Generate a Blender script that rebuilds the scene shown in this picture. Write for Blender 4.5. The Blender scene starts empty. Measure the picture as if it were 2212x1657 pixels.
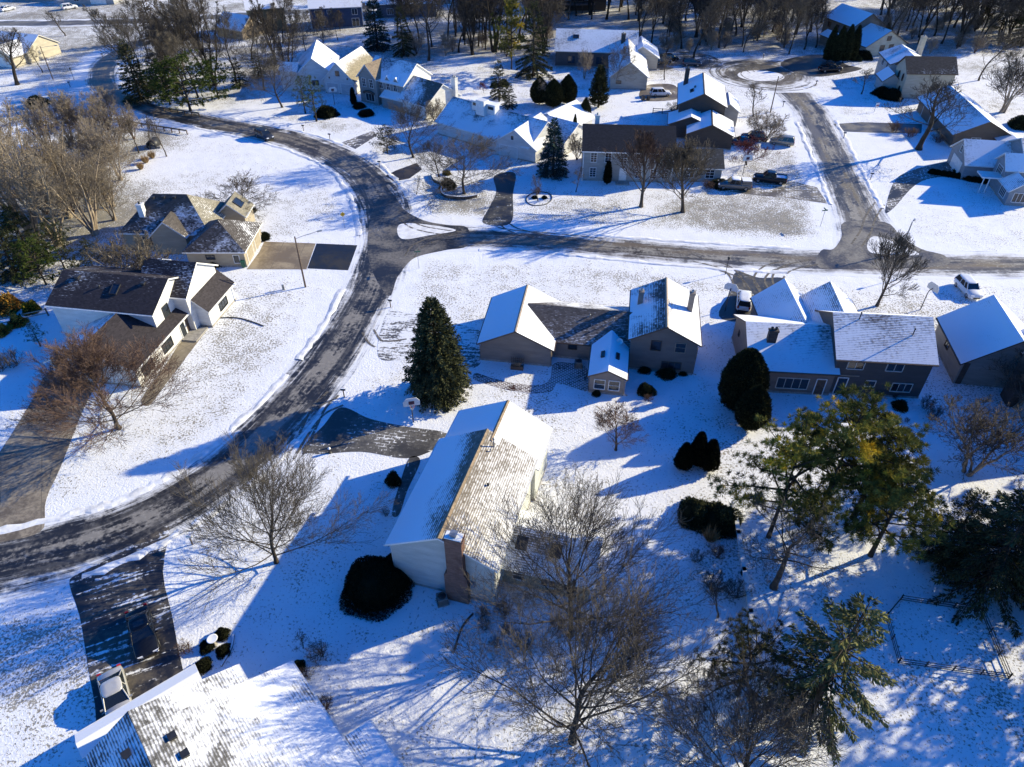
import bpy, math, random
import numpy as np
from mathutils import Vector, Matrix
S = bpy.context.scene
COL = S.collection
R = math.radians
# ------------------------------------------------------------------ survey: image point (2212 x 1657) -> place on the ground
CAM_F, CAM_P, CAM_H = 1534.0, R(39.7), 53.0
SP, CP = math.sin(CAM_P), math.cos(CAM_P)
def G(px, py, z=0.0):
    u = (px-1106)/CAM_F; v = (py-828.5)/CAM_F
    t = (CAM_H-z)/(SP+v*CP)
    return Vector((t*u, t*(CP-v*SP), z))
def hgt(bx, by, ty):
    b = G(bx, by); v = (ty-828.5)/CAM_F
    t = b.y/(CP-v*SP); return CAM_H-t*(SP+v*CP)
def px_m(px, py):
    """pixels per metre across the view at a ground point"""
    b = G(px, py); return CAM_F/(b.y*CP+CAM_H*SP)

# ------------------------------------------------------------------ objects
def thing(name, label, cat, loc=(0, 0, 0), rz=0.0, group=None):
    o = bpy.data.objects.new(name, None); COL.objects.link(o)
    o.empty_display_size = .3
    o.location = loc; o.rotation_euler = (0, 0, rz)
    o['label'] = label; o['category'] = cat
    if group: o['group'] = group
    return o
def tag(o, label=None, cat=None, group=None, kind=None):
    if label: o['label'] = label
    if cat: o['category'] = cat
    if group: o['group'] = group
    if kind: o['kind'] = kind
    return o
def copy_thing(root, loc, rz, sc, label, group=None):
    r = root.copy(); COL.objects.link(r)
    r.location = loc; r.rotation_euler = (0, 0, rz); r.scale = sc
    r['label'] = label
    if group: r['group'] = group
    elif 'group' in r.keys(): del r['group']
    for ch in list(root.children):
        c = ch.copy(); COL.objects.link(c); c.parent = r
        for g in list(ch.children):
            d = g.copy(); COL.objects.link(d); d.parent = c
    return r

class MB:
    """collects faces for ONE mesh"""
    def __init__(s): s.v = []; s.f = []; s.m = []; s.uv = []; s.hasuv = False; s.sm = []
    def face(s, pts, mi=0, uv=None, smooth=False):
        n = len(s.v); s.v += [tuple(p) for p in pts]; s.f.append(tuple(range(n, n+len(pts)))); s.m.append(mi)
        s.uv.append(uv); s.sm.append(smooth)
        if uv: s.hasuv = True
    def raw(s, vs, fs, mi=0, smooth=False):
        n = len(s.v); s.v += [tuple(p) for p in vs]
        for f in fs: s.f.append(tuple(i+n for i in f)); s.m.append(mi); s.uv.append(None); s.sm.append(smooth)
    def obox(s, c, ax, ay, az, mi=0):
        c, ax, ay, az = Vector(c), Vector(ax), Vector(ay), Vector(az)
        if ax.cross(ay).dot(az) < 0: ay = -ay
        P = [c-ax-ay-az, c+ax-ay-az, c+ax+ay-az, c-ax+ay-az, c-ax-ay+az, c+ax-ay+az, c+ax+ay+az, c-ax+ay+az]
        s.raw(P, [(0, 3, 2, 1), (4, 5, 6, 7), (0, 1, 5, 4), (1, 2, 6, 5), (2, 3, 7, 6), (3, 0, 4, 7)], mi)
    def box(s, x0, x1, y0, y1, z0, z1, mi=0):
        s.obox(((x0+x1)/2, (y0+y1)/2, (z0+z1)/2), ((x1-x0)/2, 0, 0), (0, (y1-y0)/2, 0), (0, 0, (z1-z0)/2), mi)
    def tube(s, pts, r, k=8, mi=0, caps=True, smooth=True):
        pts = [Vector(p) for p in pts]; n = len(pts)
        rr = r if isinstance(r, (list, tuple)) else [r]*n
        vs = []
        for i, p in enumerate(pts):
            d = (pts[min(i+1, n-1)]-pts[max(i-1, 0)]).normalized()
            a = Vector((0, 0, 1)) if abs(d.z) < .9 else Vector((1, 0, 0))
            e1 = d.cross(a).normalized(); e2 = d.cross(e1)
            for j in range(k):
                t = 2*math.pi*j/k; vs.append(p+(e1*math.cos(t)+e2*math.sin(t))*rr[i])
        fs = [(i*k+j, i*k+(j+1) % k, (i+1)*k+(j+1) % k, (i+1)*k+j) for i in range(n-1) for j in range(k)]
        s.raw(vs, fs, mi, smooth)
        if caps: s.raw([vs[j] for j in range(k)], [tuple(range(k))], mi); s.raw([vs[(n-1)*k+j] for j in range(k)], [tuple(range(k))[::-1]], mi)
    def lathe(s, c, prof, k=12, mi=0, smooth=True):
        c = Vector(c); n = len(prof); vs = []
        for r, z in prof:
            for j in range(k):
                t = 2*math.pi*j/k; vs.append(c+Vector((r*math.cos(t), r*math.sin(t), z)))
        fs = [(i*k+j, i*k+(j+1) % k, (i+1)*k+(j+1) % k, (i+1)*k+j) for i in range(n-1) for j in range(k)]
        s.raw(vs, fs, mi, smooth)
        s.raw(vs[:k], [tuple(range(k))[::-1]], mi); s.raw(vs[-k:], [tuple(range(k))], mi)
    def build(s, name, mats, parent=None, org=None):
        me = bpy.data.meshes.new(name)
        o_ = Vector((0, 0, 0)) if org is None else Vector(org)
        me.from_pydata([(p[0]-o_.x, p[1]-o_.y, p[2]-o_.z) for p in s.v], [], s.f)
        for m in (mats if isinstance(mats, (list, tuple)) else [mats]): me.materials.append(m)
        me.polygons.foreach_set('material_index', s.m)
        me.polygons.foreach_set('use_smooth', s.sm)
        if s.hasuv:
            l = me.uv_layers.new(name='UVMap'); i = 0
            for f, uv in zip(s.f, s.uv):
                for j in range(len(f)):
                    l.data[i].uv = uv[j] if uv else (0, 0); i += 1
        me.update()
        o = bpy.data.objects.new(name, me); COL.objects.link(o)
        if parent: o.parent = parent
        elif org is not None: o.location = o_
        return o

# ------------------------------------------------------------------ materials
class NT:
    def __init__(s, name):
        s.m = bpy.data.materials.new(name); s.m.use_nodes = True
        s.t = s.m.node_tree; s.t.nodes.clear()
        s.out = s.n('ShaderNodeOutputMaterial'); s.b = s.n('ShaderNodeBsdfPrincipled')
        s.l(s.b.outputs[0], s.out.inputs[0])
    def n(s, typ, **kw):
        x = s.t.nodes.new(typ)
        for k, v in kw.items(): setattr(x, k, v)
        return x
    def l(s, a, b): s.t.links.new(a, b)
    def put(s, sock, v):
        if isinstance(v, bpy.types.NodeSocket): s.l(v, sock)
        elif isinstance(v, (tuple, list)) and len(v) == 3 and sock.type == 'RGBA': sock.default_value = (*v, 1)
        else: sock.default_value = v
    def coord(s, kind='Object'): return s.n('ShaderNodeTexCoord').outputs[kind]
    def geo(s): return s.n('ShaderNodeNewGeometry').outputs['Position']
    def mapp(s, vec, scale=(1, 1, 1), loc=(0, 0, 0), rot=(0, 0, 0)):
        x = s.n('ShaderNodeMapping'); s.l(vec, x.inputs[0]); x.inputs['Scale'].default_value = scale
        x.inputs['Location'].default_value = loc; x.inputs['Rotation'].default_value = rot; return x.outputs[0]
    def noise(s, vec, scale, detail=4, rough=.55, dist=0.0):
        x = s.n('ShaderNodeTexNoise'); s.l(vec, x.inputs['Vector']); x.inputs['Scale'].default_value = scale
        x.inputs['Detail'].default_value = detail; x.inputs['Roughness'].default_value = rough; x.inputs['Distortion'].default_value = dist
        return x.outputs[0]
    def math(s, op, a, b=0.0, c=0.0, clamp=False):
        x = s.n('ShaderNodeMath', operation=op); x.use_clamp = clamp
        s.put(x.inputs[0], a); s.put(x.inputs[1], b); s.put(x.inputs[2], c); return x.outputs[0]
    def step(s, v, lo, hi):
        x = s.n('ShaderNodeMapRange'); x.interpolation_type = 'SMOOTHSTEP'
        s.put(x.inputs['Value'], v); s.put(x.inputs['From Min'], lo); s.put(x.inputs['From Max'], hi); return x.outputs[0]
    def mix(s, f, a, b):
        x = s.n('ShaderNodeMix', data_type='RGBA'); s.put(x.inputs[0], f); s.put(x.inputs[6], a); s.put(x.inputs[7], b); return x.outputs[2]
    def bump(s, h, strength=.4, dist=.05):
        x = s.n('ShaderNodeBump'); x.inputs['Strength'].default_value = strength; x.inputs['Distance'].default_value = dist
        s.l(h, x.inputs['Height']); s.l(x.outputs[0], s.b.inputs['Normal'])
    def attr(s, name, out='Fac'):
        x = s.n('ShaderNodeAttribute', attribute_name=name); return x.outputs[out]
    def col(s, v): s.put(s.b.inputs['Base Color'], v)
    def rough(s, v): s.put(s.b.inputs['Roughness'], v)
    def spec(s, v): s.b.inputs['Specular IOR Level'].default_value = v

SNOW = (.83, .84, .86)
def simple(name, c, rough=.7, var=.12, scale=3.0, metal=0.0, spec=.4):
    k = NT(name); g = k.coord()
    n = k.noise(g, scale, 5)
    d = tuple(max(0, x*(1-var*2)) for x in c); e = tuple(min(.95, x*(1+var)) for x in c)
    k.col(k.mix(k.step(n, .3, .7), d, e)); k.rough(rough); k.b.inputs['Metallic'].default_value = metal; k.spec(spec)
    return k.m
_sid = {}
def siding(c, lap=.2, name='siding'):
    key = (c, lap)
    if key in _sid: return _sid[key]
    k = NT(name); g = k.geo()
    sx = k.n('ShaderNodeSeparateXYZ'); k.l(g, sx.inputs[0])
    fr = k.math('FRACT', k.math('DIVIDE', sx.outputs[2], lap))
    n = k.noise(k.mapp(g, (.6, .6, 2.2)), 1.0, 6)
    base = k.mix(k.step(n, .25, .75), tuple(x*.84 for x in c), tuple(min(.9, x*1.08) for x in c))
    line = k.step(fr, .0, .09)
    k.col(k.mix(line, tuple(x*.62 for x in c), base))
    k.rough(.6); k.spec(.25); k.bump(fr, .35, .02)
    _sid[key] = k.m; return k.m
def shingle(base, cov, grad=0.0, amp=.55, seed=0.0, nscale=.16, stretch=1.0, soft=.16, warm=None, crs=.62):
    """roof covering: courses of shingles under a broken coat of snow. cov = snow cover, grad = change of cover per metre down the slope"""
    k = NT('shingle_roof'); uv = k.coord('UV')
    sx = k.n('ShaderNodeSeparateXYZ'); k.l(uv, sx.inputs[0]); a, b = sx.outputs[0], sx.outputs[1]
    br = k.n('ShaderNodeTexBrick'); k.l(uv, br.inputs['Vector']); br.inputs['Scale'].default_value = 1.0
    br.inputs['Brick Width'].default_value = .33; br.inputs['Row Height'].default_value = .21; br.inputs['Mortar Size'].default_value = .02
    br.inputs['Color1'].default_value = (0, 0, 0, 1); br.inputs['Color2'].default_value = (1, 1, 1, 1); br.inputs['Mortar'].default_value = (.5, .5, .5, 1)
    rnd = k.n('ShaderNodeSeparateColor'); k.l(br.outputs['Color'], rnd.inputs[0]); rnd = rnd.outputs[0]
    fr = k.math('FRACT', k.math('DIVIDE', b, .21))
    mp = k.mapp(uv, (nscale/stretch, nscale, 1), (seed*7.3, seed*3.1, seed))
    n1 = k.noise(mp, 1.0, 6, .6, .3)
    n2 = k.noise(uv, 3.1, 4)
    t = k.math('MULTIPLY_ADD', k.math('SUBTRACT', n1, .5), amp*3.2, cov)
    t = k.math('MULTIPLY_ADD', b, grad, t)
    t = k.math('MULTIPLY_ADD', k.math('SUBTRACT', rnd, .5), .2, t)
    t = k.math('MULTIPLY_ADD', k.math('SUBTRACT', n2, .5), .5, t)
    t = k.math('MULTIPLY_ADD', k.math('ABSOLUTE', k.math('SUBTRACT', fr, .5)), -crs, k.math('ADD', t, -.165+crs*.25))
    m = k.step(t, .5-soft, .5+soft)
    sh = k.mix(rnd, tuple(x*.7 for x in base), tuple(min(.9, x*1.35) for x in base))
    if warm: sh = k.mix(k.step(k.noise(uv, .35, 3), .5, .7), sh, warm)
    k.col(k.mix(m, sh, SNOW)); k.rough(.75); k.spec(.2)
    k.bump(k.math('MULTIPLY_ADD', m, .6, k.math('MULTIPLY', fr, -.5)), .5, .05)
    return k.m
# ------------------------------------------------------------------ ground, roads, drives
def snow_ground():
    k = NT('snowy_grass'); g = k.geo()
    ga = k.attr('grass')
    fine = k.noise(k.mapp(g, (1, 1, 1)), 4.4, 3, .66, .4)
    mid = k.noise(g, .55, 4, .6)
    big = k.noise(g, .06, 4, .55)
    t = k.math('MULTIPLY_ADD', k.math('SUBTRACT', mid, .5), .38, fine)
    t = k.math('MULTIPLY_ADD', k.math('SUBTRACT', big, .5), .55, t)
    thr = k.math('MULTIPLY_ADD', ga, -.43, .722)
    m = k.step(t, k.math('SUBTRACT', thr, .07), k.math('ADD', thr, .07))
    m = k.math('MULTIPLY', m, .82)
    turf = k.mix(k.step(k.noise(g, 1.1, 4), .35, .65), (.085, .07, .04), (.2, .165, .10))
    snow = k.mix(k.step(k.noise(g, .35, 5, .6), .3, .7), (.80, .81, .835), (.86, .865, .875))
    k.col(k.mix(m, snow, turf)); k.rough(.8); k.spec(.2)
    h = k.math('MULTIPLY_ADD', big, 1.6, k.math('MULTIPLY', mid, .6))
    h = k.math('MULTIPLY_ADD', h, 1.0, k.math('MULTIPLY_ADD', m, -.35, k.math('MULTIPLY', fine, .5)))
    k.bump(h, .75, .16)
    return k.m
GRASS = [  # px, py, radius m, amount
    (480, 900, 13, .55), (560, 720, 12, .5), (400, 1000, 10, .55), (300, 1080, 8, .45), (520, 640, 9, .4), (700, 650, 7, .35),
    (1450, 472, 9, .72), (1560, 470, 9, .74), (1680, 480, 9, .78), (1330, 465, 8, .55), (1240, 450, 7, .5), (1740, 470, 6, .7), (1640, 440, 8, .6),
    (1000, 455, 9, .6), (950, 430, 6, .5), (1150, 600, 12, .34), (1300, 575, 10, .5), (1000, 590, 9, .42), (1450, 590, 8, .5), (1540, 590, 8, .52), (1400, 560, 9, .4),
    (1100, 560, 8, .5), (1250, 640, 8, .3), (1800, 600, 9, .42), (1960, 640, 9, .38), (2130, 600, 9, .35), (960, 620, 7, .36),
    (200, 110, 26, .62), (60, 120, 22, .58), (150, 60, 28, .6), (350, 20, 40, .6), (60, 25, 40, .66), (100, 230, 16, .5), (60, 320, 16, .3),
    (180, 400, 16, .8), (120, 480, 13, .85), (250, 330, 10, .75), (60, 560, 11, .8), (280, 470, 8, .75), (330, 300, 6, .55), (190, 560, 7, .7),
    (480, 210, 12, .45), (400, 170, 18, .75), (520, 130, 22, .75), (350, 110, 22, .6), (640, 245, 9, .4), (570, 190, 8, .4),
    (700, 90, 30, .55), (900, 130, 24, .6), (1000, 60, 40, .7), (1200, 40, 45, .75), (1450, 60, 36, .75), (1650, 70, 36, .7), (1900, 60, 36, .7), (2100, 60, 45, .7),
    (1300, 20, 70, .7), (800, 10, 60, .55), (1000, 145, 14, .42), (1600, 130, 14, .5), (2080, 160, 14, .45), (2180, 200, 14, .3),
    (2050, 470, 10, .34), (1900, 240, 12, .3), (1700, 360, 8, .5), (1640, 350, 7, .55), (1640, 230, 9, .42), (1700, 270, 6, .42), (1560, 330, 7, .4),
    (1110, 900, 5, .3), (1180, 880, 6, .38), (1420, 950, 9, .28), (1960, 1180, 8, .3), (2000, 1000, 9, .4), (1930, 940, 7, .35), (1350, 1180, 8, .5),
    (1300, 1300, 8, .55), (1500, 1200, 6, .45), (1420, 1120, 6, .45), (960, 1480, 10, .34), (800, 1380, 9, .3), (1100, 1560, 9, .42), (1000, 1620, 8, .4), (1350, 1560, 8, .4),
    (560, 1300, 8, .22), (430, 1240, 5, .32), (640, 1450, 6, .4), (880, 1010, 4, .2), (60, 1400, 8, .36), (120, 1350, 6, .35), (100, 1560, 8, .25),
    (2000, 1420, 7, .32), (1900, 1600, 9, .3), (2130, 1360, 5, .45), (1700, 1250, 6, .38), (1560, 1100, 5, .4), (2150, 870, 6, .38), (2060, 860, 6, .42),
    (1060, 300, 8, .3), (860, 330, 9, .34), (720, 270, 6, .36), (760, 230, 7, .3), (950, 170, 10, .42), (1400, 300, 12, .3), (1450, 250, 10, .2),
    (330, 780, 6, .4), (160, 1000, 5, .2), (40, 900, 5, .2), (470, 470, 9, .18), (620, 430, 12, .22), (680, 480, 7, .3), (400, 350, 10, .16), (700, 420, 6, .3),
    (2000, 680, 8, .3), (2180, 700, 6, .3), (1780, 640, 6, .3), (2130, 420, 9, .3), (1960, 420, 7, .3)]
def axis(lo, hi, d, far0, far1):
    a = list(np.arange(lo, hi+.01, d)); s = d; x = hi
    while x < far1: s *= 1.5; x += s; a.append(x)
    s = d; x = lo; b = []
    while x > far0: s *= 1.5; x -= s; b.append(x)
    return np.array(b[::-1]+a)
def build_ground():
    X = axis(-150, 150, 1.5, -900, 900); Y = axis(5, 260, 1.5, -500, 1300)
    nx, ny = len(X), len(Y); gx, gy = np.meshgrid(X, Y)
    a = np.full(gx.shape, .12)
    for px, py, r, am in GRASS:
        if py > 880 and px > 330: am *= .62
        p = G(px, py); d2 = ((gx-p.x)**2+(gy-p.y)**2)/(r*r)
        w = np.exp(-d2*1.2); a = a*(1-w)+am*w
    for C in (M_C, E_C, N_C):
        for c in spline([Vector(q) for q in C], 6):
            dd = np.hypot(gx-c.x, gy-c.y)-c.z/2; a = np.minimum(a, np.clip(.02+(dd-1.2)*.16, .02, 1))
    a = np.where(gy > 235, np.maximum(a, .5), a)
    v = np.stack([gx.ravel(), gy.ravel(), np.zeros(nx*ny)], 1)
    i = np.arange(nx*ny).reshape(ny, nx)
    f = np.stack([i[:-1, :-1].ravel(), i[:-1, 1:].ravel(), i[1:, 1:].ravel(), i[1:, :-1].ravel()], 1)
    me = bpy.data.meshes.new('ground'); me.from_pydata(v.tolist(), [], f.tolist())
    at = me.attributes.new('grass', 'FLOAT', 'POINT'); at.data.foreach_set('value', a.ravel().astype(np.float32))
    me.materials.append(snow_ground()); o = bpy.data.objects.new('ground', me); COL.objects.link(o); o['kind'] = 'structure'
def spline(P, n=8, closed=False):
    P = [Vector(p) for p in P]; out = []; N = len(P)
    rng = range(N) if closed else range(N-1)
    for i in rng:
        if closed: p0, p1, p2, p3 = P[i-1], P[i], P[(i+1) % N], P[(i+2) % N]
        else: p0, p1, p2, p3 = P[max(i-1, 0)], P[i], P[i+1], P[min(i+2, N-1)]
        for j in range(n):
            t = j/n
            out.append(.5*((2*p1)+(p2-p0)*t+(2*p0-5*p1+4*p2-p3)*t*t+(3*p1-p0-3*p2+p3)*t**3))
    if not closed: out.append(P[-1])
    return out
def road_mat(seed, dark, worn, edge0, edge1, wet=.5, tan=None, cover=0.0, far=None):
    k = NT('snowy_asphalt'); uv = k.coord('UV'); g = k.geo()
    sx = k.n('ShaderNodeSeparateXYZ'); k.l(uv, sx.inputs[0]); s, v = sx.outputs[0], sx.outputs[1]
    e = k.math('MULTIPLY', k.math('ABSOLUTE', k.math('SUBTRACT', s, .5)), 2.0)
    st = k.noise(k.mapp(uv, (13, .09, 1), (seed, seed, 0)), 1.0, 5, .62, .35)
    st2 = k.noise(k.mapp(uv, (34, .22, 1), (seed*2, 0, 0)), 1.0, 4, .6, .2)
    bl = k.noise(k.mapp(g, (1, 1, 1), (seed, 0, 0)), .23, 6, .62, .6)
    fi = k.noise(g, 2.2, 5, .65)
    t = k.math('MULTIPLY_ADD', k.math('SUBTRACT', st, .5), 1.0, e)
    t = k.math('MULTIPLY_ADD', k.math('SUBTRACT', bl, .5), .9, t)
    t = k.math('MULTIPLY_ADD', k.math('SUBTRACT', st2, .5), .7, t)
    t = k.math('MULTIPLY_ADD', k.math('SUBTRACT', fi, .5), .35, t)
    t = k.math('ADD', t, cover)
    m = k.step(t, edge0, edge1)
    w = k.step(k.math('MULTIPLY_ADD', k.math('SUBTRACT', st, .5), .85, k.math('MULTIPLY_ADD', k.math('SUBTRACT', fi, .5), .6, bl)), .38, .60)
    trk = k.math('ABSOLUTE', k.math('SUBTRACT', k.math('ABSOLUTE', k.math('SUBTRACT', k.math('ADD', s, k.math('MULTIPLY', k.math('SUBTRACT', bl, .5), .22)), .5)), .21))
    trk = k.math('MULTIPLY', k.math('SUBTRACT', 1.0, k.step(k.math('MULTIPLY_ADD', k.math('SUBTRACT', st2, .5), .16, trk), .02, .10)), .75)
    w = k.math('MULTIPLY', w, k.math('SUBTRACT', 1.0, trk))
    base = k.mix(w, dark, worn)
    slush = k.math('MULTIPLY', k.step(st2, .60, .70), k.step(k.math('ADD', e, k.math('MULTIPLY', bl, .6)), .45, .9)); base = k.mix(k.math('MULTIPLY', slush, .8), base, (.5, .5, .5))
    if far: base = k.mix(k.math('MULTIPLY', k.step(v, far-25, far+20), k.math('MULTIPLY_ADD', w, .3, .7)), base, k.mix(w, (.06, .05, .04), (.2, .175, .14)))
    if tan: base = k.mix(k.step(k.noise(k.mapp(uv, (4, .06, 1)), 1.0, 4), .45, .6), base, tan)
    base = k.mix(k.math('MULTIPLY', k.step(fi, .5, .8), w), base, tuple(min(.9, x*1.6) for x in worn))
    k.col(k.mix(m, base, (.79, .80, .82))); 
    k.rough(k.math('MULTIPLY_ADD', w, .35, .45)); k.spec(wet)
    k.bump(k.math('MULTIPLY_ADD', m, 1.0, k.math('MULTIPLY', fi, .3)), .45, .06)
    return k.m
def ribbon(name, ctr, mat, z, n=10):
    """ctr: (x, y, width)"""
    C3 = spline([Vector((c[0], c[1], c[2])) for c in ctr], n); b = MB(); d = 0; prev = None; rows = []
    for i, c in enumerate(C3):
        t = (C3[min(i+1, len(C3)-1)]-C3[max(i-1, 0)]); t.z = 0; t.normalize(); nrm = Vector((-t.y, t.x, 0))
        p = Vector((c.x, c.y, z)); d += (p-prev).length if prev else 0; prev = p
        rows.append((p, nrm, c.z, d))
    for r0, r1 in zip(rows, rows[1:]):
        for j in range(6):
            q = []; u = []
            for r, a in ((r0, j), (r0, j+1), (r1, j+1), (r1, j)):
                f = a/6; q.append(r[0]+r[1]*r[2]*(.5-f)); u.append((f, r[3]))
            b.face(q[::-1], 0, u[::-1])
    o = b.build(name, mat); o['kind'] = 'structure'; return rows
M_C = [(-95, 24, 9.4), (-62, 33.5, 9.2), (-44.8, 39.0, 9.0), (-36.8, 42.3, 8.6), (-30.8, 47.9, 8.2), (-26.7, 55.0, 8.2), (-23, 65.5, 8.2), (-20.9, 75, 8.2), (-19.4, 88, 8.4),
       (-19.9, 100.5, 9), (-22.2, 112.1, 10), (-27.3, 123.6, 9.6), (-34.0, 132.1, 9.2), (-43.4, 139.6, 9), (-53.1, 144.7, 8.6), (-62.5, 149.2, 8), (-71.1, 153.4, 7.6), (-80.7, 158.6, 7.4),
       (-90.5, 166.5, 7.4), (-98.0, 176.5, 7.6), (-102.6, 187.5, 7.8), (-104.6, 198, 7.8), (-103, 212, 8), (-98, 226, 9)]
E_C = [(-21, 99.6, 9.5), (-15, 99.6, 9.6), (-10.5, 99.4, 9.0), (-0.4, 98.8, 8.0), (10.2, 97.2, 7.8), (20.5, 95.2, 8), (34.0, 93.2, 8.2), (46.1, 92.0, 8), (61.0, 91.2, 8.4), (75.4, 91.0, 8), (120, 90, 8)]
N_C = [(54.2, 92.5, 13), (55.4, 98.5, 11), (56.6, 105.5, 9.4), (58.0, 113.5, 8.8), (59.6, 123, 8.8), (61.7, 135.5, 9), (63.7, 148.1, 9), (65, 158.0, 9.2), (65, 168.9, 11)]
F_C = [(-260, 232, 9), (-153.6, 233.0, 9), (-126.4, 234.5, 9), (-106.7, 237.5, 9), (-87.2, 242.7, 9), (-60, 250, 9), (-20, 262, 9)]
build_ground()
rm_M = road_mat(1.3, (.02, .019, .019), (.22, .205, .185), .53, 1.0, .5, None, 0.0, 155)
rm_E = road_mat(5.1, (.045, .038, .032), (.25, .235, .21), .36, .92, .4, (.15, .12, .085))
rm_N = road_mat(9.7, (.05, .045, .04), (.26, .245, .22), .42, 1.0, .35, (.15, .13, .10))
ribbon('far_road', F_C, road_mat(3.3, (.08, .07, .06), (.2, .19, .17), .5, .9, .3), .003)
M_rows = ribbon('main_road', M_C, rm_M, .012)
E_rows = ribbon('side_road', E_C, rm_E, .008)
N_rows = ribbon('north_road', N_C, rm_N, .004)

def plate(name, pts, mat, z, uvdir=None, n=6, curved=True, wob=0.0):
    """a sheet laid on the ground"""
    P = [G(*p) for p in pts]
    P = spline(P, n, True) if curved else P
    b = MB(); p0 = P[0]
    if uvdir is None: uvdir = (P[1]-P[0])
    ux = Vector(uvdir); ux.z = 0; ux.normalize(); uy = Vector((-ux.y, ux.x, 0))
    area = sum(P[i].x*P[(i+1) % len(P)].y-P[(i+1) % len(P)].x*P[i].y for i in range(len(P)))
    if area < 0: P = P[::-1]
    from mathutils.geometry import tessellate_polygon
    for t in tessellate_polygon([[Vector((p.x, p.y, 0)) for p in P]]):
        q = [Vector((P[i].x, P[i].y, z)) for i in t]
        if (q[1]-q[0]).cross(q[2]-q[0]).z < 0: q = q[::-1]
        b.face(q, 0, [((p-p0).dot(ux), (p-p0).dot(uy)) for p in q])
    o = b.build(name, mat); o['kind'] = 'structure'; return o
def drive_mat(seed, dark, worn, cover, grid=0.0, wet=.4, stripe=0.0, joints=0.0, blot=.25, gs=(.45, .16)):
    k = NT('snow_dusted_paving'); uv = k.coord('UV'); g = k.geo()
    bl = k.noise(k.mapp(g, (1, 1, 1), (seed, seed, 0)), blot, 6, .6, .5); fi = k.noise(g, 2.6, 5, .66)
    t = k.math('MULTIPLY_ADD', k.math('SUBTRACT', fi, .5), .9, k.math('MULTIPLY_ADD', k.math('SUBTRACT', bl, .5), 1.1, cover))
    if stripe:
        sn = k.noise(k.mapp(uv, (.25, 2.6, 1), (seed, 0, 0)), 1.0, 4, .6, .2); t = k.math('MULTIPLY_ADD', k.math('SUBTRACT', sn, .5), stripe*3, t)
    if grid:
        br = k.n('ShaderNodeTexBrick'); k.l(k.mapp(uv, (1, 1, 1), (0, 0, 0), (0, 0, .3)), br.inputs['Vector']); br.inputs['Scale'].default_value = 1
        br.inputs['Brick Width'].default_value = gs[0]*2; br.inputs['Row Height'].default_value = gs[0]; br.inputs['Mortar Size'].default_value = gs[1]*.5
        br.inputs['Mortar Smooth'].default_value = .3
        t = k.math('MULTIPLY_ADD', br.outputs['Fac'], grid, t)
    m = k.step(t, .42, .62)
    w = k.step(k.math('MULTIPLY_ADD', k.math('SUBTRACT', fi, .5), .5, bl), .38, .66)
    base = k.mix(w, dark, worn)
    if joints:
        j = k.n('ShaderNodeTexBrick'); k.l(uv, j.inputs['Vector']); j.inputs['Scale'].default_value = 1; j.offset = 0
        j.inputs['Brick Width'].default_value = joints; j.inputs['Row Height'].default_value = joints; j.inputs['Mortar Size'].default_value = .05
        base = k.mix(j.outputs['Fac'], base, tuple(x*.55 for x in worn))
    k.col(k.mix(m, base, (.79, .8, .82))); k.rough(k.math('MULTIPLY_ADD', w, .35, .4)); k.spec(wet)
    k.bump(k.math('MULTIPLY_ADD', m, 1.0, k.math('MULTIPLY', fi, .3)), .4, .05)
    return k.m
CONC, CONCD = (.33, .28, .21), (.2, .165, .115)
asph = drive_mat(2.2, (.02, .021, .024), (.06, .06, .06), .16, 0, .5, .28)
conc = drive_mat(4.4, CONCD, CONC, -.1, 0, .3, 0, 3.2)
griddy = drive_mat(6.1, (.055, .052, .048), (.15, .14, .125), .2, .17, .3, .3, 0, .2, (.42, .12))
plate('left_driveway', [(-90, 1090), (0, 976), (69, 866), (112, 800), (214, 800), (190, 864), (172, 904), (130, 1012), (106, 1062), (97, 1096), (95, 1140), (60, 1160), (0, 1172), (-90, 1200)], drive_mat(4.4, (.13, .105, .075), CONC, -.06, 0, .35, .12, 3.6, .22), .016, (1, .5, 0), 3)
plate('neighbour_driveway', [(150, 1262), (168, 1240), (250, 1200), (335, 1148), (366, 1140), (352, 1235), (372, 1330), (395, 1445), (430, 1530), (330, 1600), (222, 1600), (205, 1520), (190, 1440), (172, 1330)], drive_mat(8.2, (.022, .022, .025), (.12, .10, .075), .30, 0, .45, .55), .016, (1, .45, 0), 3)
plate('garage_driveway', [(654, 978), (700, 918), (738, 880), (800, 905), (880, 922), (966, 936), (950, 964), (880, 990), (780, 976)], griddy, .016, (1, .1, 0))
plate('front_walk', [(884, 990), (908, 996), (880, 1060), (862, 1112), (846, 1108), (862, 1050)], griddy, .016, (.3, -1, 0))
plate('concrete_driveway', [(533, 582), (560, 545), (571, 522), (682, 526), (662, 582)], drive_mat(4.9, (.2, .15, .085), (.36, .29, .19), -.15, 0, .35, .1, 3.4), .016, (1, 0, 0), 1, False)
plate('driveway_apron', [(664, 580), (684, 526), (772, 530), (752, 584)], drive_mat(5.9, (.018, .018, .02), (.03, .03, .032), -.12, 0, .4), .016, (1, 0, 0), 1, False)
plate('corner_driveway', [(818, 772), (826, 700), (846, 672), (898, 680), (990, 700), (1040, 720), (1034, 790), (960, 790), (880, 778)], drive_mat(7.3, (.1, .095, .09), (.2, .19, .175), .52, .1, .3, .35), .016, (1, 0, 0))
plate('street_driveway', [(1590, 588), (1640, 600), (1694, 602), (1712, 640), (1722, 690), (1560, 690), (1578, 630)], drive_mat(3.7, (.04, .04, .04), (.09, .088, .085), .22, 0, .35, .3), .016, (1, .1, 0))
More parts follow.
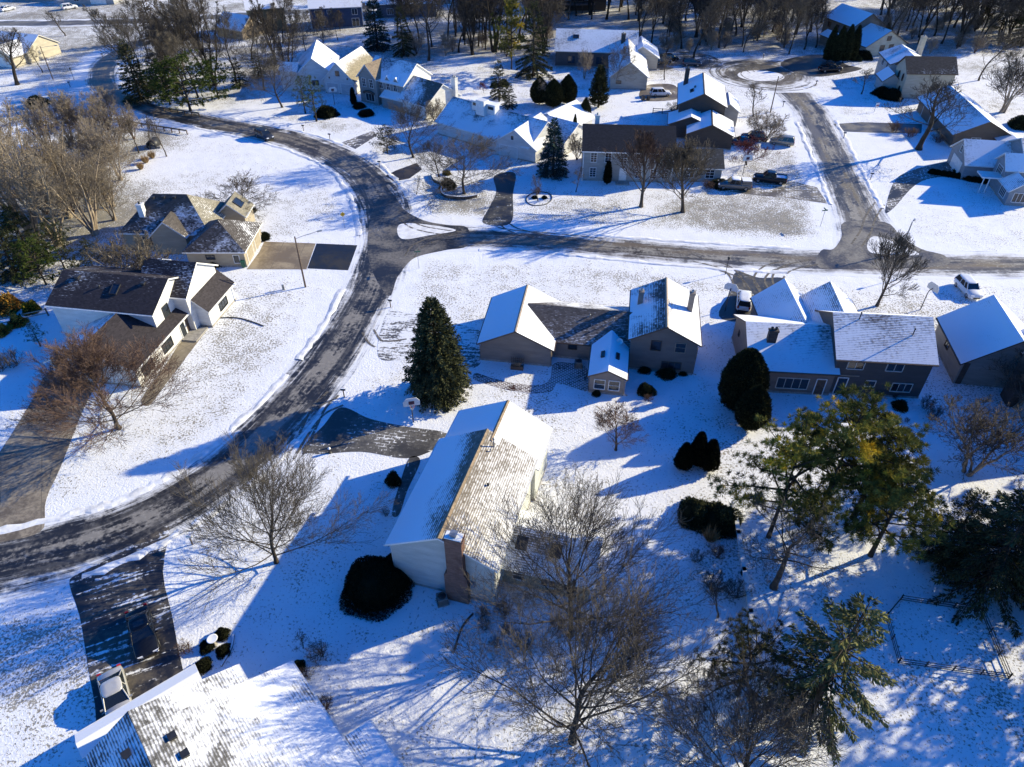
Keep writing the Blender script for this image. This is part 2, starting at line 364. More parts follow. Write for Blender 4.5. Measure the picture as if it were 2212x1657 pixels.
plate('curving_driveway', [(1068, 380), (1112, 374), (1108, 420), (1103, 482), (1044, 482), (1056, 450), (1072, 415)], drive_mat(1.7, (.025, .025, .028), (.1, .095, .085), .2, .1, .3, .3, 0, .3, (.9, .2)), .016, (1, 0, 0))
plate('pickup_driveway', [(1556, 412), (1590, 384), (1700, 388), (1765, 405), (1788, 440), (1700, 428), (1620, 420)], drive_mat(6.6, (.14, .12, .09), (.27, .24, .19), .28, .2, .3, .45, 0, .25, (.5, .16)), .016, (1, 0, 0), 1, False)
plate('east_driveway', [(1932, 392), (1970, 368), (2060, 348), (2092, 372), (1990, 392), (1930, 450), (1912, 455)], drive_mat(2.9, (.03, .03, .032), (.09, .085, .08), .2, .3, .35, 0, 0, .25, (.7, .2)), .016, (1, 0, 0))
plate('brown_house_driveway', [(1800, 268), (1860, 264), (1992, 268), (1990, 288), (1890, 287), (1815, 284)], drive_mat(1.9, (.08, .075, .07), (.2, .19, .17), .1, 0, .3, .3), .016, (1, 0, 0), 1, False)
plate('mid_apron', [(832, 380), (856, 368), (900, 352), (912, 366), (884, 386), (850, 392)], drive_mat(1.1, (.03, .025, .025), (.08, .07, .07), .1, 0, .3, .2), .016, (1, 0, 0), 1, False)
plate('paver_drive', [(738, 308), (806, 282), (816, 292), (768, 322)], drive_mat(3.1, (.1, .09, .08), (.2, .18, .15), .25, .3, .3, 0, 0, .25, (.8, .25)), .016, (1, 0, 0), 1, False)
plate('cedar_house_driveway', [(1700, 128), (1760, 118), (1790, 122), (1830, 140), (1860, 150), (1760, 166), (1690, 145)], drive_mat(3.2, (.03, .03, .032), (.1, .095, .09), .15, 0, .3, .3), .0075, (1, 0, 0))
plate('parking_pad', [(1396, 140), (1420, 116), (1470, 112), (1530, 118), (1560, 138), (1530, 150), (1480, 146), (1420, 152)], drive_mat(3.8, (.08, .075, .07), (.2, .19, .17), .4, 0, .3, .3), .016, (1, 0, 0))
plate('white_garage_drive', [(1386, 216), (1392, 186), (1450, 182), (1468, 200), (1455, 216)], drive_mat(4.1, (.12, .1, .08), (.27, .23, .18), .25, 0, .3, .3), .016, (1, 0, 0))
plate('brick_path', [(1028, 806), (1060, 816), (1110, 828), (1165, 832), (1188, 818), (1196, 786), (1230, 784), (1268, 796), (1270, 842), (1240, 838), (1205, 828), (1190, 846), (1150, 850), (1095, 842), (1045, 828), (1022, 818)],
      drive_mat(9.1, (.05, .025, .022), (.15, .085, .07), .12, .5, .2, 0, 0, .3, (.24, .1)), .016, (1, .2, 0))
plate('front_pavement', [(417, 696), (444, 690), (455, 700), (400, 775), (352, 838), (322, 876), (306, 862), (350, 800), (392, 735)], drive_mat(4.5, CONCD, CONC, .02, 0, .3, .1, 2.0), .016, (.7, 1, 0))
plate('junction', [(838, 640), (858, 600), (884, 566), (910, 552), (965, 540), (1010, 531), (1010, 492), (965, 486), (915, 476), (872, 452), (848, 418), (822, 424), (800, 470), (796, 560)], drive_mat(2.7, (.025, .024, .024), (.19, .175, .155), .06, 0, .4, .4, 0, .16), .019, (.25, -1, 0), 4)
plate('junction', [(1770, 578), (1774, 541), (1800, 538), (1818, 512), (1824, 480), (1912, 480), (1946, 510), (1990, 538), (2040, 552), (2040, 574), (1900, 580)], drive_mat(6.7, (.06, .05, .04), (.23, .215, .19), .06, 0, .35, .3, 0, .16), .0195, (1, .1, 0), 4)
# circle at the end of the north road, with its ring of slush
def disc(name, c, rx, ry, mat, z, n=64):
    b = MB(); N = 5
    for i in range(n):
        a0, a1 = 2*math.pi*i/n, 2*math.pi*(i+1)/n
        for j in range(N):
            q = []; u = []
            for (f, a) in ((j/N, a0), ((j+1)/N, a0), ((j+1)/N, a1), (j/N, a1)):
                q.append((c[0]+rx*f*math.cos(a), c[1]+ry*f*math.sin(a), z)); u.append((.5+f*.5, a*rx))
            b.face(q, 0, u)
    o = b.build(name, mat); o['kind'] = 'structure'
disc('turning_circle', (61.5, 184, 0), 13.5, 14.5, road_mat(4.2, (.05, .045, .04), (.2, .19, .17), .55, 1.05, .3, (.14, .12, .095)), .0035)
snowpatch = NT('packed_snow'); snowpatch.col(snowpatch.mix(snowpatch.step(snowpatch.noise(snowpatch.geo(), .9, 5), .35, .65), (.66, .66, .66), (.84, .845, .86))); snowpatch.rough(.8); snowpatch.bump(snowpatch.noise(snowpatch.geo(), 2.0, 4), .5, .08)
for pts in ([(862, 486), (910, 484), (985, 497), (930, 508), (868, 516)], [(1876, 520), (1900, 512), (1985, 548), (1935, 550), (1880, 545)]):
    plate('snow_island', pts, snowpatch.m, .0205)
disc('circle_snow', (60.8, 181.5, 0), 5.6, 4.4, snowpatch.m, .0165)
# tyre tracks pressed through the snow: broken dark bands
tk = NT('tyre_track'); _n = tk.noise(tk.geo(), .8, 5, .65)
_tr = tk.n('ShaderNodeBsdfTransparent'); _mx = tk.n('ShaderNodeMixShader'); tk.l(tk.step(_n, .36, .56), _mx.inputs[0]); tk.l(_tr.outputs[0], _mx.inputs[1]); tk.l(tk.b.outputs[0], _mx.inputs[2]); tk.l(_mx.outputs[0], tk.out.inputs[0])
tk.col((.13, .115, .095)); tk.rough(.8)
def track(pts, w=.28, gap=1.5, z=.023):
    C3 = spline(pts, 8); b = MB()
    for s in (-1, 1):
        rows = []
        for i, p in enumerate(C3):
            t = (C3[min(i+1, len(C3)-1)]-C3[max(i-1, 0)]).normalized(); n = Vector((-t.y, t.x, 0))
            c = p+n*s*gap/2; rows.append((Vector((c.x, c.y, z))+n*w/2, Vector((c.x, c.y, z))-n*w/2))
        for a, c in zip(rows, rows[1:]): b.face([a[1], c[1], c[0], a[0]])
    o = b.build('tyre_track', tk.m); o['kind'] = 'structure'
def arc(cx, cy, r, a0, a1, n=9): return [Vector((cx+r*math.cos(R(a0+(a1-a0)*i/n)), cy+r*math.sin(R(a0+(a1-a0)*i/n)), 0)) for i in range(n+1)]
z_ = .023
for r, a0, a1, ox, oy in ((9, -30, 200, 0, 0), (6.5, 20, 260, 1, -1), (11.3, 100, 300, 0, 0), (7.6, 190, 380, -1, 1), (4.8, 60, 200, 3, 3), (10.2, 210, 330, 2, -2)):
    track(arc(61+ox, 183+oy, r, a0, a1, 16), .3, 1.5, z_); z_ += .0005
for P in ([(1600, 640), (1590, 600), (1560, 575), (1500, 560)], [(1665, 690), (1640, 640), (1610, 600), (1560, 580)], [(1690, 690), (1660, 640), (1640, 605), (1660, 580), (1700, 570)],
          [(1700, 640), (1680, 605), (1700, 580), (1760, 566)], [(884, 555), (905, 530), (960, 512), (1050, 508)], [(870, 470), (900, 490), (960, 502), (1060, 512)], [(1060, 490), (1090, 500), (1180, 508), (1300, 520)],
          [(1090, 484), (1120, 500), (1220, 520), (1330, 530)], [(640, 980), (665, 930), (690, 880), (720, 850)], [(620, 990), (650, 940), (690, 890), (735, 868)], [(1900, 440), (1880, 470), (1870, 500), (1850, 530)], [(795, 715), (812, 740), (840, 745), (880, 740)]):
    track([G(*p) for p in P], .3, 1.5, z_); z_ += .0005
# low ridges of ploughed snow along the road edges
def bank(rows, side, i0, i1, seed):
    rnd = random.Random(seed); b = MB(); pr = []
    for i, (p, n, w, d) in enumerate(rows[i0:i1]):
        h = .05+.1*rnd.random(); ww = .35+.35*rnd.random(); o = (w/2-.35+rnd.uniform(-.2, .2))*side
        c = p+n*o
        pr.append([Vector((c.x+n.x*a*ww, c.y+n.y*a*ww, z)) for a, z in ((-1, -.02), (-.5, h*.8), (.1, h), (.6, h*.5), (1.1, -.02))])
    for a, c in zip(pr, pr[1:]):
        for j in range(4): b.raw([a[j], a[j+1], c[j+1], c[j]], [(0, 1, 2, 3)], 0, True)
    o = b.build('snow_bank', snowpatch.m); o['kind'] = 'structure'
bank(M_rows, 1, 12, 60, 1); bank(M_rows, 1, 62, 78, 2); bank(M_rows, 1, 90, 190, 3); bank(M_rows, -1, 26, 52, 4); bank(M_rows, -1, 100, 118, 5); bank(M_rows, -1, 122, 190, 6)
bank(E_rows, 1, 34, 68, 7); bank(E_rows, -1, 26, 66, 8); bank(N_rows, 1, 26, 62, 9); bank(N_rows, -1, 26, 64, 10)

fpm = NT('trodden_snow'); fpm.col((.5, .5, .52)); fpm.rough(.9); fpm = fpm.m
def trail(pts, seed):
    P = spline([G(*p) for p in pts], 30); r = random.Random(seed); b = MB(); d = 0; last = P[0]; k = 1
    for i in range(1, len(P)):
        if (P[i]-last).length < .62: continue
        t = (P[i]-last).normalized(); n = Vector((-t.y, t.x, 0)); last = P[i]; k = -k; c = P[i]+n*k*.14+n*r.uniform(-.05, .05)
        b.face([c+t*.17*math.cos(a*math.pi/4)+n*.075*math.sin(a*math.pi/4)+Vector((0, 0, .0045)) for a in range(8)])
    o = b.build('footprints', fpm); o['kind'] = 'structure'
for i, pts in enumerate([[(893, 905), (960, 890), (1060, 880), (1180, 880), (1270, 868)], [(905, 1010), (950, 1150), (900, 1330), (840, 1420)], [(1480, 850), (1440, 930), (1380, 1040), (1330, 1120)], [(430, 720), (520, 700), (640, 640)], [(160, 1240), (90, 1330), (30, 1420)],
    [(1140, 520), (1240, 470), (1330, 420)], [(1690, 470), (1620, 440), (1560, 425)], [(2030, 470), (1960, 420), (1900, 420)], [(680, 1420), (780, 1520), (900, 1600)], [(1640, 1400), (1760, 1470), (1960, 1540)]]): trail(pts, i)
# ------------------------------------------------------------------ houses
GLASS = NT('window_glass'); GLASS.col((.02, .026, .034)); GLASS.rough(.06); GLASS.spec(.7); GLASS = GLASS.m
WHITE = simple('white_paint', (.72, .72, .71), .5, .06); OFFW = simple('cream_paint', (.62, .59, .52), .5, .08)
TAN = simple('tan_trim', (.34, .27, .2), .6, .1); BROWN = simple('brown_trim', (.10, .065, .045), .6, .15); DARK = simple('dark_metal', (.03, .03, .032), .45, .1)
CONCRETE = simple('concrete', (.32, .30, .27), .9, .15); GREYM = simple('galvanised_metal', (.33, .34, .35), .4, .15, 3, .6); SNOWM = simple('lying_snow', SNOW, .8, .03)
BLACKP = simple('black_plastic', (.015, .015, .016), .4, .1)
def brick(c1, c2, mortar, name='brickwork', w=.24, h=.085):
    k = NT(name); g = k.geo(); sx = k.n('ShaderNodeSeparateXYZ'); k.l(g, sx.inputs[0])
    cb = k.n('ShaderNodeCombineXYZ'); k.l(k.math('ADD', sx.outputs[0], k.math('MULTIPLY', sx.outputs[1], .8)), cb.inputs[0]); k.l(sx.outputs[2], cb.inputs[1])
    br = k.n('ShaderNodeTexBrick'); k.l(cb.outputs[0], br.inputs['Vector']); br.inputs['Scale'].default_value = 1
    br.inputs['Brick Width'].default_value = w; br.inputs['Row Height'].default_value = h; br.inputs['Mortar Size'].default_value = .008
    for i, c in enumerate((c1, c2, mortar)): br.inputs[('Color1', 'Color2', 'Mortar')[i]].default_value = (*c, 1)
    k.col(k.mix(k.step(k.noise(g, 1.4, 5), .45, .8), br.outputs['Color'], tuple(x*.6 for x in c1))); k.rough(.85); k.bump(br.outputs['Fac'], -.4, .02); return k.m
REDBRICK = brick((.14, .066, .046), (.22, .115, .085), (.13, .105, .085), 'brickwork', .3, .11); DKBRICK = brick((.06, .042, .034), (.10, .07, .055), (.09, .08, .07), 'brown_stone', .5, .2)

class Block: pass
FOOT = []
class House:
    def __init__(s, name, label, q0, cat='house'):
        s.o = thing(name, label, cat, (q0[0], q0[1], 0)); s.org = Vector((q0[0], q0[1], 0))
    def part(s, name, mb, mats, parent=None): return mb.build(name, mats, parent or s.o, s.org)
    def block(s, q, wall, rl, rr, trim, oh=.35, off=0.0, hip=0.0, oha=None, th=.2, found=True, zeL=None, zeR=None, gutter=True):
        b = Block(); b.q = q; cx, cy, dg, L, W, ze, zr = q; c, sn = math.cos(R(dg)), math.sin(R(dg)); oha = oh if oha is None else oha
        b.w = lambda u, v, z: Vector((cx+c*u-sn*v, cy+sn*u+c*v, z)); b.U = Vector((c, sn, 0)); b.V = Vector((-sn, c, 0)); b.h = s
        zl, zrr = (ze if zeL is None else zeL), (ze if zeR is None else zeR)
        b.rz = lambda v: zr-(zr-(zl if v > off else zrr))*abs(v-off)/(W/2-(off if v > off else -off))
        w = b.w; hl, hw = L/2, W/2; FOOT.append(b)
        # walls
        m = MB()
        if hip:
            P = [w(-hl, -hw, 0), w(hl, -hw, 0), w(hl, hw, 0), w(-hl, hw, 0)]
            for i in range(4):
                a, d = P[i], P[(i+1) % 4]; m.face([a+Vector((0, 0, -.4)), d+Vector((0, 0, -.4)), d+Vector((0, 0, ze-.06)), a+Vector((0, 0, ze-.06))])
        else:
            for su in (-1, 1):
                g = [w(su*hl, -hw, -.4), w(su*hl, hw, -.4), w(su*hl, hw, zl-.1), w(su*hl, off, zr-.1), w(su*hl, -hw, zrr-.1)]
                m.face(g if su > 0 else g[::-1])
            m.face([w(-hl, -hw, -.4), w(hl, -hw, -.4), w(hl, -hw, zrr-.1), w(-hl, -hw, zrr-.1)])
            m.face([w(hl, hw, -.4), w(-hl, hw, -.4), w(-hl, hw, zl-.1), w(hl, hw, zl-.1)])
        s.part('wall', m, wall)
        if found:
            m = MB(); m.obox(w(0, 0, -.05), b.U*(hl+.035), b.V*(hw+.035), Vector((0, 0, .3))); s.part('foundation', m, CONCRETE)
        # roof: one solid
        m = MB(); up = Vector((0, 0, th))
        if hip:
            rl_ = max(.05, hl-hw*hip); ua, va = hl+oh, hw+oh; dz = oh*(zr-ze)/hw
            E = [w(-ua, -va, ze-dz), w(ua, -va, ze-dz), w(ua, va, ze-dz), w(-ua, va, ze-dz)]; A, B = w(-rl_, 0, zr), w(rl_, 0, zr)
            sl = math.hypot(va, zr-ze+dz); sh = math.hypot(ua-rl_, zr-ze+dz)
            m.face([E[0], E[1], B, A], 1, [(-ua, sl), (ua, sl), (rl_, 0), (-rl_, 0)])
            m.face([E[2], E[3], A, B], 0, [(ua, sl), (-ua, sl), (-rl_, 0), (rl_, 0)])
            m.face([E[1], E[2], B], 0, [(-va, sh), (va, sh), (0, 0)]); m.face([E[3], E[0], A], 1, [(-va, sh), (va, sh), (0, 0)])
            for i in range(4):
                a, d = E[i], E[(i+1) % 4]; m.face([a-up, d-up, d, a], 2)
            m.face([e-up for e in E[::-1]], 2)
        else:
            ua = hl+oha
            dzl = oh*(zr-zl)/(hw-off); dzr = oh*(zr-zrr)/(hw+off)
            sec = [(off, zr), (hw+oh, zl-dzl), (hw+oh, zl-dzl-th), (off, zr-th), (-hw-oh, zrr-dzr-th), (-hw-oh, zrr-dzr)]
            A = [w(-ua, v, z) for v, z in sec]; B = [w(ua, v, z) for v, z in sec]
            sl = math.hypot(hw+oh-off, zr-zl+dzl); sr = math.hypot(hw+oh+off, zr-zrr+dzr)
            m.face([A[0], B[0], B[1], A[1]][::-1], 0, [(-ua, 0), (ua, 0), (ua, sl), (-ua, sl)][::-1])
            m.face([A[5], B[5], B[0], A[0]][::-1], 1, [(-ua, sr), (ua, sr), (ua, 0), (-ua, 0)][::-1])
            for i in (1, 2, 3, 4): m.face([A[i], B[i], B[i+1], A[i+1]][::-1], 2)
            for P, fl in ((A, 0), (B, 1)):
                f1, f2 = [P[0], P[1], P[2], P[3]], [P[0], P[3], P[4], P[5]]
                for f in (f1, f2): m.face(f if fl else f[::-1], 2)
        m.build('roof', [rl, rr, trim], s.o, s.org)
        b.sec = (zl, zrr, oh)
        if gutter and not hip:
            for sd, zz, dz in ((1, zl, oh*(zr-zl)/(hw-off)), (-1, zrr, oh*(zr-zrr)/(hw+off))):
                m = MB(); m.obox(w(0, sd*(hw+oh+.06), zz-dz-.1), b.U*(hl+oha), b.V*.055, Vector((0, 0, .055)))
                s.part('gutter', m, trim)
        return b
def wallpt(b, side, a, z):
    cx, cy, dg, L, W = b.q[:5]
    if side == 'A': return b.w(-L/2, a, z), -b.U, b.V*-1
    if side == 'B': return b.w(L/2, a, z), b.U, b.V
    if side == 'L': return b.w(a, W/2, z), b.V, -b.U
    return b.w(a, -W/2, z), -b.V, b.U
def win(b, side, a, z, w=1.1, h=1.3, cols=2, rows=1, fm=None, name='window'):
    p, n, t = wallpt(b, side, a, z+h/2); up = Vector((0, 0, 1)); m = MB(); fm = fm or WHITE
    f = .075
    for sx in (-1, 1): m.obox(p+t*sx*(w/2+f/2)+n*.03, t*f/2, up*(h/2+f), n*.045)
    m.obox(p+up*(h/2+f/2)+n*.032, t*(w/2), up*f/2, n*.045); m.obox(p-up*(h/2+f/2)+n*.05, t*(w/2), up*f/2, n*.075)
    for i in range(1, cols): m.obox(p+t*(-w/2+w*i/cols)+n*.025, t*.028, up*h/2, n*.03)
    for i in range(1, rows): m.obox(p+up*(-h/2+h*i/rows)+n*.024, t*w/2, up*.022, n*.028)
    o = b.h.part(name, m, fm)
    m = MB(); m.obox(p+n*.008, t*w/2, up*h/2, n*.012); b.h.part('pane', m, GLASS, o); return o
def garage(b, side, a, w=2.6, h=2.2, mat=None):
    p, n, t = wallpt(b, side, a, h/2); up = Vector((0, 0, 1)); m = MB()
    for i in range(4):
        for j in range(4):
            m.obox(p+up*(-h/2+h*(i+.5)/4)+t*(-w/2+w*(j+.5)/4)+n*.02, t*(w/8-.04), up*(h/8-.03), n*.035)
    m.obox(p+n*.01, t*w/2, up*h/2, n*.025); o = b.h.part('garage_door', m, mat or WHITE)
    m = MB()
    for sx in (-1, 1): m.obox(p+t*sx*(w/2+.07)+n*.02, t*.06, up*(h/2+.1), n*.05)
    m.obox(p+up*(h/2+.06)+n*.022, t*w/2, up*.06, n*.05); b.h.part('door_frame', m, WHITE, o)
def door(b, side, a, w=.95, h=2.1, mat=None, z=.15):
    p, n, t = wallpt(b, side, a, z+h/2); up = Vector((0, 0, 1)); m = MB()
    m.obox(p+n*.02, t*w/2, up*h/2, n*.04)
    for i in (-1, 1): m.obox(p+n*.05+up*i*h*.23, t*w*.3, up*h*.16, n*.02)
    o = b.h.part('door', m, mat or WHITE)
    m = MB(); 
    for sx in (-1, 1): m.obox(p+t*sx*(w/2+.06)+n*.02, t*.05, up*(h/2+.08), n*.06)
    m.obox(p+up*(h/2+.06)+n*.022, t*(w/2), up*.05, n*.06); b.h.part('door_frame', m, WHITE, o)
    m = MB(); m.lathe(p+t*w*.38+n*.09, [(.03, -.04), (.045, 0), (.03, .04)], 6); b.h.part('handle', m, GREYM, o)
def chimney(b, u, v, w, d, top, mat, base=None, flue=1, snow=True):
    c = b.w(u, v, 0); zb = (b.rz(v)-.6) if base is None else base; m = MB()
    m.obox(c+Vector((0, 0, (zb+top)/2)), b.U*w/2, b.V*d/2, Vector((0, 0, (top-zb)/2))); m.obox(c+Vector((0, 0, top-.12)), b.U*(w/2+.06), b.V*(d/2+.06), Vector((0, 0, .1)))
    o = b.h.part('chimney', m, mat)
    m = MB()
    for i in range(flue): m.lathe(c+b.U*(i-(flue-1)/2)*.45+Vector((0, 0, top-.05)), [(.16, 0), (.16, .35), (.13, .36), (.13, .1)], 10)
    b.h.part('flue', m, DARK if not snow else GREYM, o)
def vent(b, u, v, h=.7, r=.06, mat=None):
    p = b.w(u, v, b.rz(v)-.1); m = MB(); m.tube([p, p+Vector((0, 0, h))], r, 8); m.lathe(p+Vector((0, 0, h)), [(r*1.7, 0), (r*1.7, .06), (.02, .12)], 8); b.h.part('vent_pipe', m, mat or GREYM)
def boxvent(b, u, v, w=.38):
    d = 1 if v > 0 else -1; p = b.w(u, v, b.rz(v)+.1); m = MB(); m.obox(p, b.U*w/2, b.V*w/2, Vector((0, 0, .13))); m.obox(p+Vector((0, 0, .15)), b.U*(w/2+.05), b.V*(w/2+.05), Vector((0, 0, .03))); b.h.part('roof_vent', m, DARK)
def skylight(b, u, v, w=.8, l=1.2):
    sg = 1 if v > 0 else -1; e = .3; s_ = (b.rz(v+e)-b.rz(v-e))/(2*e); t = (b.V+Vector((0, 0, s_))).normalized(); n = b.U.cross(t); n = n if n.z > 0 else -n
    p = b.w(u, v, b.rz(v))+n*.06; m = MB()
    for sx in (-1, 1): m.obox(p+b.U*sx*w/2, b.U*.05, t*(l/2+.05), n*.1); m.obox(p+t*sx*l/2, b.U*(w/2-.05), t*.05, n*.1)
    o = b.h.part('skylight', m, DARK); m = MB(); m.obox(p, b.U*(w/2-.05), t*(l/2-.05), n*.06); b.h.part('pane', m, GLASS, o)
def downspout(b, su, sv, mat):
    L, W, ze = b.q[3:6]; zz = b.sec[0] if sv > 0 else b.sec[1]; oh = b.sec[2]; hl, hw = L/2, W/2
    m = MB(); m.tube([b.w(su*(hl-.1), sv*(hw+oh), zz-.3), b.w(su*(hl-.1), sv*(hw+oh), zz-.45), b.w(su*(hl-.1), sv*(hw+.07), zz-.8), b.w(su*(hl-.1), sv*(hw+.07), .15), b.w(su*(hl-.1), sv*(hw+.5), .05)], .05, 6); b.h.part('downspout', m, mat)
def ridgecap(b, mat, off=0.0, oha=.35):
    L = b.q[3]; zr = b.q[6]; m = MB(); h = L/2+oha; a = b.w(-h, off, zr+.05); c = b.w(h, off, zr+.05)
    s1 = (b.rz(off+1)-b.rz(off)); s2 = (b.rz(off-1)-b.rz(off))
    for sg, sl in ((1, s1), (-1, s2)):
        e = b.V*sg*.17+Vector((0, 0, sl*.17)); m.face([a, c, c+e, a+e]); m.face([a-Vector((0, 0, .045)), c-Vector((0, 0, .045)), c+e-Vector((0, 0, .045)), a+e-Vector((0, 0, .045))]); m.face([a+e, c+e, c+e-Vector((0, 0, .045)), a+e-Vector((0, 0, .045))])
    b.h.part('ridge_cap', m, mat)

# --- 1: the two storey house in the foreground
H = House('two_storey_house', 'pale grey two storey house with brick chimney on its near gable, in the foreground centre', (-4.08, 41.64))
PG = siding((.47, .49, .47), .18); SH1 = (.19, .16, .125)
b = H.block((-4.08, 41.64, 74.1, 12.38, 9.0, 5.4, 7.75), PG, shingle(SH1, .40, .2, .5, 1.1, .2, 1.6), shingle(SH1, .47, .05, .25, 2.3, .12, 1, .25), WHITE)
ridgecap(b, simple('ridge_shingle', (.3, .22, .14), .8, .2)); downspout(b, -1, 1, WHITE); downspout(b, -1, -1, WHITE)
vent(b, 5.0, -1.1, 1.1, .07); vent(b, 4.3, -1.0, .35, .05); vent(b, .7, -1.9, .3, .08, DARK)
c1 = b.w(-6.45, -1.35, 0)
m = MB(); m.obox(c1+Vector((0, 0, 1.6)), b.U*.38, b.V*1.0, Vector((0, 0, 1.9))); m.obox(c1+Vector((0, 0, 5.9)), b.U*.36, b.V*.72, Vector((0, 0, 2.4)))
for i, f in enumerate((.95, .88, .8)): m.obox(c1+Vector((0, 0, 3.55+i*.1)), b.U*.37, b.V*f, Vector((0, 0, .05)))
m.obox(c1+Vector((0, 0, 8.22)), b.U*.44, b.V*.8, Vector((0, 0, .1))); ch = H.part('chimney', m, REDBRICK)
m = MB(); m.obox(c1+Vector((0, 0, 8.38)), b.U*.38, b.V*.7, Vector((0, 0, .06))); H.part('chimney_snow', m, SNOWM, ch)
m = MB(); m.obox(c1+Vector((0, 0, 8.55)), b.U*.22, b.V*.22, Vector((0, 0, .16))); m.obox(c1+Vector((0, 0, 8.75)), b.U*.3, b.V*.3, Vector((0, 0, .03))); H.part('chimney_cap', m, GREYM, ch)
b2 = H.block((-1.45, 49.6, 74.1, 5.1, 9.0, 5.05, 7.45), PG, shingle(SH1, .95, .06, .25, 3, .2), shingle(SH1, 1.25, 0, .2, 4, .2), WHITE, off=-.3); ridgecap(b2, simple('ridge_shingle', (.3, .22, .14), .8, .2), -.3)
b3 = H.block((3.3, 38.6, -15.9, 8.2, 5.8, 2.75, 4.3), siding((.44, .38, .28), .18), shingle(SH1, .9, .0, .4, 5, .2), shingle(SH1, .85, .0, .5, 6, .2), WHITE)
win(b3, 'R', -2.0, .9, 1.0, 1.1, 1, 2); win(b3, 'R', .6, .9, 1.2, 1.1, 2); win(b3, 'R', 2.6, .9, 1.2, 1.1, 2); skylight(b3, -2.2, -1.2, .9, 1.1); skylight(b3, .8, -1.2, .9, 1.1)
for u in (-3.8, 0, 3.4): win(b, 'R', u, 3.3, 1.0, 1.2, 1, 2)
win(b, 'R', -5.0, .9, .9, 1.3, 1, 2); win(b, 'R', -3.3, .9, .9, 1.3, 1, 2)
for u in (-4, -1.5, 1.5, 4): win(b, 'L', u, 3.3, 1.0, 1.3, 1, 2)
door(b, 'L', 0); garage(b2, 'L', 0, 4.6)
m = MB(); m.obox(c1+b.V*-1.35+b.U*.1+Vector((0, 0, 2.3)), b.U*.12, b.V*.16, Vector((0, 0, .28))); H.part('meter_box', m, GREYM)

# --- 2: taupe house in the middle
H = House('taupe_house', 'taupe split level house with snowy gables and sunroom in the centre of the photo', (9, 71))
TP = siding((.185, .155, .135), .2); TPL = siding((.235, .2, .175), .2); SH2 = (.105, .09, .08)
b = H.block((1.16, 72.45, 81.1, 9.63, 8.49, 2.84, 4.95), TPL, shingle(SH2, .92, .07, .35, 11, .18), shingle(SH2, 1.1, .06, .3, 12, .18), BROWN); ridgecap(b, TAN); downspout(b, -1, 1, TAN); downspout(b, -1, -1, TAN); garage(b, 'L', 0, 4.8, 2.2)
bc = H.block((9.5, 72.4, -8.9, 14.5, 8.2, 2.75, 4.75), TPL, shingle(SH2, .5, .05, .4, 13, .18), shingle(SH2, .36, .03, .22, 14, .2, 1, .2), BROWN); downspout(bc, -1, -1, TAN); vent(bc, 3.0, -1.3, .6); vent(bc, .4, -2.1, .3); vent(bc, .1, -.9, .25)
win(bc, 'R', -1.6, 1.5, 1.0, .8, 1, 1, BROWN); win(bc, 'R', 2.0, 1.4, 1.5, .8, 2, 1, BROWN); win(bc, 'L', -3, 1, 1.5, 1.2); win(bc, 'L', 2, 1, 1.5, 1.2)
m = MB(); p = bc.w(3.9, -4.3, 2.95); m.lathe(p, [(.03, -.3), (.03, .25)], 6)
dn = Vector((-.35, -.6, .75)).normalized(); e1 = dn.cross(Vector((0, 0, 1))).normalized(); e2 = dn.cross(e1); rr = [[p+Vector((0, 0, .35))+dn*(d_)+(e1*math.cos(t*math.pi/6)+e2*math.sin(t*math.pi/6))*r_ for t in range(12)] for r_, d_ in ((.42, .1), (.25, .02), (.05, 0))]
for A_, B_ in zip(rr, rr[1:]):
    for t in range(12): m.raw([A_[t], A_[(t+1) % 12], B_[(t+1) % 12], B_[t]], [(0, 1, 2, 3)], 0, True)
H.part('satellite_dish', m, WHITE)
b = H.block((18.36, 71.01, 81.0, 10.14, 7.6, 4.75, 6.75), TP, shingle(SH2, .5, .11, .55, 15, .22), shingle(SH2, .92, .08, .55, 16, .2, 1, .2), BROWN); ridgecap(b, TAN); chimney(b, .9, -2.9, .7, .6, 7.7, TPL); chimney(b, 1.6, 3.0, .6, .6, 6.9, TPL)
win(b, 'A', .9, 3.2, 1.1, 1.25, 1, 1, BROWN); win(b, 'A', -1.9, 3.2, 1.1, 1.25, 1, 2, TAN); win(b, 'A', -1.2, .7, 2.2, .9, 3, 1, BROWN); downspout(b, -1, -1, TAN)
win(b, 'R', -2, 3.2, 1.1, 1.25); win(b, 'R', 2, 3.2, 1.1, 1.25); win(b, 'B', 0, 3.2, 1.4, 1.25); win(b, 'L', -3.2, 3.2, 1.0, 1.1)
b = H.block((11.35, 65.6, 80.8, 7.4, 3.9, 2.71, 3.6), TPL, shingle(SH2, 1.1, 0, .2, 17, .2), shingle(SH2, .95, 0, .35, 18, .2), BROWN, oh=.25)
win(b, 'A', .82, .75, 1.15, 1.25, 1, 2); win(b, 'A', -.82, .75, 1.15, 1.25, 1, 2); skylight(b, -.6, .75, 1.0, .35); skylight(b, -.6, -.9, 1.0, .35); downspout(b, -1, 1, TAN); downspout(b, -1, -1, TAN); win(b, 'R', -1, .8, 1.2, 1.2); win(b, 'L', -1, .8, 1.2, 1.2)

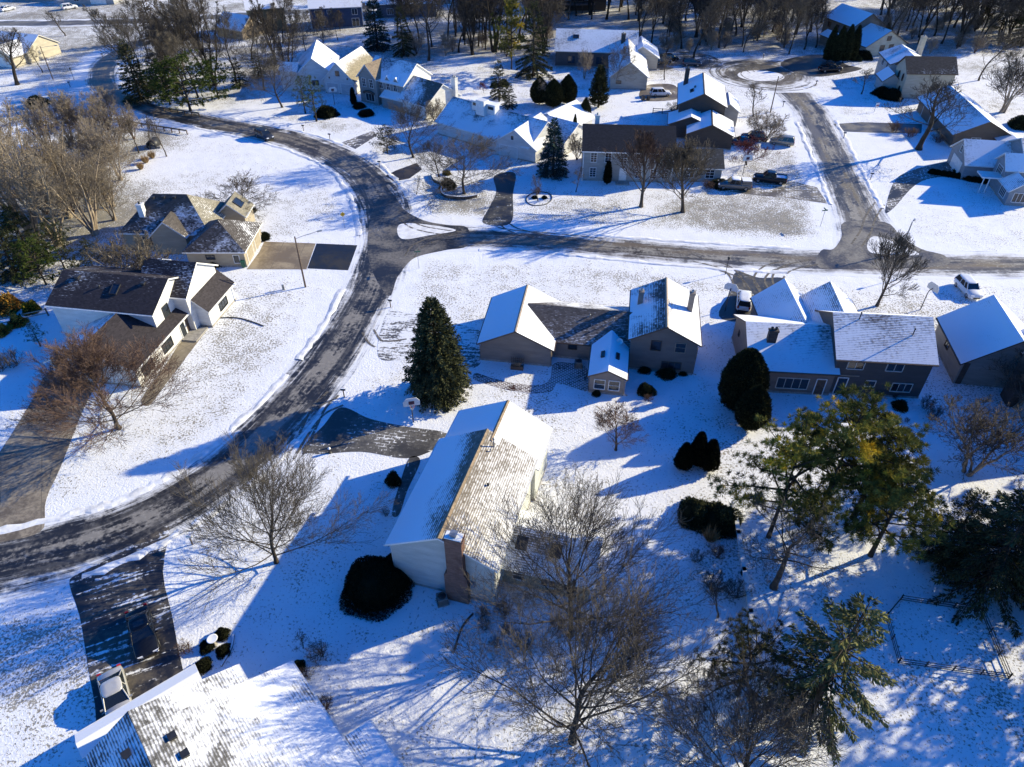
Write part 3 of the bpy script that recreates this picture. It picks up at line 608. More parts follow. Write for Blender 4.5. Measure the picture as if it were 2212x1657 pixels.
# --- 3: low house with blue-shaded snow on its roof
H = House('low_snowy_house', 'low taupe house with fully snowed roof and dark chimney, left of the speckled roof house', (31.6, 67.4))
b = H.block((32.0, 67.3, -5, 9.3, 10.4, 3.5, 6.1), TP, shingle(SH2, 1.0, .02, .35, 21, .2), shingle(SH2, .86, .03, .45, 22, .14), BROWN)
chimney(b, -2.3, -2.1, 1.0, .55, 6.6, DKBRICK, flue=2, snow=False); win(b, 'R', .3, .8, 3.4, 1.4, 4, 1, OFFW); door(b, 'R', 3.4, .95, 2.1, BROWN); win(b, 'R', -3.6, 1, 1, 1.2); win(b, 'A', 2.5, 2.4, .5, .5, 1, 1, BROWN)
b = H.block((34.6, 73.4, 88, 9.0, 6.6, 2.8, 5.5), TPL, shingle(SH2, .82, .03, .3, 23, .2), shingle(SH2, 1.1, 0, .2, 24, .2), BROWN); garage(b, 'B', 0, 4.4)
b = H.block((37.6, 70.2, -5, 5.0, 8.0, 2.6, 4.0), TPL, shingle(SH2, 1.1, 0, .2, 25, .2), shingle(SH2, 1.0, 0, .2, 26, .2), BROWN)
# --- 4: speckled roof house
H = House('speckled_roof_house', 'dark grey two storey house with speckled snow on its broad roof, right of centre', (41.6, 66.2))
DG = siding((.085, .08, .078), .2); DGL = siding((.17, .15, .135), .2)
b = H.block((41.56, 66.19, -5.2, 10.2, 9.12, 5.33, 8.1), DG, shingle(SH2, 1.1, 0, .2, 31, .2), shingle((.09, .07, .07), .74, .03, .34, 32, .17, 1.4, .22), BROWN)
vent(b, -2.6, -.6, .9, .06, DARK); vent(b, 3.0, -2.0, .9, .06, DARK)
for u, w_ in ((-3.0, 1.7), (1.2, 1.7)): win(b, 'R', u, 3.75, w_, 1.0, 2, 1, OFFW)
win(b, 'R', -.7, 1.4, 1.0, .75, 1, 1, OFFW); win(b, 'R', 2.8, .9, 2.1, 1.1, 3, 1, OFFW); door(b, 'R', -3.8, 1.0, 2.2, GLASS); m = MB(); p, n, t = wallpt(b, 'R', -3.4, 2.75); m.obox(p+n*.03, t*1.2, Vector((0, 0, .05)), n*.06); H.part('trim_board', m, TAN)
b = H.block((39.0, 71.9, 84, 7.0, 6.0, 4.3, 6.6), DGL, shingle(SH2, .72, .03, .3, 33, .2), shingle(SH2, 1.15, 0, .2, 34, .2), BROWN); win(b, 'L', .5, 2.2, .8, 1.5, 2, 3); garage(b, 'B', 0, 4.4)
b = H.block((43.6, 71.5, -5.2, 8.0, 4.5, 2.8, 4.2), DGL, shingle(SH2, 1.15, 0, .2, 35, .2), shingle(SH2, 1.1, 0, .2, 36, .2), BROWN)
# --- 5: blue roof house, right edge
H = House('chimney_stack_house', 'tan house with broad snowy gable and tall brown brick stack, at the right edge', (56.1, 67.9))
T5 = siding((.3, .28, .25), .2); T5D = siding((.28, .26, .235), .2)
b = H.block((56.9, 67.5, 80.5, 8.8, 9.4, 3.3, 6.9), T5D, shingle(SH2, .98, .015, .3, 41, .2), shingle(SH2, 1.1, 0, .2, 42, .2), BROWN); win(b, 'L', .4, 1.7, 1.0, .9, 2, 1, BROWN); garage(b, 'B', 0, 4.6)
m = MB(); m.obox(b.w(-4.43, 4.2, 1.5), b.U*.04, b.V*.3, Vector((0, 0, 1.5))); H.part('trim_board', m, BROWN)
b = H.block((61.2, 60.6, 80.5, 10.0, 9.0, 5.4, 8.2), siding((.36, .34, .31), .2), shingle(SH2, 1.0, 0, .2, 43, .2), shingle(SH2, 1.1, 0, .2, 44, .2), BROWN)
win(b, 'L', 3.4, 3.4, 1.0, 1.3, 1, 1, BROWN); win(b, 'L', 1.6, 1.0, 1.0, 1.3, 1, 1, BROWN); win(b, 'L', -3, 3.2, 1.4, 1.2, 2, 1, BROWN)
m = MB(); m.obox(b.w(-.7, 4.95, 4.3), b.U*1.05, b.V*.45, Vector((0, 0, 4.6))); ch = H.part('chimney', m, DKBRICK); m = MB(); m.obox(b.w(-.7, 4.95, 8.95), b.U*1.1, b.V*.5, Vector((0, 0, .1))); H.part('chimney_cap', m, CONCRETE, ch)

# --- 6: white house on the left
H = House('white_house', 'bright white two storey house with dark shingle roof and long front wall, at left', (-48, 73))
WS = siding((.66, .655, .64), .22); SH6 = (.035, .03, .033)
rL, rR = shingle(SH6, .3, 0, .4, 51, .2), shingle(SH6, .27, -.005, .42, 52, .13, 1, .2)
b = H.block((-48.79, 75.74, -8.9, 13.28, 8.86, 5.62, 7.6), WS, rL, rR, WHITE, oh=.4); skylight(b, .9, -2.0, .9, 1.4); boxvent(b, -4.6, -.9, .5); boxvent(b, 4.2, -1.0, .4); vent(b, -1.2, -1.9, .3, .08, DARK); win(b, 'B', -1.9, 3.3, 1.15, 1.6, 1, 2, DARK); chimney(b, 2.8, 5.4, 1.7, 1.1, 6.6, WHITE, 3.0, 1)
b = H.block((-42.9, 78.6, -8.9, 6.2, 7.6, 5.4, 7.9), WS, rL, shingle(SH6, .42, 0, .4, 53, .15), WHITE, oh=.35)
b = H.block((-47.2, 70.6, 81.1, 13.4, 10.6, 2.9, 5.4), WS, shingle(SH6, .8, 0, .4, 54, .2), shingle(SH6, .06, 0, .3, 55, .2), WHITE, oh=.45)
win(b, 'R', -4.6, .75, 2.0, 1.35, 3, 1, DARK); win(b, 'R', -.2, .75, 2.0, 1.35, 3, 1, DARK); door(b, 'R', 4.6, 1.0, 2.15, BROWN); door(b, 'R', 3.4, .9, 2.15, GLASS); win(b, 'A', 0, 1, 1.4, 1.1); garage(b, 'L', 0, 4.8)
m = MB(); p, n, t = wallpt(b, 'R', 4.0, .1); m.obox(p+n*1.0, t*1.5, Vector((0, 0, .1)), n*1.0); H.part('doorstep', m, CONCRETE)
b = H.block((-40.2, 78.8, 81.1, 6.6, 4.2, 2.85, 4.6), WS, rL, shingle(SH6, .22, 0, .3, 56, .2), WHITE, oh=.35); win(b, 'R', .3, .8, 2.0, 1.3, 3, 1, DARK)
b = H.block((-47.3, 71.0, -98.9, 3.0, 3.2, 3.6, 4.9), WS, shingle(SH6, .9, 0, .2, 57, .2), shingle(SH6, .2, 0, .2, 58, .2), WHITE, oh=.2, found=False)

# --- 7: hip roof house
H = House('hip_roof_house', 'beige single storey house with dark hip roofs and white chimney beside the concrete driveway', (-47, 98))
BG = siding((.36, .31, .23), .2); SH7 = (.075, .066, .06)
b = H.block((-51.3, 100.0, -2, 13.2, 9.5, 3.2, 6.9), BG, shingle((.22, .2, .155), .16, .02, .5, 61, .16), shingle(SH7, .33, .04, .55, 62, .2), WHITE, hip=.85)
chimney(b, -3.6, -2.6, .8, .9, 6.5, WHITE, flue=1, snow=False); win(b, 'R', -3, 1.0, 1.4, 1.1, 2, 1, DARK); win(b, 'R', 1.6, 1.0, 1.4, 1.1, 2, 1, DARK); boxvent(b, -2.4, -.6); boxvent(b, -.8, -.5); boxvent(b, .8, -.5); win(b, 'B', 2, 1, 1.6, 1.2)
b = H.block((-50.6, 95.6, 90, 3.0, 5.0, 3.2, 5.4), BG, shingle(SH7, .6, .04, .5, 63, .2), shingle(SH7, .35, .02, .5, 64, .2), WHITE, oh=.3, found=False)
b = H.block((-42.69, 94.63, 90.1, 8.41, 8.25, 2.84, 5.4), BG, shingle((.1, .09, .08), .42, .02, .4, 65, .2), shingle(SH7, .38, .01, .5, 66, .2), WHITE, hip=.96, oh=.4)
garage(b, 'R', -1.9, 2.6, 2.15, BG); garage(b, 'R', 1.9, 2.6, 2.15, BG); win(b, 'A', .8, 1.3, 1.2, .6, 2, 1, DARK); win(b, 'A', -2.9, .7, .8, 1.2, 1, 1)
b = H.block((-43.6, 103.0, 90, 4.0, 4.4, 3.0, 4.9), BG, shingle((.22, .2, .155), .1, 0, .3, 67, .2), shingle((.22, .2, .155), .1, 0, .3, 68, .2), WHITE, oh=.3); skylight(b, 0, -1.0, 1.6, 1.4)

# --- 8: white gambrel garage house
H = House('white_garage_house', 'white house with two garage doors under a steep snowy gable, top left of centre', (-38, 174))
W8 = siding((.60, .61, .61), .2); SH8 = (.1, .09, .085)
b = H.block((-37.6, 174.28, 75.4, 13.45, 7.3, 3.3, 6.9), W8, shingle(SH8, .9, 0, .4, 71, .15), shingle((.26, .225, .155), .85, -.16, .4, 72, .15), WHITE)
garage(b, 'A', 1.75, 2.7, 2.3, siding((.5, .52, .54), .5)); garage(b, 'A', -1.75, 2.7, 2.3, siding((.5, .52, .54), .5)); win(b, 'A', .1, 3.9, 1.1, 1.2, 1, 1, WHITE)
for v in (2.2, -2.2): m = MB(); p, n, t = wallpt(b, 'A', v, 3.5); m.obox(p+n*.1, t*.1, Vector((0, 0, .16)), n*.1); H.part('wall_lamp', m, DARK)
b = H.block((-46.3, 177.8, 97.6, 15.4, 8.8, 3.6, 7.2), W8, shingle(SH8, .85, 0, .4, 73, .15), shingle(SH8, 1.1, 0, .2, 74, .15), WHITE); win(b, 'A', 0, 1.2, 1.6, 1.2)
b = H.block((-50.8, 171.4, 170, 4.0, 3.0, 4.6, 6.0), W8, shingle(SH8, 1.1, 0, .2, 75, .2), shingle(SH8, 1.1, 0, .2, 76, .2), WHITE, found=False, oh=.2); win(b, 'B', 0, 2.8, 1.2, 1.2)
# --- 9: grey house with bay gable
H = House('grey_gable_house', 'grey two storey house with a narrow front gable, white windows and bright white side wall', (-25, 161))
G9 = siding((.25, .26, .255), .2); W9 = siding((.68, .665, .62), .2)
b = H.block((-30.18, 163.73, 57.5, 5.24, 5.02, 5.77, 8.3), G9, shingle(SH8, .9, 0, .2, 81, .15), shingle((.22, .17, .12), .12, 0, .4, 82, .15), WHITE)
for v in (1.05, -1.05): win(b, 'A', v, 3.5, .95, 1.7, 2, 3)
win(b, 'A', -.3, .6, 2.4, 1.5, 3, 1); m = MB(); p, n, t = wallpt(b, 'A', -.3, 2.5)
m.tube([p-t*1.5+n*.3-Vector((0, 0, .2)), p-t*.8+n*.5+Vector((0, 0, .15)), p+n*.55+Vector((0, 0, .28)), p+t*.8+n*.5+Vector((0, 0, .15)), p+t*1.5+n*.3-Vector((0, 0, .2))], .28, 8); H.part('bay_roof', m, BROWN)
b = H.block((-25.3, 164.3, -33, 11.0, 9.4, 5.3, 8.5), G9, shingle(SH8, .9, 0, .2, 83, .15), shingle((.08, .08, .09), .68, .05, .4, 84, .2), WHITE)
m = MB(); m.obox(b.w(5.53, 0, 2.6), b.U*.03, b.V*4.72, Vector((0, 0, 2.55))); m.face([b.w(5.56, -4.7, 5.1), b.w(5.56, 4.7, 5.1), b.w(5.56, 0, 8.2)]); H.part('side_wall', m, W9)
for u in (-.8, 1.2, 3.2): win(b, 'R', u, 3.5, .9, 1.4, 2, 2)
for u in (1.0, 3.4):
    bb = H.block((*b.w(u, -3.8, 0)[:2], 57, 1.6, 1.1, 5.7, 6.35), G9, shingle(SH8, 1.1, 0, .2, 85, .2), shingle(SH8, 1.1, 0, .2, 86, .2), WHITE, oh=.12, found=False, gutter=False)
b = H.block((-24.6, 158.3, -33, 7.0, 3.2, 2.6, 3.4), G9, shingle(SH8, .8, 0, .3, 87, .2), shingle(SH8, .9, 0, .3, 88, .2), WHITE, oh=.3)
b = H.block((-17.79, 157.3, -41.8, 8.4, 10.0, 3.1, 6.3), W9, shingle(SH8, .9, 0, .2, 89, .15), shingle((.11, .095, .08), .5, .03, .6, 90, .15), WHITE); chimney(b, 4.6, 3.2, 1.2, .8, 7.0, W9, 0, 2)
# --- 9b: long low house with white roof monitor
H = House('monitor_house', 'long low house with blue shadowed roof and white boxy roof monitor at its ridge', (-2, 140))
W10 = siding((.55, .55, .54), .22)
b = H.block((-2.58, 140.3, -37.7, 22.85, 11.11, 2.81, 5.99), W10, shingle(SH8, .8, 0, .3, 91, .15), shingle((.075, .07, .07), .62, .06, .45, 92, .2), WHITE)
cm = b.w(-2.6, -.9, 0); m = MB(); m.obox(cm+Vector((0, 0, 5.9)), b.U*2.9, b.V*.7, Vector((0, 0, 1.0))); H.part('roof_monitor', m, WHITE)
m = MB(); m.obox(cm-b.V*.9+Vector((0, 0, 6.2)), b.U*1.0, b.V*.8, Vector((0, 0, 1.4))); H.part('chimney', m, WHITE)
for s_ in (-1, 1): m = MB(); m.obox(cm+b.U*s_*1.9-b.V*.72+Vector((0, 0, 6.3)), b.U*.65, b.V*.04, Vector((0, 0, .28))); H.part('window', m, GLASS)
m = MB(); m.obox(cm+Vector((0, 0, 6.95)), b.U*3.05, b.V*.85, Vector((0, 0, .06))); H.part('monitor_snow', m, SNOWM)
b = H.block((3.0, 134.6, 61, 10.0, 8.6, 2.75, 5.6), W10, shingle(SH8, 1.1, 0, .2, 93, .15), shingle(SH8, .85, 0, .4, 94, .15), WHITE); win(b, 'A', .6, 3.5, .6, .8, 1, 1, WHITE); garage(b, 'A', 1.4, 3.6, 2.2, W10)
b = H.block((9.3, 137.6, -37.7, 8.0, 8.6, 2.8, 5.0), W10, shingle(SH8, 1.1, 0, .2, 95, .15), shingle(SH8, .7, 0, .4, 96, .15), WHITE)
b = H.block((10.0, 144.0, 52, 9.5, 8.6, 2.8, 5.2), W10, shingle(SH8, .9, 0, .3, 97, .15), shingle(SH8, 1.0, 0, .3, 98, .15), WHITE)

# --- 10: grey colonial
H = House('grey_colonial_house', 'light grey colonial with evenly spaced white windows and dark roof behind two bare trees', (20.2, 125))
G10 = siding((.33, .325, .305), .2)
b = H.block((20.6, 125.0, -4.0, 15.6, 10.0, 5.6, 8.3), G10, shingle((.03, .03, .034), .2, 0, .3, 101, .15), shingle((.018, .02, .027), -.12, .05, .5, 102, .2, .6), WHITE)
for u in (-6, -3.5, -.8, 2, 4.6, 6.6): win(b, 'R', u, 3.45, 1.0, 1.6, 2, 4)
for u in (-6, -3.5, 2.0, 4.6, 6.6): win(b, 'R', u, .75, 1.0, 1.6, 2, 4)
door(b, 'R', -.7, 1.05, 2.2); m = MB(); p, n, t = wallpt(b, 'R', -.7, .1); m.obox(p+n*.8, t*1.2, Vector((0, 0, .1)), n*.8); H.part('doorstep', m, CONCRETE); chimney(b, -5.5, 3.0, .8, .8, 8.9, WHITE)
for u in (-6.6, 6.6): m = MB(); m.obox(b.w(u*1.18, -5.02, 2.7), b.U*.07, b.V*.06, Vector((0, 0, 2.7))); H.part('corner_board', m, WHITE)
b = H.block((32.6, 123.6, -4.0, 9.0, 7.4, 2.8, 4.6), G10, shingle((.05, .05, .05), .4, 0, .3, 103, .15), shingle((.05, .05, .05), .3, 0, .3, 104, .15), WHITE); win(b, 'R', -1.0, .8, 1.4, 1.5, 2, 3); win(b, 'R', 2.5, .8, 1.4, 1.5, 2, 3); garage(b, 'B', 0, 4.4)
# --- 11: dark brick gable house
H = House('dark_gable_house', 'dark brown gabled house with snowy two level roofs and solar strips, beside the parked cars', (39, 147))
D11 = siding((.065, .055, .047), .22)
sol = shingle(SH8, .9, 0, .35, 112, .5, .25)
b = H.block((39.12, 150.57, 79.4, 13.2, 9.02, 5.46, 7.7), D11, shingle(SH8, 1.1, 0, .2, 111, .15), sol, BROWN); skylight(b, -2.0, 2.2, 1.6, .7); skylight(b, -.4, 1.6, .8, .3); chimney(b, 4.4, 3.4, 1.0, .9, 9.2, DARK, 3, 1, False); win(b, 'A', .6, 3.2, .8, .8, 1, 1); ridgecap(b, BROWN); win(b, 'R', 0, 3, 1.2, 1.2)
b2 = H.block((38.87, 139.17, 78.7, 8.0, 8.39, 2.87, 4.75), D11, shingle(SH8, 1.1, 0, .2, 113, .15), sol, BROWN); ridgecap(b2, BROWN); garage(b2, 'R', 0, 4.6, 2.2, D11)
b2 = H.block((35.6, 143.0, 79.4, 6.0, 8.0, 3.0, 4.6), D11, shingle(SH8, 1.1, 0, .2, 114, .15), shingle(SH8, 1.1, 0, .2, 115, .15), BROWN)
b2 = H.block((45.0, 151.0, 79.4, 7.0, 4.0, 3.2, 4.6), siding((.4, .38, .34), .2), shingle(SH8, 1.1, 0, .2, 116, .15), shingle(SH8, 1.1, 0, .2, 117, .15), WHITE, found=False)
# --- 12: L shaped house behind
H = House('cream_wing_house', 'cream house with a long snowy garage wing and dark fronted main range, top centre', (22, 190))
C12 = siding((.42, .39, .33), .2); SH12 = (.17, .16, .15)
b = H.block((21.5, 194.5, -6, 20.0, 12.0, 3.9, 7.4), siding((.10, .09, .085), .3), shingle(SH12, .8, 0, .3, 121, .15), shingle(SH12, .8, 0, .3, 122, .15), OFFW); skylight(b, -5.2, -2.2, 1.4, 1.0)
for u in (-6, -2.5, 1, 4): win(b, 'R', u, .8, 1.6, 1.7, 2, 1, BROWN)
b = H.block((28.2, 183.5, 84.5, 25.0, 8.4, 3.1, 6.2), C12, shingle(SH12, .95, 0, .3, 123, .15), shingle(SH12, .72, .09, .4, 124, .15), WHITE); win(b, 'A', 2.3, 1.3, 1.1, .6, 1, 1, BROWN); garage(b, 'R', -8, 4.6); win(b, 'L', -8, 1, 1.4, 1.1); chimney(b, 7.0, 1.2, 1.2, 1.0, 7.4, DKBRICK)
b = H.block((32.5, 191.0, 84.5, 9.0, 8.0, 3.1, 5.6), C12, shingle(SH12, 1.0, 0, .3, 125, .15), shingle(SH12, 1.0, 0, .3, 126, .15), WHITE)
# --- 13: house behind the cedars, top right
H = House('cedar_screened_house', 'beige house with two stepped snowy gables behind a clump of dark cedars, top right', (93, 210))
B13 = siding((.43, .41, .33), .2)
b = H.block((93.4, 212.6, 107, 12.2, 9.6, 5.6, 8.4), siding((.17, .16, .14), .25), shingle(SH8, 1.0, 0, .25, 131, .15), shingle(SH8, 1.0, 0, .25, 132, .15), BROWN)
for u in (-3.5, 0, 3.5): win(b, 'L', u, 3.4, 1.2, 1.2, 2, 1, BROWN)
b = H.block((96.6, 203.6, 107, 9.0, 12.6, 2.7, 6.1), B13, shingle(SH8, 1.0, 0, .25, 133, .15), shingle(SH8, 1.0, 0, .25, 134, .15), BROWN); win(b, 'A', 1.2, 1.2, 1.3, 1.3, 2, 2, BROWN); win(b, 'A', -1.6, 1.2, 1.3, 1.3, 2, 2, BROWN); win(b, 'A', -.2, 3.6, 1.2, 1.0, 2, 1, BROWN)
b = H.block((87.6, 207.2, 107, 8.0, 4.0, 2.6, 3.6), siding((.17, .16, .14), .25), shingle(SH8, 1.0, 0, .25, 135, .15), shingle(SH8, 1.0, 0, .25, 136, .15), BROWN)
# --- 14: two storey cream house with oval windows
H = House('oval_window_house', 'cream two storey house with dark roof and round headed windows, upper right', (93, 168))
C14 = siding((.46, .41, .31), .2); G14 = siding((.4, .4, .38), .2)
b = H.block((93.0, 167.67, -3.3, 10.4, 6.4, 5.75, 8.2), C14, shingle((.06, .05, .05), .3, 0, .3, 141, .15), shingle((.045, .04, .04), .12, .08, .3, 142, .2), BROWN)
for v, z in ((.9, 3.4), (-1.5, 3.4), (.9, .8), (-1.5, .8)):
    m = MB(); p, n, t = wallpt(b, 'A', v, z+.7); up = Vector((0, 0, 1)); pts = [p+n*.05+t*.42*math.cos(a*math.pi/8)+up*.8*math.sin(a*math.pi/8) for a in range(17)]; m.tube(pts, .07, 6, 0, False); o = H.part('window', m, BROWN)
    m = MB(); m.face([p+n*.03+t*.4*math.cos(a*math.pi/8)+up*.78*math.sin(a*math.pi/8) for a in range(16)][::-1]); m.face([p+n*.03+t*.4*math.cos(a*math.pi/8)+up*.78*math.sin(a*math.pi/8) for a in range(16)]); H.part('pane', m, GLASS, o)
b = H.block((92.6, 177.6, 82.4, 9.5, 8.6, 5.1, 7.0), G14, shingle(SH8, .85, 0, .4, 143, .2), shingle(SH8, 1.0, 0, .3, 144, .15), BROWN); win(b, 'L', -2.5, 3.2, 1.4, 1.3, 2, 1); chimney(b, 3.4, -3.9, 1.4, 1.0, 9.2, C14, 0, 1); win(b, 'L', 1, 3.2, 1.4, 1.3, 2, 1)
b = H.block((86.9, 171.0, 82.4, 5.2, 3.6, 2.9, 4.4), G14, shingle(SH8, 1.0, 0, .3, 145, .15), shingle(SH8, 1.0, 0, .3, 146, .15), BROWN)
# --- 15: long low brown house
H = House('brown_ranch_house', 'long low brown ranch house with snowy roof behind a large bare tree, right side', (91.6, 145.5))
B15 = siding((.12, .095, .075), .22)
b = H.block((91.58, 145.53, 82.8, 21.1, 10.2, 3.0, 5.5), B15, shingle((.1, .08, .07), .78, .05, .5, 151, .14), shingle(SH8, 1.1, 0, .25, 152, .15), BROWN, oh=.6); win(b, 'A', 1, 1, 1.6, 1.1, 2, 1, OFFW); garage(b, 'L', 5, 4.6, 2.2, B15)
b = H.block((95.2, 134.0, 82.8, 3.4, 5.0, 2.4, 3.2), B15, shingle(SH8, 1.0, 0, .25, 153, .15), shingle(SH8, 1.0, 0, .25, 154, .15), BROWN)
# --- 16: blue grey house, right edge
H = House('blue_grey_house', 'blue grey house with tall arched front windows and white trim, cut by the right edge', (88, 122))
G16 = siding((.24, .26, .28), .2)
sh16a, sh16b = shingle(SH12, .9, 0, .35, 161, .15), shingle(SH12, .78, 0, .35, 162, .15)
b = H.block((84.6, 124.4, -10.2, 7.6, 8.26, 3.0, 5.8), G16, sh16a, sh16b, WHITE); garage(b, 'A', 0, 4.6, 2.2); win(b, 'A', 0, 3.4, .9, 1.1, 2, 1)
b = H.block((91.6, 119.5, -10.2, 8.4, 10.0, 5.3, 7.8), G16, sh16a, sh16b, WHITE)
win(b, 'A', 2.0, 3.4, 1.3, 1.4, 3, 1); win(b, 'R', -2, 3.2, 1.6, 1.4, 3, 1); win(b, 'R', 2, .8, 1.6, 1.4, 3, 1)
b = H.block((86.0, 116.8, -10.2, 4.6, 4.6, 4.6, 6.4), G16, sh16a, sh16b, WHITE); win(b, 'A', 0, 2.6, 2.0, 1.5, 4, 1); win(b, 'R', 0, .7, 1.4, 1.4, 3, 1)
b = H.block((84.6, 112.6, 79.8, 4.6, 3.6, 2.8, 4.2), G16, sh16a, sh16b, WHITE); win(b, 'L', 0, .7, 2.2, 1.5, 4, 1); win(b, 'A', 0, .7, 2.0, 1.5, 3, 1); downspout(b, -1, -1, WHITE)
m = MB(); [m.tube([(80.6+i*.9, 115.6-i*.16, 0), (80.6+i*.9, 115.6-i*.16, 2.6)], .09, 8) for i in range(2)]; m.obox((82.2, 116.4, 2.75), Vector((1.9, -.34, 0)), Vector((.24, 1.35, 0)), Vector((0, 0, .12))); H.part('porch', m, WHITE)
# --- 17: house in the bottom left corner, seen from above
H = House('foreground_roof_house', 'house seen from above with a wide snow patched roof and roof vents, bottom left corner', (-17, 19))
dgv = 130.6
A17 = Vector((-22.3, 18.7, 0)); B17 = Vector((-25.3, 22.2, 0)); U17 = (B17-A17).normalized(); V17 = Vector((-U17.y, U17.x, 0))
c17 = B17-U17*8.9-V17*3.0
W17 = siding((.5, .48, .44), .2); SH17 = (.12, .115, .105)
r17a, r17b = shingle((.09, .09, .095), .62, .03, .4, 171, .2), shingle(SH17, .58, .028, .75, 172, .13, 1.0, .2, None, .4)
b = H.block((c17.x, c17.y, dgv, 14.0, 13.6, 3.4, 6.6), W17, r17a, r17b, WHITE, off=3.0, zeL=4.9, zeR=3.3, oha=.25, oh=.4)
for u, v in ((5.6, 1.4), (4.0, 1.2), (4.4, 3.9), (2.6, 3.9), (6.3, 4.0)): boxvent(b, u, v, .42)
e = b.w(8.05, 1.17, 0); b4 = H.block((e.x, e.y, dgv, 1.35, 9.6, 3.4, 6.58), W17, r17a, r17b, WHITE, off=1.83, zeL=4.95, zeR=4.36, oha=.15, oh=.35, found=False)
e = b.w(-3.9, -7.75, 0); b4 = H.block((e.x, e.y, dgv, 7.0, 2.6, 2.75, 3.12), W17, shingle(SH17, 1.0, 0, .3, 175, .2), shingle(SH17, .95, 0, .4, 176, .2), WHITE, oh=.3, off=1.15)
g1, g2 = Vector((-29.8, 21.9, 0)), Vector((-23.2, 27.1, 0)); gm = (g1+g2)/2; gd = (g2-g1).normalized()
b5 = H.block((gm.x, gm.y-.3, math.degrees(math.atan2(gd.y, gd.x)), 8.0, 1.6, 2.75, 3.1), W17, shingle(SH17, 1.2, 0, .1, 177, .2), shingle(SH17, 1.2, 0, .1, 178, .2), WHITE, oh=.2, found=False); garage(b5, 'L', 0, 4.6)
# --- far houses along the top
def far_house(name, label, q, wall, cov, trim=None, wins=(), extra=None, sb=SH12):
    H = House(name, label, q); b = H.block(q, wall, shingle(sb, cov, 0, .3, q[0], .15), shingle(sb, cov, 0, .3, q[1], .15), trim or WHITE)
    for w_ in wins: win(b, *w_)
    return H, b
H, b = far_house('blue_house', 'dark blue two storey house with white corner boards, at the top edge left of centre', (-52.0, 232.3, 10.5, 14.8, 9.4, 5.66, 8.2), siding((.03, .06, .13), .22), .95, WHITE, [('R', -5, 3.4, 2.0, 1.4, 3, 1), ('R', -2, 3.9, 1.0, .9, 2, 1), ('R', 5.3, 3.4, 1.5, 1.5, 2, 1), ('R', -4.6, .6, 1.8, 1.2, 2, 1), ('R', 5.3, .3, 2.0, 2.1, 2, 1)])
for u in (-7.45, 7.45): m = MB(); m.obox(b.w(u, -4.72, 2.7), b.U*.12, b.V*.08, Vector((0, 0, 2.7))); H.part('corner_board', m, WHITE)
p = G(560, 74); H, b = far_house('green_house', 'tall olive green house with a pale corner board among bare trees, top left', (p.x+1, p.y+6, 20, 10, 9, 6.5, 9), siding((.09, .095, .065), .25), .9, OFFW, [('R', 2, 3.6, 1.2, 1.2, 2, 1), ('R', -2, 3.6, 1.2, 1.2, 2, 1)])
p = G(528, 84); H, b = far_house('tan_cottage', 'small tan cottage with bright snowy roof behind tangled branches, top left', (p.x-2, p.y+4, -30, 10, 8, 2.8, 5.6), siding((.33, .26, .18), .25), 1.1, WHITE, [('R', 1, 1, 1.4, 1.2, 2, 1)])
p = G(60, 138); H, b = far_house('sunlit_garage_house', 'cream house with sunlit roof and broad garage door, at the left edge far back', (p.x-5, p.y+7, -18, 16, 10, 3.0, 5.8), siding((.5, .45, .34), .22), 1.0, OFFW, [('R', -4, 1, 1.6, 1.3, 2, 1)], None, (.26, .22, .15))
e = b.w(3.6, -6.0, 0); b = H.block((e.x, e.y, 72, 6, 7.4, 2.8, 5.0), siding((.5, .45, .34), .22), shingle((.26, .22, .15), 1.0, 0, .3, 1, .2), shingle((.26, .22, .15), 1.0, 0, .3, 2, .2), OFFW); garage(b, 'A', 0, 4.6, 2.2, WHITE)
p = G(840, 40); H, b = far_house('snow_roof_house', 'slate blue house with snow covered roof behind the blue spruce, top edge', (p.x+5, p.y+6, 6, 18, 10, 4.2, 8.0), siding((.1, .115, .15), .25), 1.0, WHITE, [('R', -5, 1, 1.8, 1.6, 3, 1), ('R', 0, 1, 1.8, 1.6, 3, 1)])
p = G(190, 12); H, b = far_house('grey_far_house', 'pale grey house with garage beyond the far road, top left edge', (p.x, p.y+6, 0, 16, 9, 3.2, 6.2), siding((.33, .33, .34), .25), .9, WHITE, [('R', -4, 1, 1.6, 1.3, 2, 1)]); garage(b, 'R', 3, 4.8)
p = G(60, 6); H, b = far_house('white_far_house', 'white house partly cut off by the top left corner', (p.x, p.y+8, -6, 16, 9, 3.2, 6.2), siding((.55, .55, .55), .25), .95, WHITE, [('R', 0, 1, 1.6, 1.3, 2, 1)])
p = G(1240, 30); H, b = far_house('deck_house', 'dark brown house with raised deck glimpsed through the woods, top centre', (p.x, p.y+8, 3, 20, 10, 5.0, 8.0), siding((.06, .05, .045), .25), .5, BROWN, [('R', -6, 3.2, 1.8, 1.3, 2, 1), ('R', -2, 3.2, 1.8, 1.3, 2, 1), ('R', 4, 3.2, 1.8, 1.3, 2, 1)])
m = MB(); m.obox(b.w(0, -7, 2.6), b.U*6, b.V*1.9, Vector((0, 0, .1)))
for u in (-5.8, -2, 2, 5.8): m.obox(b.w(u, -8.8, 1.25), b.U*.1, b.V*.1, Vector((0, 0, 1.25)))
for i in range(13): m.obox(b.w(-6+i, -8.9, 3.1), b.U*.05, b.V*.05, Vector((0, 0, .45)))
m.obox(b.w(0, -8.9, 3.58), b.U*6.05, b.V*.08, Vector((0, 0, .05))); H.part('deck', m, BROWN)
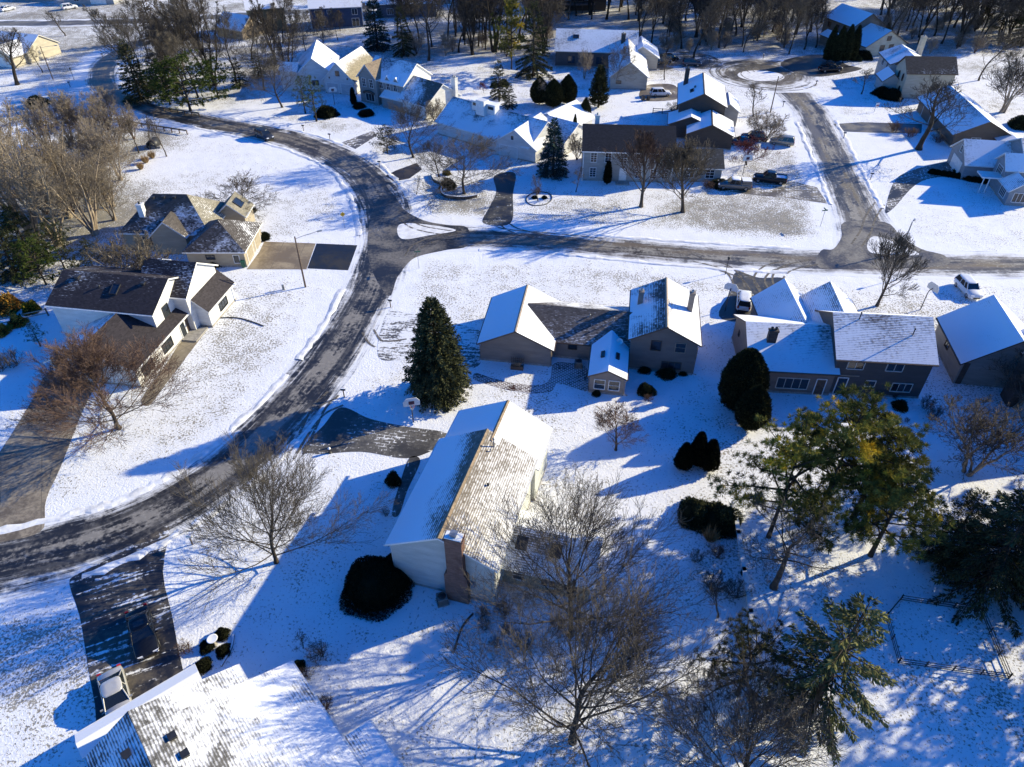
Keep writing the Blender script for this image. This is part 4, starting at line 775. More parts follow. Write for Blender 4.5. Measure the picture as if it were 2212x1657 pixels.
p = G(1040, 12); H, b = far_house('wood_edge_house', 'dark house with white roof among tall trunks, top edge right of the blue house', (p.x, p.y+8, 8, 16, 10, 4.6, 8.0), siding((.09, .085, .08), .25), .9, BROWN, [('R', -4, 1, 1.6, 1.3, 2, 1), ('R', 2, 1, 1.6, 1.3, 2, 1)])
# ------------------------------------------------------------------ trees and shrubs
def bark(name, c0, c1, sc=3.0):
    k = NT(name); g = k.coord(); n = k.noise(k.mapp(g, (1, 1, .3)), sc, 5, .65); oi = k.n('ShaderNodeObjectInfo')
    c = k.mix(k.step(n, .3, .7), c0, c1); c = k.mix(k.math('MULTIPLY', oi.outputs['Random'], .45), c, tuple(x*.6 for x in c0)); k.col(c); k.rough(.9); k.spec(.15); k.bump(n, .5, .03); return k.m
BK_GREY = bark('grey_bark', (.055, .043, .034), (.14, .115, .09)); BK_RED = bark('reddish_bark', (.065, .038, .03), (.16, .095, .07)); BK_TAN = bark('tan_bark', (.2, .155, .11), (.46, .38, .28)); BK_DARK = bark('dark_bark', (.028, .023, .018), (.085, .068, .052))
TW_GREY = bark('grey_twigs', (.075, .064, .052), (.15, .13, .105)); TW_RED = bark('red_twigs', (.105, .066, .05), (.19, .125, .095)); TW_TAN = bark('tan_twigs', (.2, .165, .125), (.38, .32, .25)); TW_DARK = bark('dark_twigs', (.055, .046, .038), (.13, .11, .09)); TW_MAROON = bark('maroon_twigs', (.09, .02, .022), (.16, .045, .04))
def rotv(d, ang, az):
    a = Vector((0, 0, 1)) if abs(d.z) < .95 else Vector((1, 0, 0))
    e1 = d.cross(a).normalized(); e2 = d.cross(e1)
    return (d*math.cos(ang)+(e1*math.cos(az)+e2*math.sin(az))*math.sin(ang)).normalized()
class Bare:
    """a leafless tree grown branch by branch; (trunk and limbs) and (finer branches) go to two meshes"""
    def __init__(s, seed, H, Rr, base=.12, limbs=13, ang=(62, 22), r0=.17, tw=.011, n=(7, 6, 4), up=.12, stems=1, lean=(0, 0), wob=.13, crown=None, splay=.25, prof='round', fmax=.97, ca=(24, 52)):
        s.r = random.Random(seed); s.A = ([], [], []); s.tw = tw; s.n = n; s.up = up; s.wob = wob; s.H = H; s.Rr = Rr; s.prof = prof; s.ca = ca
        s.big = [[], []]; s.small = [[], []]
        for k in range(stems):
            rnd = s.r
            if stems > 1:
                az = 2*math.pi*k/stems+rnd.uniform(-.5, .5); d = rotv(Vector((0, 0, 1)), splay*rnd.uniform(.5, 1.3), az); p = Vector((math.cos(az)*.2, math.sin(az)*.2, -.15)); h = H*rnd.uniform(.75, 1.0); r = r0*rnd.uniform(.6, 1)
            else: d = Vector((lean[0], lean[1], 1)).normalized(); p = Vector((0, 0, -.15)); h = H; r = r0
            tr = s.path(p, d, h*.92, 12, .05+wob*.3, .05)
            rad = [r*(1.5 if i == 0 else 1)*(1-i/12.6)**.85+tw for i in range(13)]; s.put(0, tr, rad, 7)
            for i in range(limbs):
                f = base+(1-base)*((i+rnd.random()*.8)/limbs)**1.15*fmax; q, dd = s.at(tr, f)
                a = R(ang[0]+(ang[1]-ang[0])*((f-base)/(1-base)/fmax))*rnd.uniform(.8, 1.2)
                if prof == 'round': L = Rr*(1.18-(f-base)*.75)*rnd.uniform(.8, 1.15)
                elif prof == 'vase': L = (H*(1-f*.9)*.82+.6)*Rr/H*1.75*rnd.uniform(.8, 1.05)
                else: L = Rr*(.5+1.4*math.sin(math.pi*min(1, max(.05, f))))*.75*rnd.uniform(.7, 1.2)
                if stems > 1: L *= .62
                s.branch(q, rotv(dd, a, i*2.4+rnd.uniform(-.4, .4)), L, max(tw*1.5, r*.42*(1-f*.6)), 1)
    def path(s, p, d, L, n, wob, up):
        out = [p.copy()]; d = d.copy()
        for i in range(n):
            d = (d+Vector((s.r.gauss(0, wob), s.r.gauss(0, wob), s.r.gauss(0, wob)+up))).normalized(); p = p+d*L/n; out.append(p.copy())
        return out
    def at(s, P, f):
        x = min(f, .999)*(len(P)-1); i = int(x); return P[i].lerp(P[i+1], x-i), (P[i+1]-P[i]).normalized()
    def put(s, lv, P, rad, k):
        V, Fc = s.big if lv <= 1 else s.small
        b0 = len(V); n = len(P); d = (P[-1]-P[0]).normalized(); a = Vector((0, 0, 1)) if abs(d.z) < .8 else Vector((1, 0, 0)); e1 = d.cross(a).normalized(); e2 = d.cross(e1)
        cs = [(math.cos(2*math.pi*j/k), math.sin(2*math.pi*j/k)) for j in range(k)]
        for p, r in zip(P, rad):
            for c, q in cs: V.append((p.x+(e1.x*c+e2.x*q)*r, p.y+(e1.y*c+e2.y*q)*r, p.z+(e1.z*c+e2.z*q)*r))
        for i in range(n-1):
            for j in range(k): Fc.append((b0+i*k+j, b0+i*k+(j+1) % k, b0+(i+1)*k+(j+1) % k, b0+(i+1)*k+j))
    def branch(s, p, d, L, r, lv):
        rnd = s.r; nseg = (0, 6, 4, 3, 2)[lv]; P = s.path(p, d, L, nseg, s.wob*(1 if lv > 1 else .8), s.up)
        s.put(lv, P, [max(s.tw*.75, r*(1-.8*i/nseg)) for i in range(nseg+1)], (7, 5, 3, 3, 3)[lv])
        if lv >= 4 or lv > len(s.n): return
        c = s.n[lv-1]; c = max(1, int(round(c*rnd.uniform(.8, 1.2))))
        for i in range(c):
            f = .22+.78*(i+rnd.random())/c; q, dd = s.at(P, f)
            s.branch(q, rotv(dd, R(rnd.uniform(*s.ca)), i*2.4+rnd.uniform(-.6, .6)), L*rnd.uniform(.42, .66)*(1.15-f*.5), max(s.tw, r*.5*(1-.5*f)), lv+1)
    def meshes(s, m1, m2):
        out = []
        for nm, (V, Fc), m in (('trunk', s.big, m1), ('branches', s.small, m2)):
            me = bpy.data.meshes.new(nm); me.from_pydata(V, [], Fc); me.polygons.foreach_set('use_smooth', [True]*len(Fc)); me.materials.append(m); out.append((nm, me))
        return out
def place(protos, name, label, cat, loc, rz=0.0, sc=1.0, group=None, tilt=None):
    o = thing(name, label, cat, loc, rz, group); o.scale = sc if isinstance(sc, tuple) else (sc, sc, sc)
    if tilt: o.rotation_euler = (tilt[0], tilt[1], rz)
    for nm, me in protos:
        c = bpy.data.objects.new(nm, me); COL.objects.link(c); c.parent = o
    return o
# leaf clouds -------------------------------------------------------------
def foliage_mat(name, cols, rough=.7):
    k = NT(name); a = k.attr('tone'); r = k.n('ShaderNodeValToRGB'); k.l(a, r.inputs[0]); el = r.color_ramp.elements
    while len(el) < len(cols): el.new(.5)
    for i, (p, c) in enumerate(cols): el[i].position = p; el[i].color = (*c, 1)
    k.col(r.outputs[0]); k.rough(rough); k.spec(.03); return k.m
FO_SPRUCE = foliage_mat('spruce_needles', [(0, (.022, .026, .013)), (.5, (.065, .07, .034)), (1, (.13, .13, .06))])
FO_OLIVE = foliage_mat('olive_needles', [(0, (.03, .034, .014)), (.5, (.11, .112, .045)), (1, (.2, .19, .07))])
FO_BLUE = foliage_mat('blue_spruce_needles', [(0, (.012, .028, .026)), (.5, (.025, .05, .045)), (1, (.05, .085, .075))])
FO_PINE = foliage_mat('pine_needles', [(0, (.035, .038, .012)), (.4, (.14, .137, .036)), (.75, (.26, .235, .05)), (1, (.55, .4, .04))])
FO_GOLD = foliage_mat('golden_needles', [(0, (.07, .065, .015)), (.5, (.2, .16, .02)), (1, (.42, .28, .03))])
FO_DARK = foliage_mat('dark_needles', [(0, (.013, .016, .009)), (.5, (.045, .05, .024)), (1, (.11, .112, .05))])
FO_ARB = foliage_mat('arborvitae_leaves', [(0, (.018, .02, .01)), (.6, (.042, .045, .02)), (1, (.085, .08, .035))])
FO_YEW = foliage_mat('yew_leaves', [(0, (.006, .007, .004)), (.6, (.017, .019, .010)), (1, (.045, .045, .026))])
FO_CORE = simple('painted_core_shade', (.014, .016, .009), .95, .1, 3, 0, 0)  # near-black colour stands in for the shade deep inside the foliage
FO_GREEN = foliage_mat('green_needles', [(0, (.03, .045, .012)), (.5, (.075, .10, .025)), (1, (.14, .16, .04))])
FO_STRAW = foliage_mat('dry_grass_blades', [(0, (.16, .09, .04)), (.5, (.3, .2, .1)), (1, (.45, .33, .18))])
FO_ORANGE = foliage_mat('russet_leaves', [(0, (.2, .09, .02)), (.5, (.42, .22, .04)), (1, (.6, .38, .09))])
FO_BROWN = foliage_mat('brown_needles', [(0, (.04, .03, .02)), (.5, (.10, .075, .05)), (1, (.18, .13, .09))])
def sprigs(name, P, D, l, w, tone, mat, rng):
    """P, D (n,3): slim diamond leaves from P along D"""
    n = len(P); rv = rng.normal(size=(n, 3)); s_ = np.cross(D, rv); s_ /= np.linalg.norm(s_, axis=1)[:, None]+1e-9
    l = np.broadcast_to(l, (n,))[:, None]; w = np.broadcast_to(w, (n,))[:, None]
    V = np.stack([P, P+D*l*.45+s_*w, P+D*l, P+D*l*.45-s_*w], 1).reshape(-1, 3)
    me = bpy.data.meshes.new(name); me.vertices.add(4*n); me.vertices.foreach_set('co', V.ravel().astype(np.float32))
    me.loops.add(4*n); me.loops.foreach_set('vertex_index', np.arange(4*n, dtype=np.int32)); me.polygons.add(n); me.polygons.foreach_set('loop_start', np.arange(0, 4*n, 4, dtype=np.int32))
    me.update(calc_edges=True); at = me.attributes.new('tone', 'FLOAT', 'POINT'); at.data.foreach_set('value', np.repeat(np.clip(tone, 0, 1), 4).astype(np.float32)); me.materials.append(mat); return (name, me)
def nrm(a): return a/(np.linalg.norm(a, axis=1)[:, None]+1e-9)
def trunk_mesh(H, r, mat, limbs=None, lean=(0, 0)):
    b = MB(); b.tube([(lean[0]*t*H, lean[1]*t*H, t*H-.1) for t in (0, .1, .3, .6, .85, 1)], [r*1.3, r, r*.8, r*.5, r*.22, .02], 8)
    for P, rr in (limbs or []): b.tube(P, rr, 4, 0, False)
    me = bpy.data.meshes.new('trunk'); me.from_pydata(b.v, [], b.f); me.polygons.foreach_set('use_smooth', b.sm); me.materials.append(mat); return ('trunk', me)
def spruce(seed, H, Rr, mat, prof=lambda t: (1-t)**.85, step=.42, nb=9, dens=1.0, base=.05, droop=-.25, sp=.42, sw=.06, thick=.16, gap=0.0, spf=1.0, hang=0.0):
    rng = np.random.default_rng(seed); P, D, T = [], [], []; limbs = []; z = base*H; lay = 0
    while z < H*.985:
        t = (z-base*H)/(H*(1-base)); n = max(4, int(nb*(.55+.6*(1-t))))
        for k in range(n):
            if rng.random() < gap: continue
            az = 2*math.pi*(k+rng.uniform(-.3, .3))/n+lay*.7; L = Rr*prof(t)*rng.uniform(.78, 1.1)+.15; el = droop+(.75-droop)*t**1.4+rng.uniform(-.1, .1)
            d = np.array([math.cos(az)*math.cos(el), math.sin(az)*math.cos(el), math.sin(el)]); zz = z+rng.uniform(-.2, .2); p0 = np.array([0, 0, zz])
            m = max(5, int(L*16*dens)); f = rng.uniform(.18, 1, m)**.75; sag = -.07*L*(f**2)*(1-t)
            q = p0+d*(f*L)[:, None]; q[:, 2] += sag; side = np.array([-math.sin(az), math.cos(az), 0]); sg = rng.choice([-1, 1], m); spread = (.12+.26*L*(1-f)*.55)*spf
            q += side*(sg*rng.uniform(0, 1, m)*spread)[:, None]; q[:, 2] += rng.normal(0, thick*.5, m)
            dd = d*.8+side*(sg*rng.uniform(.2, .9, m))[:, None]+rng.normal(0, .25, (m, 3)); dd[:, 2] += rng.uniform(-.45-hang, .15-hang, m); q[:, 2] -= hang*.25*rng.uniform(0, 1, m)
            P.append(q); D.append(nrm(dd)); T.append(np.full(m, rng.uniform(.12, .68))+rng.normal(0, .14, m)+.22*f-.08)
            if L > .7: limbs.append(([tuple(p0), tuple(p0+d*L*.55+[0, 0, -.02*L]), tuple(p0+d*L*.95+[0, 0, -.07*L*(1-t)])], [.02+.012*L, .012+.006*L, .008]))
        z += step*rng.uniform(.8, 1.2)*(1-.35*t); lay += 1
    P, D, T = np.concatenate(P), np.concatenate(D), np.concatenate(T); n = len(P)
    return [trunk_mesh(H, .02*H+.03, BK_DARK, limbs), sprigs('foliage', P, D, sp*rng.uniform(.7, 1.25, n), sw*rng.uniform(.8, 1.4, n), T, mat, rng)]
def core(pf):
    b = MB(); b.lathe((0, 0, 0), pf, 14); me = bpy.data.meshes.new('dark_core'); me.from_pydata(b.v, [], b.f); me.materials.append(FO_CORE); return ('dark_core', me)  # solid filler body, inner shade put into its colour; no modelled branches
def arbor(seed, H, Rr, mat, n, prof=lambda t: math.sin(math.pi*min(1, .1+t*.93))**.65*(1-.35*t), sp=.3, sw=.07, lobes=9, amp=.09, upw=.8):
    rng = np.random.default_rng(seed); t = rng.uniform(0, 1, n); az = rng.uniform(0, 2*math.pi, n); r = np.array([prof(x) for x in t])*Rr
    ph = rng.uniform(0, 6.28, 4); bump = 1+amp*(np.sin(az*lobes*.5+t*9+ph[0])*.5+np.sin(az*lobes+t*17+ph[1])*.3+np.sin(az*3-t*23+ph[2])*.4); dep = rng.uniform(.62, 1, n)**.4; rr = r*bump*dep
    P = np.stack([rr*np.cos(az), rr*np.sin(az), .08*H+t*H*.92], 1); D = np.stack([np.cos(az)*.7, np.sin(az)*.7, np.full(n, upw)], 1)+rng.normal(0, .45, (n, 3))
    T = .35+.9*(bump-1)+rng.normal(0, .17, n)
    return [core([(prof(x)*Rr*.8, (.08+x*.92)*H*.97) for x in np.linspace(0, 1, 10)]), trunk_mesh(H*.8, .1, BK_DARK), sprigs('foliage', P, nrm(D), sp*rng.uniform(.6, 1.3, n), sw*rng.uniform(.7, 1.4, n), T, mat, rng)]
def pine(seed, H, Rr, mat, tufts=230, per=26, base=.3, lean=(0, 0), sp=.36, sw=.017, tr=.16, gold=.0, prof=None):
    rng = np.random.default_rng(seed); P, D, T = [], [], []; limbs = []; nl = 30
    for k in range(nl):
        t = base+(1-base)*(k+rng.random())/nl; az = k*2.4+rng.uniform(-.5, .5); x = (t-base)/(1-base); L = Rr*(prof(x) if prof else (.55+.7*math.sin(math.pi*min(1, .15+x*.85)))*(1-.45*x))*rng.uniform(.6, 1.12); el = rng.uniform(-.05, .35)+.5*x
        p0 = np.array([lean[0]*t*H, lean[1]*t*H, t*H]); d = np.array([math.cos(az)*math.cos(el), math.sin(az)*math.cos(el), math.sin(el)]); mid = p0+d*L*.55+rng.normal(0, .12, 3); end = p0+d*L+rng.normal(0, .25, 3)
        limbs.append(([tuple(p0), tuple(mid), tuple(end)], [.03+.018*L, .02+.01*L, .015])); tone = rng.uniform(.05, .6)+(.5 if rng.random() < gold else 0)
        nt = max(4, int(tufts/nl*L/Rr*1.2))
        for j in range(nt):
            f = rng.uniform(.35, 1.05); c = p0+(mid-p0)*min(1, f/.55) if f < .55 else mid+(end-mid)*(f-.55)/.45
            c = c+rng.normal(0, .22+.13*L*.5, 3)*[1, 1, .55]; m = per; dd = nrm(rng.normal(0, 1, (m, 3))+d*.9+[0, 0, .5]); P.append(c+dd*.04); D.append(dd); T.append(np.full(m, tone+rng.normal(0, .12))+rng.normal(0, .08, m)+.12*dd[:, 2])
    P, D, T = np.concatenate(P), np.concatenate(D), np.concatenate(T); n = len(P)
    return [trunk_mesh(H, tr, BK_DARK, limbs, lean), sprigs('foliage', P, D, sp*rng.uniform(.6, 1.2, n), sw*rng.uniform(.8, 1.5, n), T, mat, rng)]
def bush(seed, Rr, H, mat, n, sp=.2, sw=.05, amp=.1, stems=True):
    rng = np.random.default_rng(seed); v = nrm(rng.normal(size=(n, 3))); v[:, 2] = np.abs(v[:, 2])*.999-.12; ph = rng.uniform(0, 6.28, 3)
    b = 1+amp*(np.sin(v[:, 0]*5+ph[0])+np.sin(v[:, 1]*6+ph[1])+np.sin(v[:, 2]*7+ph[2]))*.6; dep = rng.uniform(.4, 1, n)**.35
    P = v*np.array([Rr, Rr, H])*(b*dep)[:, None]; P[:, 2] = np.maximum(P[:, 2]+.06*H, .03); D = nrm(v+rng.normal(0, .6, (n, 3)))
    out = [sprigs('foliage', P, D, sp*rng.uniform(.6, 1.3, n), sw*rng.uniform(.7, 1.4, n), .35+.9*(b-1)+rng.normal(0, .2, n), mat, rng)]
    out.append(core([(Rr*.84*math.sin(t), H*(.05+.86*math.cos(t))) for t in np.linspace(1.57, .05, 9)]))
    if stems:
        m = MB(); rd = random.Random(seed)
        for i in range(7): a = i*.9; m.tube([(0, 0, -.05), (math.cos(a)*Rr*.3, math.sin(a)*Rr*.3, H*.4), (math.cos(a)*Rr*.7, math.sin(a)*Rr*.7, H*.75)], [.04, .03, .01], 5)
        me = bpy.data.meshes.new('stem'); me.from_pydata(m.v, [], m.f); me.materials.append(BK_DARK); out.append(('stem', me))
    return out
def grass_tuft(seed, Rr, H, n, mat):
    rng = np.random.default_rng(seed); az = rng.uniform(0, 6.28, n); P = np.stack([np.cos(az), np.sin(az), 0*az], 1)*(rng.uniform(0, .3, n)*Rr)[:, None]; D = np.stack([np.cos(az), np.sin(az), 0*az], 1)*rng.uniform(.05, .75, n)[:, None]; D[:, 2] = 1
    return [sprigs('blades', P, nrm(D), H*rng.uniform(.5, 1.1, n), np.full(n, .02), rng.uniform(0, 1, n), mat, rng)]
# prototypes -------------------------------------------------------------
def bare_proto(*a, m=(BK_GREY, TW_GREY), **k): return Bare(*a, **k).meshes(*m)
PR = {}
PR['big1'] = bare_proto(11, 10.0, 6.6, base=.1, limbs=19, ang=(66, 18), r0=.17, n=(11, 8, 5), prof='vase', tw=.014, fmax=.6, wob=.075, ca=(16, 40), up=.09, m=(BK_DARK, TW_GREY))
PR['big2'] = bare_proto(12, 13.0, 7.6, base=.1, limbs=22, ang=(64, 20), r0=.22, n=(10, 7, 4), prof='vase', tw=.014, fmax=.6, wob=.075, ca=(16, 40), up=.09, m=(BK_DARK, TW_GREY))
PR['big3'] = bare_proto(13, 13.0, 7.8, base=.16, limbs=22, ang=(70, 22), r0=.22, n=(10, 7, 4), prof='vase', tw=.014, fmax=.6, wob=.075, ca=(16, 40), up=.09, m=(BK_DARK, TW_GREY))
PR['dense'] = bare_proto(14, 9.5, 5.6, base=.13, limbs=22, ang=(74, 16), r0=.17, n=(11, 9, 6), prof='round', m=(BK_GREY, TW_RED), tw=.014, up=.1, fmax=.8, wob=.09, ca=(18, 44))
PR['small'] = bare_proto(15, 4.6, 2.3, base=.2, limbs=14, ang=(66, 18), r0=.09, n=(7, 6, 4), prof='round', m=(BK_GREY, TW_RED), tw=.012)
PR['fan'] = bare_proto(16, 11.0, 4.0, base=.16, limbs=16, ang=(44, 12), r0=.17, n=(8, 7, 4), prof='vase', m=(BK_GREY, TW_RED), tw=.02, up=.1, fmax=.7, wob=.08, ca=(15, 36))
PR['fan2'] = bare_proto(17, 11.0, 4.6, base=.16, limbs=16, ang=(52, 14), r0=.18, n=(8, 7, 4), prof='vase', m=(BK_GREY, TW_GREY), tw=.02, up=.1, fmax=.7, wob=.08, ca=(15, 36))
PR['spread'] = bare_proto(18, 8.5, 6.2, base=.2, limbs=17, ang=(78, 26), r0=.2, n=(8, 7, 5), prof='round', m=(BK_GREY, TW_GREY), tw=.018, up=.05)
PR['spread2'] = bare_proto(19, 9.5, 5.6, base=.25, limbs=16, ang=(70, 22), r0=.2, n=(8, 7, 4), prof='round', m=(BK_DARK, TW_GREY), tw=.017, up=.07)
PR['low'] = bare_proto(20, 5.2, 4.0, base=.2, limbs=13, ang=(80, 34), r0=.17, n=(7, 6, 4), prof='round', m=(BK_DARK, TW_DARK), tw=.02, up=.04)
PR['pale'] = bare_proto(21, 14, 6.0, base=.25, limbs=9, ang=(40, 18), r0=.23, n=(5, 5, 3), prof='vase', m=(BK_TAN, TW_TAN), stems=6, splay=.34, tw=.02, wob=.12)
PR['brush'] = bare_proto(22, 9, 5.0, base=.2, limbs=9, ang=(55, 22), r0=.12, n=(6, 5, 3), prof='round', m=(BK_TAN, TW_TAN), stems=5, splay=.38, tw=.02, wob=.17)
PR['brush2'] = bare_proto(23, 8, 4.0, base=.15, limbs=9, ang=(50, 20), r0=.1, n=(6, 5, 4), prof='round', m=(BK_RED, TW_TAN), stems=6, splay=.4, tw=.018, wob=.17)
PR['wood1'] = bare_proto(24, 15, 4.6, base=.3, limbs=15, ang=(52, 18), r0=.2, n=(8, 7, 4), prof='vase', m=(BK_DARK, TW_DARK), tw=.019, wob=.15)
PR['wood2'] = bare_proto(25, 16, 4.2, base=.22, limbs=8, ang=(38, 16), r0=.2, n=(7, 6, 4), prof='vase', m=(BK_DARK, TW_DARK), stems=4, splay=.16, tw=.019, wob=.14)
PR['wood3'] = bare_proto(26, 13, 5.0, base=.3, limbs=14, ang=(60, 24), r0=.18, n=(8, 7, 4), prof='round', m=(BK_DARK, TW_GREY), tw=.019, wob=.18)
PR['wood4'] = bare_proto(27, 12, 4.2, base=.2, limbs=13, ang=(50, 20), r0=.13, n=(8, 6, 4), prof='vase', m=(BK_GREY, TW_GREY), tw=.019, wob=.17, lean=(.2, .05))
PR['upright'] = bare_proto(28, 11, 4.5, base=.28, limbs=13, ang=(48, 16), r0=.24, n=(7, 6, 3), prof='vase', m=(BK_DARK, TW_DARK), tw=.02, wob=.14)
PR['slim'] = bare_proto(29, 6, 2.0, base=.3, limbs=9, ang=(45, 18), r0=.07, n=(5, 4, 3), prof='vase', m=(BK_GREY, TW_GREY), tw=.015)
PR['shrub'] = bare_proto(30, 1.7, 1.1, base=.15, limbs=5, ang=(40, 20), r0=.02, n=(4, 3), prof='round', m=(BK_DARK, TW_GREY), stems=10, splay=.5, tw=.008)
PR['shrubred'] = bare_proto(31, 1.7, 1.2, base=.15, limbs=5, ang=(40, 20), r0=.02, n=(5, 3), prof='round', m=(BK_RED, TW_RED), stems=10, splay=.5, tw=.009)
PR['maroon'] = bare_proto(32, 5.5, 3.6, base=.18, limbs=14, ang=(72, 26), r0=.12, n=(7, 6, 4), prof='round', m=(BK_DARK, TW_MAROON), tw=.02)
PR['palemulti'] = bare_proto(33, 7.5, 4.0, base=.2, limbs=8, ang=(45, 20), r0=.09, n=(6, 5, 3), prof='vase', m=(BK_TAN, TW_GREY), stems=5, splay=.3, tw=.016, wob=.16)
PR['leaner'] = bare_proto(34, 8.5, 3.4, base=.4, limbs=13, ang=(62, 24), r0=.2, n=(7, 6, 3), prof='round', m=(BK_GREY, TW_GREY), tw=.012, lean=(.3, -.1), wob=.17)
PR['spruce1'] = spruce(41, 13.2, 4.0, FO_SPRUCE, prof=lambda t: (1-t)**.62*min(1, .8+t*1.4)*1.02, nb=13, dens=1.9, step=.34, sp=.36, sw=.055, droop=-.2)
PR['spruce2'] = spruce(42, 11, 3.4, FO_SPRUCE, nb=10, dens=1.1, gap=.12)
PR['spruceB'] = spruce(43, 11, 3.2, FO_BLUE, nb=10, dens=1.2, gap=.08)
PR['spruceD'] = spruce(44, 11, 4.6, FO_DARK, prof=lambda t: (1-t)**.75, nb=9, dens=3.2, gap=.25, droop=-.35, sp=.3, sw=.038, step=.6, spf=.8, hang=.25)
PR['spruceL'] = spruce(45, 11.5, 3.6, FO_OLIVE, prof=lambda t: (1-t)**.75*min(1, .45+t*2.4), nb=8, dens=4.6, gap=.2, droop=-.5, step=.75, sp=.26, sw=.035, base=.12, spf=.62, hang=.5, thick=.1)
PR['spruceBr'] = spruce(46, 12, 3.2, FO_BROWN, nb=9, dens=.8, gap=.2)
PR['cedar'] = spruce(47, 7, 2.4, FO_ARB, prof=lambda t: (1-t)**.7*min(1, .7+t), nb=11, dens=1.4, step=.3, droop=.5, sp=.35)
PR['pineG'] = pine(51, 11, 4.6, FO_PINE, 900, 46, gold=.3, base=.25)
PR['pineY'] = pine(52, 8.5, 3.0, FO_PINE, 560, 46, gold=.4, base=.25)
PR['pineD'] = pine(53, 10, 4.4, FO_SPRUCE, 560, 40, base=.12)
PR['pineN'] = pine(54, 8.5, 2.3, FO_GREEN, 190, 24, base=.22)
PR['pineGr'] = pine(55, 8, 4.4, FO_GREEN, 560, 26, base=.1, sw=.03)
PR['arb1'] = arbor(61, 8.2, 2.6, FO_ARB, 15000, sp=.3, sw=.05, prof=lambda t: math.sin(math.pi*min(1, .16+t*.84))**.6*(1-.1*t))
PR['arb2'] = arbor(62, 6.0, 2.1, FO_ARB, 9000, sp=.3, sw=.05)
PR['cone'] = arbor(63, 4.2, 1.1, FO_YEW, 4500, prof=lambda t: (1-t)**.6*min(1, .7+2*t), sp=.25, sw=.05)
PR['column'] = arbor(64, 9, 1.5, FO_DARK, 5200, prof=lambda t: (1-t**2.5)*min(1, .75+t), sp=.4, sw=.08)
PR['slimarb'] = arbor(65, 3.6, .7, FO_YEW, 2500, prof=lambda t: (1-t)**.5*min(1, .6+2*t), sp=.22, sw=.05)
PR['yew'] = bush(71, 2.7, 2.9, FO_YEW, 24000, .17, .035, .10)
PR['bushD'] = bush(72, 1.0, 1.0, FO_YEW, 2600, .16, .04, .12); PR['bushG'] = bush(73, 1.0, 1.0, FO_ARB, 2400, .18, .045, .14); PR['bushY'] = bush(74, 1.0, 1.1, FO_GOLD, 2000, .25, .06, .15); PR['bushO'] = bush(75, 1.0, 1.1, FO_ORANGE, 2200, .22, .05, .2); PR['bushE'] = bush(76, 2.6, 2.8, FO_DARK, 6500, .38, .08, .2); PR['bushV'] = bush(77, 2.4, 2.6, FO_GREEN, 5000, .34, .07, .2)
PR['straw'] = grass_tuft(81, 1, 1.5, 420, FO_STRAW)
TR = random.Random(5)
_ph = {}
def tree(kind, px, py, h, label, name='bare_tree', cat='bare tree', group=None, wide=1.0, rz=None, tilt=None, Rm=None):
    if kind not in _ph:
        V = [v.co for _, me in PR[kind] for v in me.vertices]; rr = sorted(math.hypot(v.x, v.y) for v in V[::3]); _ph[kind] = (max(v.z for v in V), rr[int(len(rr)*.95)])
    s = h/_ph[kind][0]
    if Rm: wide = Rm/(_ph[kind][1]*s)
    return place(PR[kind], name, label, cat, G(px, py), TR.uniform(0, 6.28) if rz is None else rz, (s*wide, s*wide, s), group, tilt)
# ------------------------------------------------------------------ planting: every tree and shrub where it stands
def free(p, m=2.0):
    for b in FOOT:
        d = p-b.w(0, 0, 0)
        if abs(d.dot(b.U)) < b.q[3]/2+m and abs(d.dot(b.V)) < b.q[4]/2+m: return False
    for rows in (M_rows, E_rows, N_rows):
        for r in rows:
            if (Vector((r[0].x, r[0].y, 0))-p).length < r[2]/2+1: return False
    return True
OV = {(258, 925): (11.3, 6.0), (597, 1215): (11.3, 6.4), (1237, 1602): (14.0, 7.4), (1232, 1372): (13.2, 7.2), (1330, 972): (5.0, 2.3), (1385, 447): (12, 3.8), (1475, 458): (11.8, 5.0), (1003, 418): (9.6, 7.4), (893, 340): (11, 5.8), (948, 382): (7, 3.6), (610, 232): (12, 5.6), (521, 460): (5.8, 5.2), (330, 640): (9, 4.0), (268, 610): (7, 3), (1984, 323): (13, 5.8), (1894, 661): (9.5, 3.2), (2090, 1022): (9, 4), (1671, 1270): (10, 3.6), (1600, 1720): (9.5, 6.5), (1652, 306): (5.6, 3.6), (1612, 356): (5, 3.6), (1325, 190): (9.5, 4.4), (38, 183): (11.5, 5), (142, 77): (6, 3.4), (926, 131): (17, 6.5), (1068, 112): (19, 6), (2195, 880): (7.5, 3.4), (2164, 243): (12, 5), (2114, 174): (12, 5.5), (1435, 172): (5.2, 2.2), (1861, 203): (5.5, 2.4), (1627, 252): (5.8, 2.8)}  # base point -> height, crown radius
